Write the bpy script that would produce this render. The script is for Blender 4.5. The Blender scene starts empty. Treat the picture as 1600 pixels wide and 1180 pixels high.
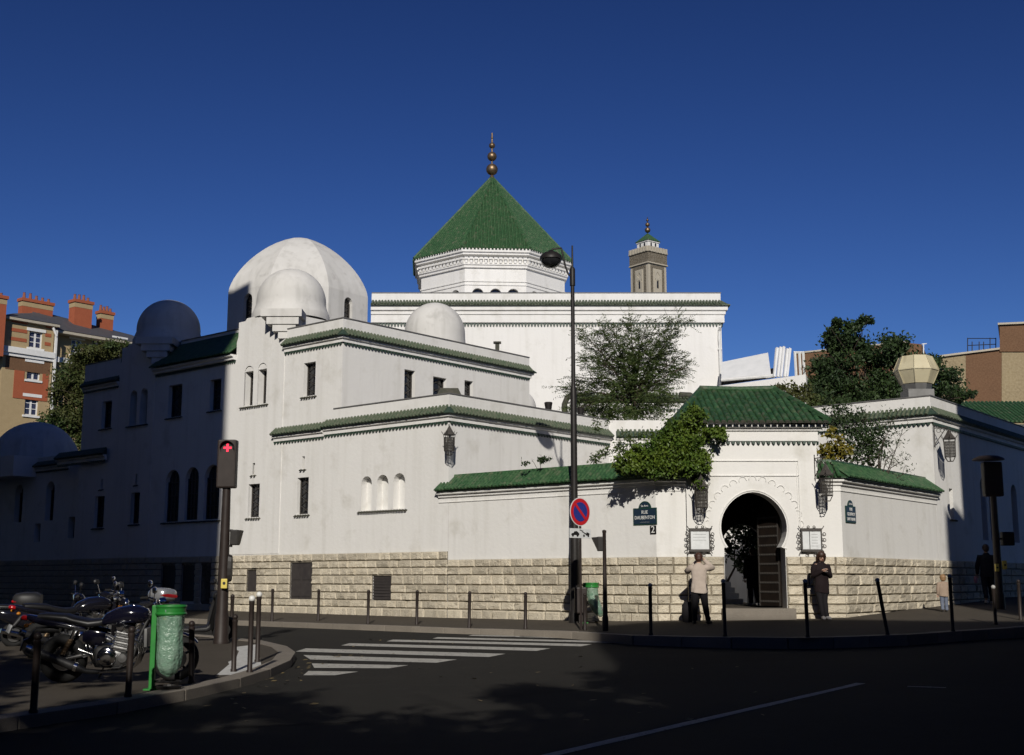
import bpy, bmesh, math, random
import numpy as np
from mathutils import Vector, Matrix
from mathutils.geometry import tessellate_polygon
random.seed(7)
SC = bpy.context.scene
COL = SC.collection

# ------------------------------------------------------------------ camera
FPX, HOR, CZ = 1899.0, 905.0, 1.6                   # focal length and horizon row of a 1600 x 1180 frame, eye height
PITCH = math.atan((HOR - 590) / FPX)
cam_d = bpy.data.cameras.new('camera'); cam = bpy.data.objects.new('camera', cam_d); COL.objects.link(cam)
cam_d.sensor_width = 36; cam_d.lens = 36 * FPX / 1600; cam_d.clip_start = 0.1; cam_d.clip_end = 5000
cam.location = (0, 0, CZ); cam.rotation_euler = (math.pi / 2 + PITCH, 0, 0)
SC.camera = cam

# ------------------------------------------------------------------ sky, sun, exposure
SUN_EL, SUN_AZ = math.radians(28), math.radians(180)    # sun stands behind the camera
w = bpy.data.worlds.new('World'); SC.world = w; w.use_nodes = True
nt = w.node_tree; bg = nt.nodes['Background']
sky = nt.nodes.new('ShaderNodeTexSky'); sky.sky_type = 'NISHITA'; sky.sun_disc = False
sky.sun_elevation = SUN_EL; sky.sun_rotation = SUN_AZ
sky.air_density = 1.0; sky.dust_density = 0.0; sky.ozone_density = 3.0; sky.altitude = 0
gam = nt.nodes.new('ShaderNodeGamma'); gam.inputs[1].default_value = 1.7; tint = nt.nodes.new('ShaderNodeMixRGB'); tint.blend_type = 'MULTIPLY'; tint.inputs[0].default_value = 1; tint.inputs[2].default_value = (.235,.262,.37,1)
nt.links.new(sky.outputs[0], gam.inputs[0]); nt.links.new(gam.outputs[0], tint.inputs[1]); nt.links.new(tint.outputs[0], bg.inputs[0]); bg.inputs[1].default_value = 0.05   # deep clear autumn blue
sun_d = bpy.data.lights.new('sun', 'SUN'); sun_d.energy = 5.0; sun_d.angle = math.radians(0.55); sun_d.color = (1.0, 0.945, 0.86)
sun = bpy.data.objects.new('sun', sun_d); COL.objects.link(sun)
sun.rotation_euler = (math.pi / 2 - SUN_EL, 0, math.pi - SUN_AZ); sun.location = (0, -30, 40)
vs = SC.view_settings; vs.view_transform = 'Standard'; vs.look = 'None'; vs.exposure = -0.38; vs.gamma = 1.0; vs.use_curve_mapping = False
SC.cycles.max_bounces = 6; SC.cycles.diffuse_bounces = 3; SC.cycles.glossy_bounces = 3; SC.cycles.transmission_bounces = 4; SC.cycles.transparent_max_bounces = 8
SC.cycles.caustics_reflective = False; SC.cycles.caustics_refractive = False
SC.cycles.use_denoising = True

# ------------------------------------------------------------------ survey helpers: a sight line to a known plane gives a place in the world
cP, sP = math.cos(PITCH), math.sin(PITCH)
def ray(px, py):
    u = (px - 800) / FPX; v = (590 - py) / FPX
    return Vector((u, cP - v * sP, sP + v * cP))
def atY(px, py, Y):
    r = ray(px, py); k = Y / r.y; return Vector((r.x * k, Y, CZ + r.z * k))
def atZ(px, py, z):
    r = ray(px, py); k = (z - CZ) / r.z; return Vector((r.x * k, r.y * k, z))
def vpdir(X):
    r = ray(X, HOR); return Vector((r.x, r.y, 0)).normalized()
E1 = -vpdir(-1460); E2 = Vector((-E1.y, E1.x, 0))       # along the left facade to the right / into the block
P0 = Vector((-1.921, 36.8, 0))
D2 = vpdir(2300)                                         # along the right-hand street
FRAME = Matrix(((E1.x, E2.x, 0, P0.x), (E1.y, E2.y, 0, P0.y), (0, 0, 1, 0), (0, 0, 0, 1)))   # (s, t, z) of the mosque block
def frame(o, d):
    """local x along d, local y to the left of d (into the wall when d runs left to right as seen from outside)"""
    d = Vector((d[0], d[1], 0)).normalized()
    return Matrix(((d.x, -d.y, 0, o[0]), (d.y, d.x, 0, o[1]), (0, 0, 1, 0), (0, 0, 0, 1)))
def zroad(Y): return 0.23 * min(1, max(0, (Y - 11) / 14))

# ------------------------------------------------------------------ mesh helpers
class MB:
    def __init__(s, m=None): s.v = []; s.f = []; s.m = m
    def add(s, vs, fs):
        n = len(s.v)
        if s.m is not None: vs = [s.m @ Vector(p) for p in vs]
        s.v.extend([tuple(p) for p in vs]); s.f.extend([tuple(i + n for i in q) for q in fs]); return s
    def box(s, x0, x1, y0, y1, z0, z1):
        return s.add([(x0,y0,z0),(x1,y0,z0),(x1,y1,z0),(x0,y1,z0),(x0,y0,z1),(x1,y0,z1),(x1,y1,z1),(x0,y1,z1)],
              [(0,3,2,1),(4,5,6,7),(0,1,5,4),(1,2,6,5),(2,3,7,6),(3,0,4,7)])
    def obox(s, c, sx, sy, sz, rz=0, rx=0, ry=0):
        R = Matrix.Translation(c) @ Matrix.Rotation(rz,4,'Z') @ Matrix.Rotation(ry,4,'Y') @ Matrix.Rotation(rx,4,'X')
        o = s.m; s.m = R if o is None else o @ R
        s.box(-sx/2, sx/2, -sy/2, sy/2, -sz/2, sz/2); s.m = o; return s
    def bbox(s, x0, x1, y0, y1, z0, z1, b=0.01):
        """bevelled box (chamfered on all edges)"""
        bm = bmesh.new(); bmesh.ops.create_cube(bm, size=1)
        for v in bm.verts: v.co = Vector(((x0+x1)/2 + v.co.x*(x1-x0), (y0+y1)/2 + v.co.y*(y1-y0), (z0+z1)/2 + v.co.z*(z1-z0)))
        bmesh.ops.bevel(bm, geom=list(bm.edges), offset=b, segments=2, affect='EDGES', profile=0.6)
        bm.verts.index_update(); s.add([v.co.copy() for v in bm.verts], [[v.index for v in f.verts] for f in bm.faces]); bm.free(); return s
    def prism(s, poly, z0, z1, cap=True):
        n = len(poly); vs = [(p[0],p[1],z0) for p in poly] + [(p[0],p[1],z1) for p in poly]
        fs = [(i,(i+1)%n,n+(i+1)%n,n+i) for i in range(n)]
        if cap: fs += [tuple(range(n-1,-1,-1)), tuple(range(n,2*n))]
        return s.add(vs, fs)
    def frustum(s, polyA, zA, polyB, zB, cap=True):
        n = len(polyA); vs = [(p[0],p[1],zA) for p in polyA] + [(p[0],p[1],zB) for p in polyB]
        fs = [(i,(i+1)%n,n+(i+1)%n,n+i) for i in range(n)]
        if cap: fs += [tuple(range(n-1,-1,-1)), tuple(range(n,2*n))]
        return s.add(vs, fs)
    def tube(s, pts, r, n=8, cap=True):
        pts = [Vector(p) for p in pts]; k = len(pts); rr = r if isinstance(r, (list,tuple)) else [r]*k
        vs, fs = [], []; up = None
        for i, p in enumerate(pts):
            d = (pts[min(i+1,k-1)] - pts[max(i-1,0)]).normalized()
            if up is None: up = Vector((0,0,1)) if abs(d.z) < 0.9 else Vector((1,0,0))
            a = d.cross(up); a = a.normalized() if a.length > 1e-6 else Vector((1,0,0)); b = a.cross(d).normalized(); up = b
            for j in range(n):
                t = 2*math.pi*j/n; vs.append(p + (a*math.cos(t) + b*math.sin(t))*rr[i])
        for i in range(k-1):
            for j in range(n): fs.append((i*n+j, (i+1)*n+j, (i+1)*n+(j+1)%n, i*n+(j+1)%n))
        if cap: fs += [tuple(range(n)), tuple(range(k*n-1, (k-1)*n-1, -1))]
        return s.add(vs, fs)
    def lathe(s, prof, c=(0,0,0), n=24, axis='Z', a0=0.0, a1=2*math.pi):
        full = abs(a1-a0-2*math.pi) < 1e-6; m = n if full else n+1; vs, fs = [], []
        for (r,z) in prof:
            for j in range(m):
                t = a0+(a1-a0)*j/n; x, y = r*math.cos(t), r*math.sin(t)
                p = (x,y,z) if axis=='Z' else ((z,x,y) if axis=='X' else (y,z,x))
                vs.append((c[0]+p[0], c[1]+p[1], c[2]+p[2]))
        for i in range(len(prof)-1):
            for j in range(n):
                k = (j+1)%m; fs.append((i*m+j, i*m+k, (i+1)*m+k, (i+1)*m+j))
        return s.add(vs, fs)
    def ball(s, c, rx, ry=None, rz=None, nu=14, nv=8, z0=-1.0):
        ry = rx if ry is None else ry; rz = rx if rz is None else rz; a = math.asin(z0); vs, fs = [], []
        for i in range(nv+1):
            p = a + (math.pi/2-a)*i/nv
            for j in range(nu):
                t = 2*math.pi*j/nu; vs.append((c[0]+rx*math.cos(p)*math.cos(t), c[1]+ry*math.cos(p)*math.sin(t), c[2]+rz*math.sin(p)))
        for i in range(nv):
            for j in range(nu): fs.append((i*nu+j, i*nu+(j+1)%nu, (i+1)*nu+(j+1)%nu, (i+1)*nu+j))
        return s.add(vs, fs)
    def torus(s, c, R, r, axis='Y', nu=28, nv=10, sq=1.0):
        vs, fs = [], []
        for i in range(nu):
            t = 2*math.pi*i/nu
            for j in range(nv):
                q = 2*math.pi*j/nv; a = (R+r*math.cos(q)); x, y, z = a*math.cos(t), a*math.sin(t), r*sq*math.sin(q)
                p = {'Y':(x,z,y),'X':(z,x,y),'Z':(x,y,z)}[axis]; vs.append((c[0]+p[0],c[1]+p[1],c[2]+p[2]))
        for i in range(nu):
            for j in range(nv): fs.append((i*nv+j, ((i+1)%nu)*nv+j, ((i+1)%nu)*nv+(j+1)%nv, i*nv+(j+1)%nv))
        return s.add(vs, fs)
    def loft(s, secs, n=14, axis='X', cap=True):
        """secs: (pos, cy, cz, hy, hz, exponent) superellipse rings along the axis"""
        vs, fs = [], []
        for (x, cy, cz, hy, hz, e) in secs:
            for j in range(n):
                t = 2*math.pi*j/n; c, q = math.cos(t), math.sin(t)
                a = cy + hy*math.copysign(abs(c)**(2/e), c); b = cz + hz*math.copysign(abs(q)**(2/e), q)
                vs.append((x,a,b) if axis=='X' else ((a,b,x) if axis=='Z' else (a,x,b)))
        k = len(secs)
        for i in range(k-1):
            for j in range(n): fs.append((i*n+j, i*n+(j+1)%n, (i+1)*n+(j+1)%n, (i+1)*n+j))
        if cap: fs += [tuple(range(n-1,-1,-1)), tuple(range((k-1)*n, k*n))]
        return s.add(vs, fs)
    def panel(s, outer, holes=(), depth=0.3, y=0.0, hd=None, od=0.0):
        """wall face in the local x-z plane at y, with openings whose reveals run back to y + depth"""
        loops = [list(outer)] + [list(h) for h in holes]
        tris = tessellate_polygon([[Vector((p[0],p[1],0)) for p in L] for L in loops])
        flat = [p for L in loops for p in L]
        vs = [(p[0],y,p[1]) for p in flat]; fs = []
        for t in tris:
            a, b, c = [flat[i] for i in t]
            cr = (b[0]-a[0])*(c[1]-a[1]) - (b[1]-a[1])*(c[0]-a[0])
            if abs(cr) < 1e-9: continue
            fs.append(tuple(t) if cr > 0 else (t[0],t[2],t[1]))
        s.add(vs, fs)
        for li, L in enumerate(loops):
            d = od if li == 0 else (hd[li-1] if hd else depth)
            if d <= 0: continue
            n = len(L); a = sum(L[i][0]*L[(i+1)%n][1]-L[(i+1)%n][0]*L[i][1] for i in range(n))
            vs = [(p[0],y,p[1]) for p in L] + [(p[0],y+d,p[1]) for p in L]; fs = []
            for i in range(n):
                q = (i, n+i, n+(i+1)%n, (i+1)%n)
                fs.append(q if (a < 0) == (li > 0) else q[::-1])
            s.add(vs, fs)
        return s
    def sweep(s, path, prof, closed=False):
        """profile (out, z) along a plan path; out points to the right of travel; mitred corners"""
        n = len(path); P = [Vector((p[0],p[1])) for p in path]; offs = []
        for i in range(n):
            if closed: a, b = P[i]-P[i-1], P[(i+1)%n]-P[i]
            else:
                a = P[i]-P[i-1] if i > 0 else P[1]-P[0]; b = P[i+1]-P[i] if i < n-1 else a
            na = Vector((a.y,-a.x)).normalized(); nb = Vector((b.y,-b.x)).normalized()
            m = na+nb; m = m/max(0.2, (1+na.dot(nb))); offs.append(m)
        k = len(prof); vs, fs = [], []
        for i in range(n):
            for (o,z) in prof: vs.append((P[i].x+offs[i].x*o, P[i].y+offs[i].y*o, z))
        for i in range(n if closed else n-1):
            for j in range(k):
                a, b = i*k+j, i*k+(j+1)%k; c, d = ((i+1)%n)*k+(j+1)%k, ((i+1)%n)*k+j
                fs.append((a,d,c,b))
        if not closed: fs += [tuple(range(k)), tuple(range(n*k-1, (n-1)*k-1, -1))]
        return s.add(vs, fs)
    def tiles(s, path, o0, z0, o1, z1, pitch, r, closed=False, n=5, lift=0.0):
        """row of half-round tiles across a sloped strip: from (o0,z0) up by the wall to (o1,z1) at the eave"""
        N = len(path)
        for i in range(N if closed else N-1):
            A = Vector((*path[i][:2],0)); B = Vector((*path[(i+1)%N][:2],0)); d = B-A; L = d.length; d /= L; out = Vector((d.y,-d.x,0))
            k = max(1, int(L/pitch)); pt = L/k
            def half(a, b):
                cr = a.x*b.y-a.y*b.x; return math.tan(math.atan2(cr, a.dot(b))/2) if cr > 0 else 0.0
            tE = tS = 0.0
            if closed or i < N-2: nx_ = Vector((*path[(i+2)%N][:2],0))-B; tE = half(d, nx_.normalized())
            if closed or i > 0: pv = A-Vector((*path[i-1][:2],0)); tS = half(pv.normalized(), d)
            for j in range(k):
                jit = random.uniform(-.006,.006); x_ = pt*(j+.5)+jit; c = A + d*x_
                oi, zi = o0, z0                       # at an outward corner the rows shorten along the hip
                for dist, th in ((L-x_,tE),(x_,tS)):
                    if th > 1e-4 and oi < 0 and -oi > dist/th: oi = -dist/th
                if oi != o0: zi = z0+(z1-z0)*(oi-o0)/(o1-o0)
                p, q = c+out*oi+Vector((0,0,zi)), c+out*(o1+random.uniform(-.008,.012))+Vector((0,0,z1+random.uniform(-.006,.006)))
                ax = (q-p).normalized(); up = d.cross(ax); up = up if up.z > 0 else -up
                vs, fs = [], []
                for (e, rad) in ((p, r), (q, r*1.06)):
                    for a in range(n+1):
                        t = math.pi*a/n; vs.append(e + d*math.cos(t)*rad + up*(math.sin(t)*rad+lift))
                fs = [(a, a+1, n+1+a+1, n+1+a) for a in range(n)] + [tuple(range(n+1,2*n+2))]
                s.add(vs, fs)
        return s
    def drips(s, path, o, z, pitch, h, w=0.03):
        """little pointed tile ends hanging in a row under a moulding"""
        for i in range(len(path)-1):
            A = Vector((*path[i][:2],0)); B = Vector((*path[i+1][:2],0)); d = B-A; L = d.length; d /= L; out = Vector((d.y,-d.x,0)); k = max(1,int(L/pitch)); pt = L/k
            for j in range(k):
                c = A+d*(pt*(j+.5))+out*o; r = pt*.42
                vs = [c-d*r+Vector((0,0,z)), c+d*r+Vector((0,0,z)), c+d*r*.55+Vector((0,0,z-h*.7)), c+Vector((0,0,z-h)), c-d*r*.55+Vector((0,0,z-h*.7))]
                vs += [v+out*w for v in vs]
                s.add(vs, [(0,1,2,3,4),(9,8,7,6,5)]+[(a,(a+1)%5+0,(a+1)%5+5,a+5) for a in range(5)])
        return s

def obj(name, mb, mat, parent=None, smooth=None, base=None):
    """link the collected shapes as ONE mesh object; vertices are world coordinates, parents carry no rotation"""
    me = bpy.data.meshes.new(name)
    off = base if base is not None else (parent['_loc'] if parent is not None else None)
    vs = mb.v
    if off is not None: vs = [(v[0]-off[0], v[1]-off[1], v[2]-off[2]) for v in vs]
    me.from_pydata(vs, [], mb.f); me.validate(clean_customdata=False)
    if smooth:
        me.polygons.foreach_set('use_smooth', [True]*len(me.polygons)); me.set_sharp_from_angle(angle=math.radians(smooth))
    me.materials.append(mat if not isinstance(mat, str) else MAT[mat]); me.update()
    o = bpy.data.objects.new(name, me); COL.objects.link(o)
    if base is not None and parent is None: o.location = base; o['_loc'] = tuple(base)
    if parent is not None:
        o.parent = parent; o['_loc'] = tuple(parent['_loc'])
        if base is not None: o.location = Vector(base)-Vector(parent['_loc']); o['_loc'] = tuple(base)
    if parent is None and base is None: o['_loc'] = (0,0,0)
    return o
def tag(o, label=None, cat=None, group=None, kind=None):
    if label: o['label'] = label
    if cat: o['category'] = cat
    if group: o['group'] = group
    if kind: o['kind'] = kind
    return o
def thing(name, loc, label, cat, group=None):
    o = bpy.data.objects.new(name, None); COL.objects.link(o); o.location = loc; o['_loc'] = tuple(loc); o.empty_display_size = 0.2
    return tag(o, label, cat, group)
def inst(name, mesh, parent, M):
    """one more piece that shares mesh data; M is its world matrix"""
    o = bpy.data.objects.new(name, mesh); COL.objects.link(o)
    if parent is not None:
        o.parent = parent; l = parent['_loc']; M = Matrix.Translation((-l[0],-l[1],-l[2])) @ M
    o.matrix_local = M; return o
def copy_tree(o, parent=None):
    c = o.copy(); COL.objects.link(c); c.parent = parent
    for ch in list(o.children): copy_tree(ch, c)
    return c
def arc(cx, cz, r, a0, a1, n):
    return [(cx+r*math.cos(math.radians(a0+(a1-a0)*i/n)), cz+r*math.sin(math.radians(a0+(a1-a0)*i/n))) for i in range(n+1)]
def rect(x0, x1, z0, z1): return [(x0,z0),(x1,z0),(x1,z1),(x0,z1)]
def archhole(x0, x1, z0, z1, n=8):
    r = (x1-x0)/2; return [(x0,z0),(x1,z0)] + arc((x0+x1)/2, z1-r, r, 0, 180, n)
def rot(v, a): return (v[0]*math.cos(a)-v[1]*math.sin(a), v[0]*math.sin(a)+v[1]*math.cos(a))
def ngon(c, apothem, n, a0):
    R = apothem/math.cos(math.pi/n); return [(c[0]+R*math.cos(a0+2*math.pi*i/n), c[1]+R*math.sin(a0+2*math.pi*i/n)) for i in range(n)]

# ------------------------------------------------------------------ materials
MAT = {}
def mat(name, col, rough=0.7, metal=0.0, spec=0.5, noise=None, noise2=None, bump=None, rand=None, trans=0.0, emit=None, coat=0.0, streak=None, alpha=1.0, noise3=None):
    """noise=(scale, colour2, contrast) mixes a second colour by fractal noise; noise2 likewise; rand shifts value per object;
       streak=(colour, amount) vertical rain marks; bump=(scale, strength, distance)"""
    m = bpy.data.materials.new(name); m.use_nodes = True; t = m.node_tree; N = t.nodes; L = t.links; b = N['Principled BSDF']
    b.inputs['Roughness'].default_value = rough; b.inputs['Metallic'].default_value = metal; b.inputs['Specular IOR Level'].default_value = spec
    b.inputs['Coat Weight'].default_value = coat; b.inputs['Transmission Weight'].default_value = trans; b.inputs['Alpha'].default_value = alpha
    c4 = lambda c: (c[0],c[1],c[2],1)
    geo = N.new('ShaderNodeNewGeometry'); pos = geo.outputs['Position']; cur = None
    rgb = N.new('ShaderNodeRGB'); rgb.outputs[0].default_value = c4(col); cur = rgb.outputs[0]
    def mixin(cur, scale, c2, con, mid=.5, vec=pos, det=6):
        nz = N.new('ShaderNodeTexNoise'); nz.inputs['Scale'].default_value = scale; nz.inputs['Detail'].default_value = det; nz.inputs['Roughness'].default_value = 0.6; L.new(vec, nz.inputs['Vector'])
        r = N.new('ShaderNodeMapRange'); r.inputs[1].default_value = mid-con; r.inputs[2].default_value = mid+con; L.new(nz.outputs[0], r.inputs[0])
        x = N.new('ShaderNodeMixRGB'); x.inputs[2].default_value = c4(c2); L.new(r.outputs[0], x.inputs[0]); L.new(cur, x.inputs[1]); return x.outputs[0]
    if noise: cur = mixin(cur, *noise)
    if noise2: cur = mixin(cur, *noise2)
    if noise3: cur = mixin(cur, *noise3)
    if streak:
        mp = N.new('ShaderNodeMapping'); mp.inputs['Scale'].default_value = (3.2,3.2,0.22); L.new(pos, mp.inputs[0])
        nz = N.new('ShaderNodeTexNoise'); nz.inputs['Scale'].default_value = 1.0; nz.inputs['Detail'].default_value = 5; L.new(mp.outputs[0], nz.inputs['Vector'])
        r = N.new('ShaderNodeMapRange'); r.inputs[1].default_value = 0.5; r.inputs[2].default_value = 0.85; r.inputs[4].default_value = streak[1]; L.new(nz.outputs[0], r.inputs[0])
        x = N.new('ShaderNodeMixRGB'); x.inputs[2].default_value = c4(streak[0]); L.new(r.outputs[0], x.inputs[0]); L.new(cur, x.inputs[1]); cur = x.outputs[0]
    if rand:
        oi = N.new('ShaderNodeObjectInfo'); r = N.new('ShaderNodeMapRange'); r.inputs[3].default_value = 1-rand; r.inputs[4].default_value = 1+rand; L.new(oi.outputs['Random'], r.inputs[0])
        h = N.new('ShaderNodeHueSaturation'); L.new(r.outputs[0], h.inputs['Value']); L.new(cur, h.inputs['Color']); cur = h.outputs[0]
    L.new(cur, b.inputs['Base Color'])
    if bump:
        nz = N.new('ShaderNodeTexNoise'); nz.inputs['Scale'].default_value = bump[0]; nz.inputs['Detail'].default_value = 6; L.new(pos, nz.inputs['Vector'])
        bp = N.new('ShaderNodeBump'); bp.inputs['Strength'].default_value = bump[1]; bp.inputs['Distance'].default_value = bump[2]; L.new(nz.outputs[0], bp.inputs['Height']); L.new(bp.outputs[0], b.inputs['Normal'])
    if emit: b.inputs['Emission Color'].default_value = c4(emit[0]); b.inputs['Emission Strength'].default_value = emit[1]
    MAT[name] = m; return m
mat('plaster', (.77,.762,.735), .85, spec=.2, noise=(.35,(.70,.69,.655),.25), noise2=(2.6,(.735,.725,.70),.2), noise3=(1.1,(.60,.585,.54),.10,.66), streak=((.50,.485,.44),.42), bump=(9,.22,.03))
mat('plaster_old', (.68,.67,.645), .88, spec=.2, noise=(.9,(.52,.51,.48),.22), noise2=(5,(.60,.59,.56),.2), noise3=(2.2,(.42,.41,.385),.12,.70), streak=((.34,.335,.31),.6), bump=(12,.12,.02))
mat('limestone', (.56,.495,.385), .9, spec=.2, noise=(3.5,(.47,.405,.30),.2), noise2=(22,(.60,.55,.44),.18), bump=(28,.9,.05), rand=.18)
mat('mortar', (.25,.22,.172), .95, spec=.1, noise=(9,(.09,.078,.06),.2), bump=(40,.4,.02))
mat('tile_green', (.040,.108,.042), .42, spec=.4, noise=(1.8,(.066,.125,.056),.2), noise2=(11,(.020,.060,.024),.12), noise3=(4,(.105,.125,.075),.08,.62), rand=.25, bump=(20,.25,.01))
mat('tile_worn', (.066,.094,.056), .55, spec=.35, noise=(2.6,(.040,.078,.040),.15), noise2=(13,(.125,.135,.095),.16), bump=(24,.4,.01))
mat('tile_edge', (.085,.078,.062), .8, spec=.2, noise=(8,(.045,.05,.038),.2))
mat('tile_dark', (.022,.052,.036), .5, noise=(10,(.05,.075,.055),.2))
mat('lead', (.10,.10,.10), .6, noise=(3,(.16,.155,.15),.2))
mat('asphalt', (.021,.020,.018), .9, spec=.08, noise=(.5,(.014,.014,.013),.22), noise2=(60,(.036,.034,.030),.12), noise3=(1.7,(.032,.030,.027),.10,.62), bump=(220,.5,.006))
mat('pavement', (.066,.056,.045), .9, spec=.12, noise=(.8,(.043,.037,.030),.2), noise2=(70,(.090,.078,.063),.12), bump=(180,.5,.005))
mat('granite', (.20,.172,.138), .8, spec=.3, noise=(2.2,(.13,.112,.09),.2), noise2=(120,(.25,.225,.19),.1), bump=(90,.3,.005), rand=.15)
mat('road_paint', (.50,.49,.45), .8, spec=.15, noise=(7,(.33,.32,.30),.14), noise2=(60,(.39,.38,.35),.1), noise3=(13,(.05,.048,.044),.04,.63), bump=(150,.4,.004))
mat('pad', (.60,.60,.58), .8, noise=(9,(.42,.42,.40),.18), bump=(40,.5,.01))
mat('iron_brown', (.022,.0155,.0135), .5, spec=.3, noise=(6,(.032,.024,.021),.2), bump=(60,.1,.005))
mat('wet_leaf', (.12,.085,.035), .7, noise=(20,(.18,.14,.06),.2))
mat('asphalt_patch', (.015,.0148,.014), .9, spec=.08, noise=(1.2,(.021,.02,.018),.2), noise2=(60,(.030,.028,.025),.12), bump=(220,.5,.006))
mat('iron_black', (.012,.011,.011), .5, spec=.3, noise=(12,(.022,.019,.017),.2))
mat('cap_white_shaded', (.42,.42,.40), .5, noise=(9,(.30,.30,.285),.2))  # white cap paint greyed: shade put into the colour of the mosque-side bollards
mat('iron_wrought', (.035,.033,.032), .55, spec=.4, noise=(30,(.07,.06,.05),.2))
mat('white_paint', (.78,.78,.76), .4, noise=(4,(.66,.66,.63),.2))
mat('dark_glass', (.012,.013,.015), .08, spec=.6, noise=(1.5,(.03,.03,.032),.2))
mat('blue_glass', (.055,.060,.10), .1, spec=.7, noise=(.6,(.02,.022,.05),.25))
mat('dark_wood_and_shade', (.008,.0055,.0045), .6, spec=.3, noise=(5,(.02,.013,.009),.2), bump=(40,.3,.01))  # wood of the door leaf; also paints the shade inside the passage
mat('shutter', (.055,.048,.045), .6, noise=(5,(.035,.03,.03),.2))
mat('brass', (.28,.19,.11), .45, metal=.8, noise=(4,(.14,.10,.06),.2))
mat('brick_red', (.33,.085,.040), .9, spec=.2, noise=(2,(.25,.062,.030),.2), noise2=(30,(.38,.12,.06),.15), bump=(30,.3,.02))
mat('brick_tan', (.37,.275,.15), .9, spec=.2, noise=(2,(.29,.21,.11),.2), noise2=(30,(.42,.33,.19),.15), bump=(30,.3,.02))
mat('brick_brown', (.145,.078,.043), .92, spec=.15, noise=(.6,(.105,.058,.034),.2), noise2=(9,(.18,.105,.06),.18), bump=(16,.4,.03))
mat('brick_pale', (.28,.22,.125), .92, spec=.15, noise=(.5,(.18,.14,.085),.2), noise2=(7,(.34,.275,.17),.18), bump=(12,.4,.03))
mat('zinc', (.16,.165,.175), .5, spec=.4, noise=(1.2,(.11,.115,.12),.2))
mat('slate', (.085,.088,.095), .6, noise=(2,(.06,.062,.07),.2))
mat('pot', (.24,.085,.05), .8, noise=(6,(.22,.07,.04),.2))
mat('stone_far', (.43,.39,.31), .9, spec=.1, noise=(3,(.35,.31,.24),.2), noise2=(14,(.47,.43,.35),.2), bump=(10,.4,.03))
mat('stone_carved', (.22,.195,.155), .9, spec=.1, noise=(9,(.12,.10,.07),.12), bump=(9,1.0,.08))
mat('haussmann', (.46,.41,.33), .9, spec=.1, noise=(.5,(.38,.33,.26),.2))
mat('leaf_dark', (.022,.046,.012), .55, spec=.3, noise=(3.0,(.045,.072,.018),.18), noise2=(.9,(.014,.030,.010),.2))
mat('leaf_ivy', (.078,.130,.016), .5, spec=.3, noise=(5.0,(.15,.195,.022),.17), noise2=(1.6,(.032,.072,.011),.2))
mat('leaf_feather', (.040,.078,.018), .6, spec=.25, noise=(2.5,(.018,.040,.010),.2), noise2=(7,(.075,.095,.026),.14))
mat('leaf_yellow', (.24,.175,.022), .55, spec=.25, noise=(5,(.07,.085,.016),.16))
mat('leaf_far', (.022,.046,.013), .6, spec=.25, noise=(1.3,(.038,.066,.016),.2), noise2=(.5,(.055,.060,.016),.10))
mat('bark', (.075,.055,.038), .9, noise=(9,(.04,.03,.022),.2), bump=(30,.6,.02))
mat('vent_cream', (.60,.55,.38), .6, noise=(2,(.50,.45,.30),.2), noise2=(9,(.55,.49,.33),.2), streak=((.28,.235,.14),.8))
mat('lantern_glass', (.22,.21,.19), .3, alpha=.35)
mat('galv', (.20,.20,.20), .5, metal=.4, noise=(3,(.13,.13,.125),.2))
mat('canvas', (.74,.745,.74), .8, noise=(2,(.64,.65,.65),.2))
mat('enamel_blue', (.010,.022,.045), .3, spec=.5, noise=(3,(.014,.03,.05),.2))
mat('enamel_green', (.012,.045,.032), .35)
mat('letter_white', (.75,.75,.72), .5)
mat('letter_black', (.012,.012,.012), .5)
mat('sign_red', (.50,.015,.022), .4); mat('sign_blue', (.022,.035,.22), .4); mat('sign_white', (.70,.72,.72), .4, noise=(9,(.58,.60,.60),.2))
mat('signal_red', (.8,.02,.05), .4, emit=((1.0,.02,.07),1.5))
mat('sticker_yellow', (.62,.50,.10), .5)
mat('plastic_green', (.025,.22,.035), .4, spec=.5, noise=(7,(.018,.16,.028),.2))
mat('bag_green', (.27,.40,.31), .2, spec=.7, alpha=.70, noise=(9,(.15,.30,.20),.2), bump=(16,1.0,.03))
mat('bag_fill', (.22,.25,.24), .8, noise=(12,(.38,.39,.37),.14), noise2=(25,(.12,.13,.12),.14))
mat('rubber', (.014,.014,.014), .75, spec=.3, bump=(80,.3,.004))
mat('chrome', (.62,.62,.63), .12, metal=1.0); mat('alloy', (.42,.42,.42), .32, metal=.9, noise=(9,(.30,.30,.30),.2))
mat('moto_black', (.008,.008,.012), .12, spec=.6, coat=.6); mat('moto_blue', (.005,.005,.012), .12, spec=.6, coat=.8)
mat('moto_matt', (.016,.016,.017), .55); mat('seat_vinyl', (.010,.010,.011), .45, spec=.4, bump=(60,.2,.004)); mat('moto_silver', (.40,.41,.43), .25, metal=.6, coat=.4)
mat('lens_red', (.32,.008,.010), .15, spec=.7); mat('lens_amber', (.45,.16,.01), .2); mat('lens_clear', (.35,.38,.42), .05, spec=.8)
mat('skin', (.46,.29,.21), .55, spec=.35, noise=(20,(.42,.25,.18),.2)); mat('hair_brown', (.040,.018,.010), .5, bump=(90,.5,.01)); mat('hair_auburn', (.050,.019,.011), .5, bump=(90,.5,.01)); mat('hair_fair', (.26,.15,.07), .5, bump=(90,.5,.01))
mat('cloth_beige', (.47,.40,.345), .9, spec=.15, noise=(6,(.41,.345,.29),.2), bump=(11,.5,.03)); mat('cloth_black', (.012,.011,.013), .85, spec=.2, bump=(14,.4,.02)); mat('cloth_maroon', (.013,.008,.009), .85, spec=.2, bump=(14,.4,.02))
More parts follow.
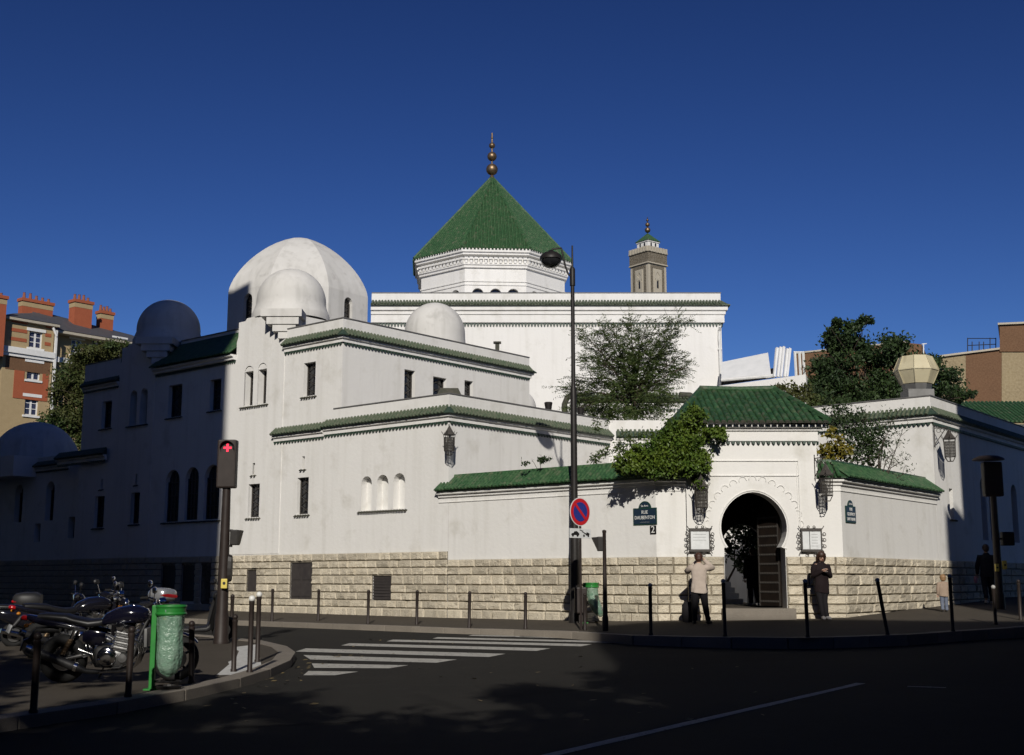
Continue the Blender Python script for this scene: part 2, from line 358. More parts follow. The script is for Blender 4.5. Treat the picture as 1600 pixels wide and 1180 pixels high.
mat('cloth_jeans', (.10,.12,.17), .9, spec=.15, noise=(12,(.16,.18,.23),.2)); mat('cloth_navy', (.012,.014,.022), .85, spec=.2, bump=(14,.4,.02)); mat('cloth_tan', (.33,.25,.19), .9, noise=(10,(.27,.20,.15),.2)); mat('pink', (.55,.25,.30), .6)
mat('shoe', (.03,.028,.027), .5); mat('shoe_pale', (.35,.34,.33), .6)
# ================================================================== ground, roads, pavements
def zroad(Y): return 0.23 * min(1, max(0, (Y - 19.3) / 10.7))
def road_at(px, py):
    z = 0.0
    for _ in range(30): p = atZ(px, py, z); z = zroad(p.y)
    return p
mb = MB(); Ys = [-400,-60,-10,0,6,12,16,19.3,30,45,70,140,400,4000]; Xs = [-3000,-200,-60,-20,-8,0,8,20,60,200,3000]
mb.add([(x,y,zroad(y)) for y in Ys for x in Xs], [(i*len(Xs)+j, i*len(Xs)+j+1, (i+1)*len(Xs)+j+1, (i+1)*len(Xs)+j) for i in range(len(Ys)-1) for j in range(len(Xs)-1)])
road = obj('road', mb, 'asphalt'); tag(road, 'dark asphalt street crossing in front of the white mosque', kind='structure')
stripes = [[(482,1049),(560,1050),(523,1055.6),(474,1055.6)], [(487,1037),(638,1040),(608,1044.7),(491,1044)], [(474,1024),(714,1031),(682,1036),(485,1031)],
           [(478,1013.5),(790,1022),(764,1027),(462,1018.5)], [(546,1005.5),(860,1013.5),(838,1017.5),(533,1009)], [(614,999.8),(925,1007),(908,1010.3),(604,1002.6)], [(684,996),(972,1002.6),(960,1005),(676,998.2)], [(738,992.4),(992,998.2),(982,1000),(732,993.8)]]
for q in stripes:
    mb = MB(); P = [road_at(*p) + Vector((0,0,.005)) for p in q]; mb.add(P, [(3,2,1,0)]); obj('crosswalk_stripe', mb, 'road_paint', road)
def road_line(a, b, wd, name):
    A, B = road_at(*a), road_at(*b); d = (B-A).normalized(); n = Vector((-d.y,d.x,0)) * wd/2; k = 12; mb = MB(); vs, fs = [], []
    for i in range(k+1):
        p = A.lerp(B, i/k); j = random.uniform(.75,1.05)
        for sgn in (1,-1): q = p + n*sgn*j; vs.append((q.x,q.y,zroad(q.y)+.005))
    fs = [(2*i,2*i+1,2*i+3,2*i+2) for i in range(k)]
    mb.add(vs, fs); return obj(name, mb, 'road_paint', road)
road_line((845,1184), (1345,1068), .17, 'lane_line'); road_line((1418,1073), (1478,1075), .12, 'lane_dash')

def patch(pts):
    mb = MB(); P = [road_at(*p) + Vector((0,0,.004)) for p in pts]; mb.add(P, [tuple(range(len(P)))[::-1]]); obj('asphalt_patch', mb, 'asphalt_patch', road)
patch([(742,1072),(905,1060),(935,1075),(780,1092)]); patch([(1010,1030),(1180,1022),(1240,1031),(1040,1042)]); patch([(300,1120),(560,1112),(580,1128),(310,1140)])
rl = random.Random(3); mb = MB()
for i in range(90):
    x, y = (rl.uniform(-3.5,4.0), rl.uniform(14,31)) if i < 50 else (rl.uniform(-3.9,-3.3)+.0, rl.uniform(15,25))
    a = rl.uniform(0,6.28); l = rl.uniform(.03,.07); z = zroad(y)+.012; d = Vector((math.cos(a),math.sin(a),0))*l; n = Vector((-d.y,d.x,0))*.6
    mb.add([Vector((x,y,z))-d, Vector((x,y,z+rl.uniform(0,.02)))+n, Vector((x,y,z+.01))+d, Vector((x,y,z))-n], [(0,3,2,1)])
tag(obj('fallen_leaves', mb, 'wet_leaf'), 'scattered fallen leaves on the asphalt by the crossing', 'leaves', kind='stuff')
def st(s, t, z=0.0): v = FRAME @ Vector((s,t,0)); return Vector((v.x,v.y,z))
PR = Vector((8.62,31.95,0))
def rq(q, o=0.0, z=0.0):                      # along the right-hand wall, o metres out towards the street
    v = PR + D2*q + Vector((D2.y,-D2.x,0))*o; return Vector((v.x,v.y,z))
# mosque pavement: kerb line and wall line, paired
kerb = [st(-62,-3.7,.36), st(-26,-3.7,.36), st(-9,-3.75,.36), st(-3.8,-3.78,.36), st(0,-3.7,.36), st(3.9,-3.7,.36), st(7.1,-3.45,.365), st(9.6,-4.25,.37), st(11.4,-3.85,.37), st(13.1,-2.85,.37), st(14.2,-.8,.39), st(14.75,2.0,.42), rq(2.6,5.2,.52), rq(12,4.4,.75), rq(60,4.4,1.6)]
wall = [st(-62,.4,.52), st(-26,.4,.52), st(-9,.4,.51), st(-3.8,.4,.49), st(0,.4,.48), st(3.9,.4,.5), st(6.3,.4,.53), Vector((4.0,32.2,.56)), Vector((6.2,32.2,.6)), Vector((7.8,32.2,.62)), Vector((8.5,32.25,.64)), rq(.9,-.2,.66), rq(4.5,-.2,.75), rq(12,-.2,.92), rq(60,-.2,1.8)]
vs, fs = [], []; NR = 5
for a, b in zip(kerb, wall):
    for r in range(NR): vs.append(a.lerp(b, r/(NR-1)))
for i in range(len(kerb)-1):
    for r in range(NR-1): fs.append((i*NR+r, (i+1)*NR+r, (i+1)*NR+r+1, i*NR+r+1))
PAV_T = []
for f in fs: PAV_T += [(vs[f[0]],vs[f[1]],vs[f[2]]), (vs[f[0]],vs[f[2]],vs[f[3]])]
def pav_z(x, y):
    for a, b, c in PAV_T:
        d = (b.y-c.y)*(a.x-c.x)+(c.x-b.x)*(a.y-c.y)
        if abs(d) < 1e-9: continue
        u = ((b.y-c.y)*(x-c.x)+(c.x-b.x)*(y-c.y))/d; v = ((c.y-a.y)*(x-c.x)+(a.x-c.x)*(y-c.y))/d
        if u >= -.001 and v >= -.001 and u+v <= 1.001: return u*a.z+v*b.z+(1-u-v)*c.z
    return -9.0
def pav_at(px, py):
    r = ray(px, py); Y = 22.0
    while Y < 46:
        x, z = r.x*Y/r.y, CZ+r.z*Y/r.y
        if z <= pav_z(x, Y): break
        Y += .02
    return Vector((x, Y, pav_z(x, Y)))
mb = MB(); mb.add(vs, fs)
mpav = obj('pavement', mb, 'pavement'); tag(mpav, 'grey brown pavement along the foot of the mosque wall', kind='structure')
def kerb_mesh():
    mb = MB(); mb.bbox(-.5,.5,-.5,.5,-.5,.5,.03)
    me = bpy.data.meshes.new('kerb_stone'); me.from_pydata(mb.v, [], mb.f); me.materials.append(MAT['granite']); me.update(); return me
KM = kerb_mesh()
def lay_kerb(line, parent, length, wid, hgt, i0=0, side=1):
    pts = [Vector(p) for p in line]; acc = []; L = 0
    for a, b in zip(pts, pts[1:]): acc.append((L, a, b)); L += (b-a).length
    def at(x):
        for l, a, b in acc:
            n = (b-a).length
            if x <= l+n+1e-6: return a.lerp(b, (x-l)/n)
        return pts[-1]
    x = 0.0
    while x < L-.2:
        ln = min(length*random.uniform(.85,1.15), L-x); a, b = at(x), at(x+ln); c = (a+b)/2; d = b-a; 
        ang = math.atan2(d.y,d.x); hl = math.hypot(d.x,d.y)-.012
        n = Vector((d.y,-d.x,0)).normalized()*side
        M = Matrix.Translation(c + n*(-wid/2+.06) + Vector((0,0,-hgt/2+.012+random.uniform(-.004,.004)))) @ Matrix.Rotation(ang,4,'Z') @ Matrix.Rotation(-math.atan2(d.z,hl),4,'Y') @ Matrix.Diagonal((hl,wid,hgt,1))
        inst('kerb_stone', KM, parent, M); x += ln
lay_kerb(kerb[2:13], mpav, 1.05, .3, .3)
# near corner pavement on the left
lk = [(-8.2,3),(-6.6,8.5),(-5.9,12.2),(-5.40,13.5),(-4.72,15.3),(-4.32,17.2),(-4.06,19.2),(-3.93,21.0),(-3.98,22.6),(-4.30,24.3),(-4.95,26.0),(-5.9,27.3),(-7.1,28.5)]
ea = -E1; lk += [(-7.1+ea.x*k, 28.5+ea.y*k) for k in (3,8,40)]
def zleft(Y): return .13+zroad(Y)
lpoly = lk + [(-60,50),(-60,3)]
fill = tessellate_polygon([[Vector((p[0],p[1],0)) for p in lpoly]])
mb = MB(); mb.add([(p[0],p[1],zleft(p[1])) for p in lpoly], [tuple(t) for t in fill]); mb.add([(p[0],p[1],zleft(p[1])-.3) for p in lk]+[(p[0],p[1],zleft(p[1])) for p in lk], [(i,i+1,len(lk)+i+1,len(lk)+i) for i in range(len(lk)-1)])
mb.f = [f if (Vector(mb.v[f[1]])-Vector(mb.v[f[0]])).cross(Vector(mb.v[f[2]])-Vector(mb.v[f[0]])).z >= -1e-9 else f[::-1] for f in mb.f]
lpav = obj('corner_pavement', mb, 'pavement'); tag(lpav, 'rounded pavement corner with parked motorcycles at the lower left', kind='structure')
lay_kerb([(p[0],p[1],zleft(p[1])) for p in lk[1:14]], lpav, 1.75, .32, .26)
# pale tactile pad at the crossing
mb = MB()
pad = [atZ(*p,.155) for p in ((348,1021),(400,1016),(408,1040),(396,1052),(338,1053),(358,1040))]
mb.add([(p.x,p.y,zleft(p.y)+.006) for p in pad], [tuple(range(len(pad)))]); obj('tactile_pad', mb, 'pad', lpav)

# ================================================================== houses behind the camera that keep the crossing in shade
def street_house(name, label, x0, x1, y0, y1, h, faces, floors, roof_in, FM=None):
    FM = FM or Matrix.Identity(4); t = thing(name, FM @ Vector(((x0+x1)/2,(y0+y1)/2,0)), label, 'building')
    wm = MB(); panes = []
    def side(o, d, L):
        F = FM @ frame(o, d); n = max(2, int(L/2.6)); pw = L/n; holes = []
        fh = h/floors
        for f in range(floors):
            for i in range(n):
                cx = pw*(i+.5); holes.append(rect(cx-.55,cx+.55,f*fh+.75,f*fh+2.65))
        wm.m = F; wm.panel(rect(0,L,-.5,h), holes, .35)
        return F, holes
    X = [((x0,y0),(1,0),x1-x0), ((x1,y0),(0,1),y1-y0), ((x1,y1),(-1,0),x1-x0), ((x0,y1),(0,-1),y1-y0)]
    wins = []
    for k, (o, d, L) in enumerate(X):
        if k in faces: wins += [side(o, d, L)]
        else: wm.m = FM @ frame(o, d); wm.panel(rect(0,L,-.5,h), (), .35)
    obj('wall', wm, 'haussmann', t)
    pm = bpy.data.meshes.new('window'); q = MB(); q.box(-.55,.55,0,.04,0,1.9); pm.from_pydata(q.v, [], q.f); pm.materials.append(MAT['blue_glass'])
    for F, holes in wins:
        for hh in holes: inst('window', pm, t, F @ Matrix.Translation(((hh[0][0]+hh[1][0])/2,.3,hh[0][1])))
    mb = MB(FM); mb.sweep([(x0,y0),(x1,y0),(x1,y1),(x0,y1)], [(0,h-.5),(.35,h-.2),(.35,h),(0,h)], closed=True); obj('cornice', mb, 'haussmann', t)
    r = roof_in; mb = MB(FM); mb.frustum([(x0,y0),(x1,y0),(x1,y1),(x0,y1)], h-.05, [(x0+r,y0+r),(x1-r,y0+r),(x1-r,y1-r),(x0+r,y1-r)], h+.9); obj('roof', mb, 'zinc', t)
    return t
street_house('street_house', 'tall stone apartment house standing left of the camera', -27, -10.8, -12, 22, 26.6, (1,2), 8, .9)
street_house('street_house', 'low stone house standing behind the camera', -10.7, 2.1, -24, -7.5, 10.7, (2,), 4, .9)
street_house('street_house', 'long stone apartment house standing behind and right of the camera', 2.2, 14.4, -24, -7.5, 20.8, (2,), 6, .9)
street_house('street_house', 'stone apartment house standing right of the camera', 15.0, 30, -12, 32, 15.9, (3,2), 5, .5)
street_house('street_house', 'unseen row of stone houses added to block sky light from the left mosque facade', -56, -13.5, -27, -13.0, 23.5, (2,), 7, .9, FRAME)  # unseen row, added to cut sky light on the shaded facade
street_house('street_house', 'unseen narrow block added to shade the right traffic signal', 13.95, 14.95, -6, 9, 19.2, (3,2), 6, .3)  # unseen occluder, added to throw shade on the right signal
# ================================================================== mosque: shared builders
def cornice(root, M, path, zb, zw, zt, out, pitch=.15, r=.05, tiles='tile_worn', trim=True, closed=False):
    mb = MB(M); a = out*.55; d = (zt-zb)*.17
    mb.sweep(path, [(-.02,zb+d),(a*.5,zb+d),(a*.5,zw-.10),(a,zw-.07),(a,zw),(-.02,zw)], closed); obj('cornice', mb, 'plaster', root)
    mb = MB(M); mb.sweep(path, [(-.02,zw+.004),(out*.86,zw+.004),(out*.9,zw+.03),(-.02,zt-.03)], closed); obj('tile_bed', mb, 'tile_dark', root)
    mb = MB(M); mb.tiles(path, -.02, zt-.01, out, zw+.02, pitch, r, closed)
    tag(obj('cornice_tiles', mb, tiles, root), kind='stuff')
    if trim:
        mb = MB(M); mb.drips(path+([path[0]] if closed else []), .015, zb+d+.004, pitch, d, .05)
        tag(obj('tile_trim', mb, 'tile_dark', root), kind='stuff')
def window(root, M, x0, x1, z0, z1, depth=.3, arch=False, style='lattice', sill=True, name='window', pane='dark_glass'):
    """pane with frame, iron grille and a little tiled sill, set in a wall opening (x along the wall, y inward)"""
    mb = MB(M); y = depth-.05; out = archhole(x0-.02,x1+.02,z0-.02,z1+.02) if arch else rect(x0-.02,x1+.02,z0-.02,z1+.02)
    mb.add([(p[0],y,p[1]) for p in out], [tuple(range(len(out)))])
    w_ = obj(name, mb, pane, root)
    if style:
        mb = MB(M); yy = y-.035; bw = .014
        if style == 'lattice':
            n = max(2, round((z1-z0)/((x1-x0)))*2); hh = (z1-z0)/n
            for i in range(n):
                a, b = z0+hh*i, z0+hh*(i+1)
                for (p, q) in (((x0,a),(x1,b)), ((x1,a),(x0,b))): mb.tube([(p[0],yy,p[1]),(q[0],yy,q[1])], bw, 4)
        else:
            for i in range(1,4): x = x0+(x1-x0)*i/4; mb.tube([(x,yy,z0),(x,yy,z1)], bw, 4)
            for i in range(1,4): z = z0+(z1-z0)*i/4; mb.tube([(x0,yy,z),(x1,yy,z)], bw, 4)
        for x in (x0+.015,x1-.015): mb.box(x-.02,x+.02,yy-.02,yy+.02,z0,z1-((x1-x0)/2 if arch else 0))
        mb.box(x0+.04,x1-.04,yy-.02,yy+.02,z0,z0+.035)
        obj('grille', mb, 'iron_wrought', w_)
    if sill:
        mb = MB(M); mb.sweep([(x0-.1,0),(x1+.1,0)], [(0,z0-.06),(.03,z0-.06),(.03,z0-.045),(0,z0-.03)]); mb.tiles([(x0-.1,0),(x1+.1,0)], 0, z0-.045, .075, z0-.085, .125, .040, n=4)
        obj('sill', mb, 'tile_edge', w_)
    return w_
def rock_mesh(i):
    rnd = random.Random(100+i); NX, NZ = 5, 4; vs, fs = [], []
    for b in range(NZ+1):
        for a in range(NX+1):
            ex, ez = a in (0,NX), b in (0,NZ)
            x = a/NX-.5+(0 if ex else rnd.uniform(-.05,.05)); z = b/NZ-.5+(0 if ez else rnd.uniform(-.05,.05))
            if a in (1,NX-1) and not ez: x = math.copysign(.44,x)
            if b in (1,NZ-1) and not ex: z = math.copysign(.40,z)
            y = 0 if (ex or ez) else -rnd.uniform(.45,1.0)
            vs.append((x,y,z))
    for b in range(NZ):
        for a in range(NX): k = b*(NX+1)+a; fs.append((k,k+1,k+NX+2,k+NX+1))
    me = bpy.data.meshes.new('stone_block'); me.from_pydata(vs, [], fs); me.materials.append(MAT['limestone']); me.update(); return me
ROCKS = [rock_mesh(i) for i in range(9)]
def stonework(root, M, x0, x1, tops, zbot, holes=(), lmin=.34, lmax=.68, proud=.075, single=True, name='stone_block'):
    """courses of rock-faced blocks; tops = list of course top heights from high to low"""
    mb = MB(M); rects = []
    edges = list(tops)+[zbot]
    for c in range(len(edges)-1):
        zt, zb = edges[c], edges[c+1]; hs = [(a-.02,b+.02) for (a,b,p,q) in holes if p < (zt+zb)/2 < q]
        spans = []; cur = x0
        for a, b in sorted(hs):
            if a > cur: spans.append((cur,a))
            cur = max(cur,b)
        if cur < x1: spans.append((cur,x1))
        for a, b in spans:
            x = a
            while x < b-.02:
                ln = random.uniform(lmin,lmax)
                if b-x-ln < lmin*.75: ln = b-x
                rects.append((x,x+ln,zb,zt)); x += ln
    if not single:
        for (a,b,zb,zt) in rects:
            me = random.choice(ROCKS); sx = -1 if random.random() < .5 else 1
            V = [((a+b)/2+v.co.x*(b-a-.02)*sx, -.012+v.co.y*proud, (zb+zt)/2+v.co.z*(zt-zb-.022)) for v in me.vertices]
            F = [tuple(p.vertices) for p in me.polygons]; mb.add(V, F if sx > 0 else [f[::-1] for f in F])
        tag(obj('stone_courses', mb, 'limestone', root), kind='stuff')
    else:
        for (a,b,zb,zt) in rects:
            Ml = M @ Matrix.Translation(((a+b)/2,-.012,(zb+zt)/2)) @ Matrix.Diagonal((b-a-.02, proud*random.uniform(.7,1.25), zt-zb-.024, 1))
            inst(name, random.choice(ROCKS), root, Ml)
    mb = MB(M); hl = [rect(a,b,max(p,zbot+.01),q) for (a,b,p,q) in holes]
    mb.panel(rect(x0,x1,zbot,tops[0]-.01), hl, .06, y=-.012, od=.012); obj('mortar_bed', mb, 'mortar', root)
def dome(root, c, r, zc, zb, flare=1.12, ztop=None, facets=None, rotz=0, name='dome', m='plaster_old'):
    mb = MB(); h = (ztop-zc) if ztop else r
    prof = [(r*flare,zb),(r*flare,zb+.22),(r*flare*.985,zb+.27),(r*1.0,zc-.12)] if flare > 1 else [(r,zb)]
    prof += [(r*math.cos(a), zc+h*math.sin(a)) for a in [math.pi/2*i/14 for i in range(15)]]
    mb.lathe(prof, (c[0],c[1],0), n=facets or 40, a0=rotz, a1=rotz+2*math.pi); d = obj(name, mb, m, root, smooth=25 if facets else 50); return d
CT = [2.43,2.18,1.95,1.72,1.43,1.18,.95,.72]           # course tops, main facade
# ================================================================== mosque: corner building (rue Daubenton facade, two storeys, domes)
mosque = thing('mosque_corner_building', st(-8,5,.4), 'white two-storey mosque corner building with domes and green tiled cornices', 'mosque building')
F0 = FRAME
lat = [(-6.9,-6.28,7.78,8.94), (-14.92,-14.03,7.73,8.98), (-12.25,-11.58,7.76,8.92), (-19.63,-18.9,7.68,8.8)]
low = [(-9.72,-9.08,3.74,4.91), (-7.07,-6.48,3.76,5.0), (-19.76,-19.06,3.65,4.92), (-17.12,-16.52,3.73,4.95)]
slit = [(-9.53,-9.39,5.24,5.65), (-6.86,-6.72,5.29,5.72), (-19.4,-19.26,5.2,5.6), (-16.9,-16.76,5.25,5.68)]
tall = [(-14.83,-13.93,3.73,5.7), (-13.55,-12.72,3.76,5.73), (-12.35,-11.44,3.75,5.75)]
pair = [(-10.19,-9.66,7.74,9.2), (-9.42,-8.9,7.74,9.22), (-17.54,-17.06,7.63,9.05), (-16.82,-16.33,7.63,9.07)]
niche = [(-3.87,-3.38,3.77,4.87), (-3.15,-2.62,3.77,4.88), (-2.39,-1.87,3.77,4.89)]
base = [(-9.62,-9.11,1.16,1.91), (-7.27,-6.17,.95,2.15), (-3.24,-2.41,.95,1.7), (-14.8,-13.9,.8,2.1), (-13.5,-12.7,.8,2.1), (-12.3,-11.4,.8,2.1)]
holes = [rect(*r) for r in lat+low+slit+base] + [archhole(*r) for r in tall+pair+niche]
hd = [.27]*len(lat) + [.24]*len(low) + [.3]*len(slit) + [.4]*len(base) + [.22]*len(tall) + [.38]*len(pair) + [.26]*len(niche)
outline = [(-21.1,.2),(0,.2),(0,7.2),(-4.92,7.2),(-4.92,10.26),(-7.95,10.26),(-10.7,10.2),(-10.7,9.62),(-15.85,9.62),(-15.85,10.2),(-18.4,10.2),(-18.4,10.48),(-21.1,10.48)]
wm = MB(F0); wm.panel(outline, holes, .35, hd=hd)
# bay fronts, a little proud of the facade
shoulder = lambda a, b: [(a,2.46),(b,2.46),(b,10.15),(b-.12,10.42),(b-.42,10.98),(a+.55,10.98),(a+.16,10.55),(a,10.15)]
for a, b, hl, rl_ in ((-10.7,-7.95,pair[:2],(low[0],slit[0])), (-18.4,-15.85,pair[2:],(low[3],slit[3]))):
    wm.panel(shoulder(a,b), [archhole(*r) for r in hl]+[rect(*r) for r in rl_], .06, y=-.018, od=.02)
    wm.box(a+.03,b-.03,.02,2.75,9.0,10.9)
# right-hand faces
GR = frame(st(0,0), E2); ur = [(2.9,3.43,7.62,8.9), (4.35,5.05,7.62,8.83), (6.02,6.49,7.62,8.9)]
wm.m = GR; wm.panel(rect(0.0,8.3,.2,7.2), (), .35)
GU = frame(st(-4.92,0), E2); wm.m = GU; wm.panel(rect(0.0,9.8,6.5,10.26), [rect(*r) for r in ur], .26)
# end and back walls, parapet backs, roofs
wm.m = frame(st(-21.1,9), -E2); wm.panel(rect(0,9,.2,10.48), (), .3)
wm.m = frame(st(-4.92,9.8), -E1); wm.panel(rect(0,16.2,.2,10.26), (), .3)
wm.m = F0; wm.box(-10.75,-10.5,.3,9.6,9.0,10.7)
obj('wall', wm, 'plaster', mosque)
rm = MB(F0); rm.box(-4.9,-.36,.36,8.2,6.5,6.62); rm.box(-21,-5.28,.36,9.5,9.3,9.5); obj('terrace_roof', rm, 'lead', mosque)
for r in lat: window(mosque, F0, *r, depth=.27)
for r in low: window(mosque, F0, *r, depth=.24)
for r in tall: window(mosque, F0, *r, depth=.22, arch=True, style='bars', sill=False)
for r in pair: window(mosque, F0, *r, depth=.38, arch=True, style='lattice', sill=False)
for r in ur: window(mosque, GU, *r, depth=.26, sill=False)
def tile_sill(root, M, x0, x1, z):
    mb = MB(M); mb.sweep([(x0,0),(x1,0)], [(0,z-.03),(.03,z-.03),(.03,z-.015),(0,z)]); mb.tiles([(x0,0),(x1,0)], 0, z-.015, .075, z-.055, .125, .040, n=4); return obj('tile_sill', mb, 'tile_edge', root)
F0b = F0 @ Matrix.Translation((0,-.018,0))
tile_sill(mosque, F0b, -10.35,-8.75,7.70); tile_sill(mosque, F0b, -17.7,-16.2,7.6); tile_sill(mosque, F0, -15.0,-11.3,3.70); tile_sill(mosque, F0, -4.0,-1.75,3.74)
for r in slit:
    tile_sill(mosque, F0, r[0]-.1, r[1]+.1, r[2]-.02)
    mb = MB(F0); mb.box(r[0],r[1],.28,.3,r[2],r[3]); obj('slit_back', mb, 'plaster_old', mosque)
for r in niche:
    mb = MB(F0); L = archhole(r[0]-.01,r[1]+.01,r[2]-.01,r[3]+.01); mb.add([(p[0],.25,p[1]) for p in L], [tuple(range(len(L)))]); obj('niche_back', mb, 'plaster', mosque)
for i, r in enumerate(base):
    mb = MB(F0); x0,x1,z0,z1 = r; mb.box(x0-.02,x1+.02,.03,.09,z0-.02,z1+.02)
    if i == 1:
        for k in range(2):
            for j in range(2): a = x0+.07+(x1-x0-.07)*k/2; b = z0+.08+(z1-z0-.1)*j/2; mb.box(a,a+(x1-x0)/2-.14,.012,.03,b,b+(z1-z0)/2-.14)
    if i == 2:
        for k in range(8): mb.box(x0,x1,.005,.035,z0+.03+k*.09,z0+.075+k*.09)
    obj('basement_shutter', mb, 'shutter', mosque)
stonework(mosque, F0, -11.72, 0.0, CT, .25, holes=[h for h in base if h[1] > -11.6 and h[0] > -11.7])
stonework(mosque, F0, -21.1, -11.74, CT, .25, holes=[(a,b,c,d) for (a,b,c,d) in base if b < -11.3], single=False)
cornice(mosque, F0, [(-8.36,0),(-5.72,0)], 6.22, 6.52, 6.80, .25)
cornice(mosque, F0, [(-5.70,0),(0,0),(0,8.3)], 6.26, 6.57, 6.86, .24)
cornice(mosque, F0, [(-7.93,0),(-4.92,0),(-4.92,9.8),(-6.5,9.8)], 9.34, 9.64, 9.93, .24)
cornice(mosque, F0, [(-21.1,0),(-18.42,0)], 9.26, 9.52, 9.76, .24)
cornice(mosque, F0, [(-22.6,-.12),(-18.9,-.12)], 6.26, 6.57, 6.86, .24)
# little tiled roof between the two bays
mb = MB(F0); mb.sweep([(-15.83,0),(-10.72,0)], [(0,9.50),(.14,9.52),(.14,9.60),(.24,9.64),(.24,9.70),(0,9.70)]); obj('cornice', mb, 'plaster', mosque)
mb = MB(F0); mb.drips([(-15.83,0),(-10.72,0)], .015, 9.50, .125, .11, .04); tag(obj('tile_trim', mb, 'tile_dark', mosque), kind='stuff')
mb = MB(F0); mb.add([(-15.8,-.30,9.71),(-10.74,-.30,9.71),(-10.74,1.05,10.82),(-15.8,1.05,10.82)], [(0,1,2,3)]); mb.tiles([(-15.83,0),(-10.72,0)], -1.05, 10.83, .34, 9.73, .15, .058)
tag(obj('roof_tiles', mb, 'tile_green', mosque), kind='stuff')
mb = MB(F0); mb.box(-15.85,-10.7,1.06,1.35,9.5,11.0); obj('parapet', mb, 'plaster', mosque)
# parapet caps
mb = MB(F0); cap = lambda path, z: mb.sweep(path, [(-.36,z),(.025,z),(.025,z+.035),(-.36,z+.035)])
for pth_, zc_ in (([(-5.3,0),(0,0),(0,8.3)],7.2), ([(-7.9,0),(-4.92,0),(-4.92,9.8)],10.26), ([(-21.1,0),(-18.45,0)],10.48)): mb = MB(F0); cap(pth_, zc_); obj('coping', mb, 'lead', mosque)
mb = MB(F0); mb.box(-15.85,-10.7,1.02,1.39,11.0,11.03); obj('coping', mb, 'lead', mosque)
# domes on the bays with their stepped corbels
for sc in (-9.32, -17.12):
    c = st(sc,1.33); dome(mosque, c, 1.27, 11.66, 10.96, 1.11, 12.93)
    mb = MB(); a = st(sc+1.36,.02)
    for k, (hw, z0, z1) in enumerate(((.36,9.95,10.2),(.56,10.2,10.45),(.78,10.45,10.72),(1.0,10.72,10.99))):
        dp = .9+.2*k; mb.obox((a.x-.05*k, a.y-.06-.05*k+dp/2, (z0+z1)/2), hw*1.45, dp, z1-z0+.003)
    obj('corbel_steps', mb, 'plaster_old', mosque)
# large eight-sided dome with arched windows
bc = atY(467,455,49.6); bang = math.atan2(-bc.y,-bc.x); A8 = 2.81
R8 = A8/math.cos(math.pi/8)
prof = [(R8,13.05)] + [(R8*max(0.0,1-(i/14)**1.5)**(1/1.5), 13.05+2.76*i/14) for i in range(1,15)]
mb = MB(); mb.lathe(prof, (bc.x,bc.y,0), n=8, a0=bang+math.pi/8, a1=bang+math.pi/8+2*math.pi); big = obj('great_dome', mb, 'plaster_old', mosque, smooth=20)
mb = MB(); 
for k in range(8):
    an = bang+k*math.pi/4; n = Vector((math.cos(an),math.sin(an),0)); d = Vector((-n.y,n.x,0)); wd = 2*A8*math.tan(math.pi/8)
    o = bc + n*A8 - d*wd/2; mb.m = frame((o.x,o.y), d); vis = k in (1,7,0)
    hole = [archhole(wd/2-.24,wd/2+.24,11.55,12.85)] if k in (1,7,2,6) else []
    mb.panel(rect(0,wd,9.3,13.06), hole, .25)
    if hole: window(big, mb.m, wd/2-.24, wd/2+.24, 11.55, 12.85, .25, True, 'lattice', False)
obj('drum', mb, 'plaster_old', big)
d3 = st(-7.0,6.55); dome(mosque, d3, 1.18, 10.98, 9.4, 1.1, 12.22)
d4 = atY(808,625,53); dome(mosque, d4, .84, 9.0, 8.0, 1.12, 9.85); mb = MB(); mb.obox((d4.x,d4.y,6),2.3,2.3,4.2); obj('dome_base', mb, 'plaster_old', mosque)
# chimney cowl and corner pot on the terrace
a = st(-5.3,8.3); mb = MB(); mb.obox((a.x,a.y,10.5),.16,.16,.34); mb.obox((a.x,a.y,10.70),.3,.3,.05); obj('vent_cowl', mb, 'tile_edge', mosque)
a = st(-.45,.45); mb = MB(); mb.frustum([(a.x-.38,a.y-.2),(a.x+.42,a.y-.2),(a.x+.42,a.y+.2),(a.x-.38,a.y+.2)], 7.2, [(a.x-.25,a.y-.12),(a.x+.3,a.y-.12),(a.x+.3,a.y+.12),(a.x-.25,a.y+.12)], 7.46); obj('corner_cap', mb, 'tile_edge', mosque)
# return wall towards the courtyard, square to the view
RW = st(0,8.3); GW = frame((RW.x,RW.y), (1,0))
mb = MB(GW); mb.panel(rect(0,4.5,.2,7.2), (), .35); obj('return_wall', mb, 'plaster', mosque); cornice(mosque, GW, [(.25,0),(4.5,0)], 6.26, 6.57, 6.86, .24)
# drain pots on the terrace edge
for tt in (5.1,6.9):
    a = st(-.2,tt); mb = MB(); mb.lathe([(.0,7.235),(.1,7.235),(.14,7.5),(.12,7.52),(.0,7.5)], (a.x,a.y,0), 10); obj('terrace_pot', mb, 'iron_black', mosque)

# ================================================================== far left wing with its own dome
wing = thing('mosque_wing', st(-27,3,.4), 'low shaded mosque wing with a broad dome at the far left edge', 'mosque building')
WG = F0 @ Matrix.Translation((0,.5,0)); wh = [(-29.6,-28.9,4.1,5.8), (-27.3,-26.6,4.1,5.8), (-24.6,-23.9,4.1,5.8), (-22.6,-22.1,3.3,4.2), (-25.4,-24.9,3.2,4.0)]
mb = MB(WG); mb.panel([(-34,.2),(-21.1,.2),(-21.1,6.9),(-34,6.9)], [archhole(*r) for r in wh[:3]]+[rect(*r) for r in wh[3:]], .35); mb.box(-34,-21.15,5,5.3,.2,6.9); mb.box(-34,-21.15,.3,5.2,6.4,6.6); obj('wall', mb, 'plaster', wing)
for r in wh: window(wing, WG, *r, depth=.35, arch=r in wh[:3], sill=False)
stonework(wing, WG, -34, -21.1, CT, .25, single=False)
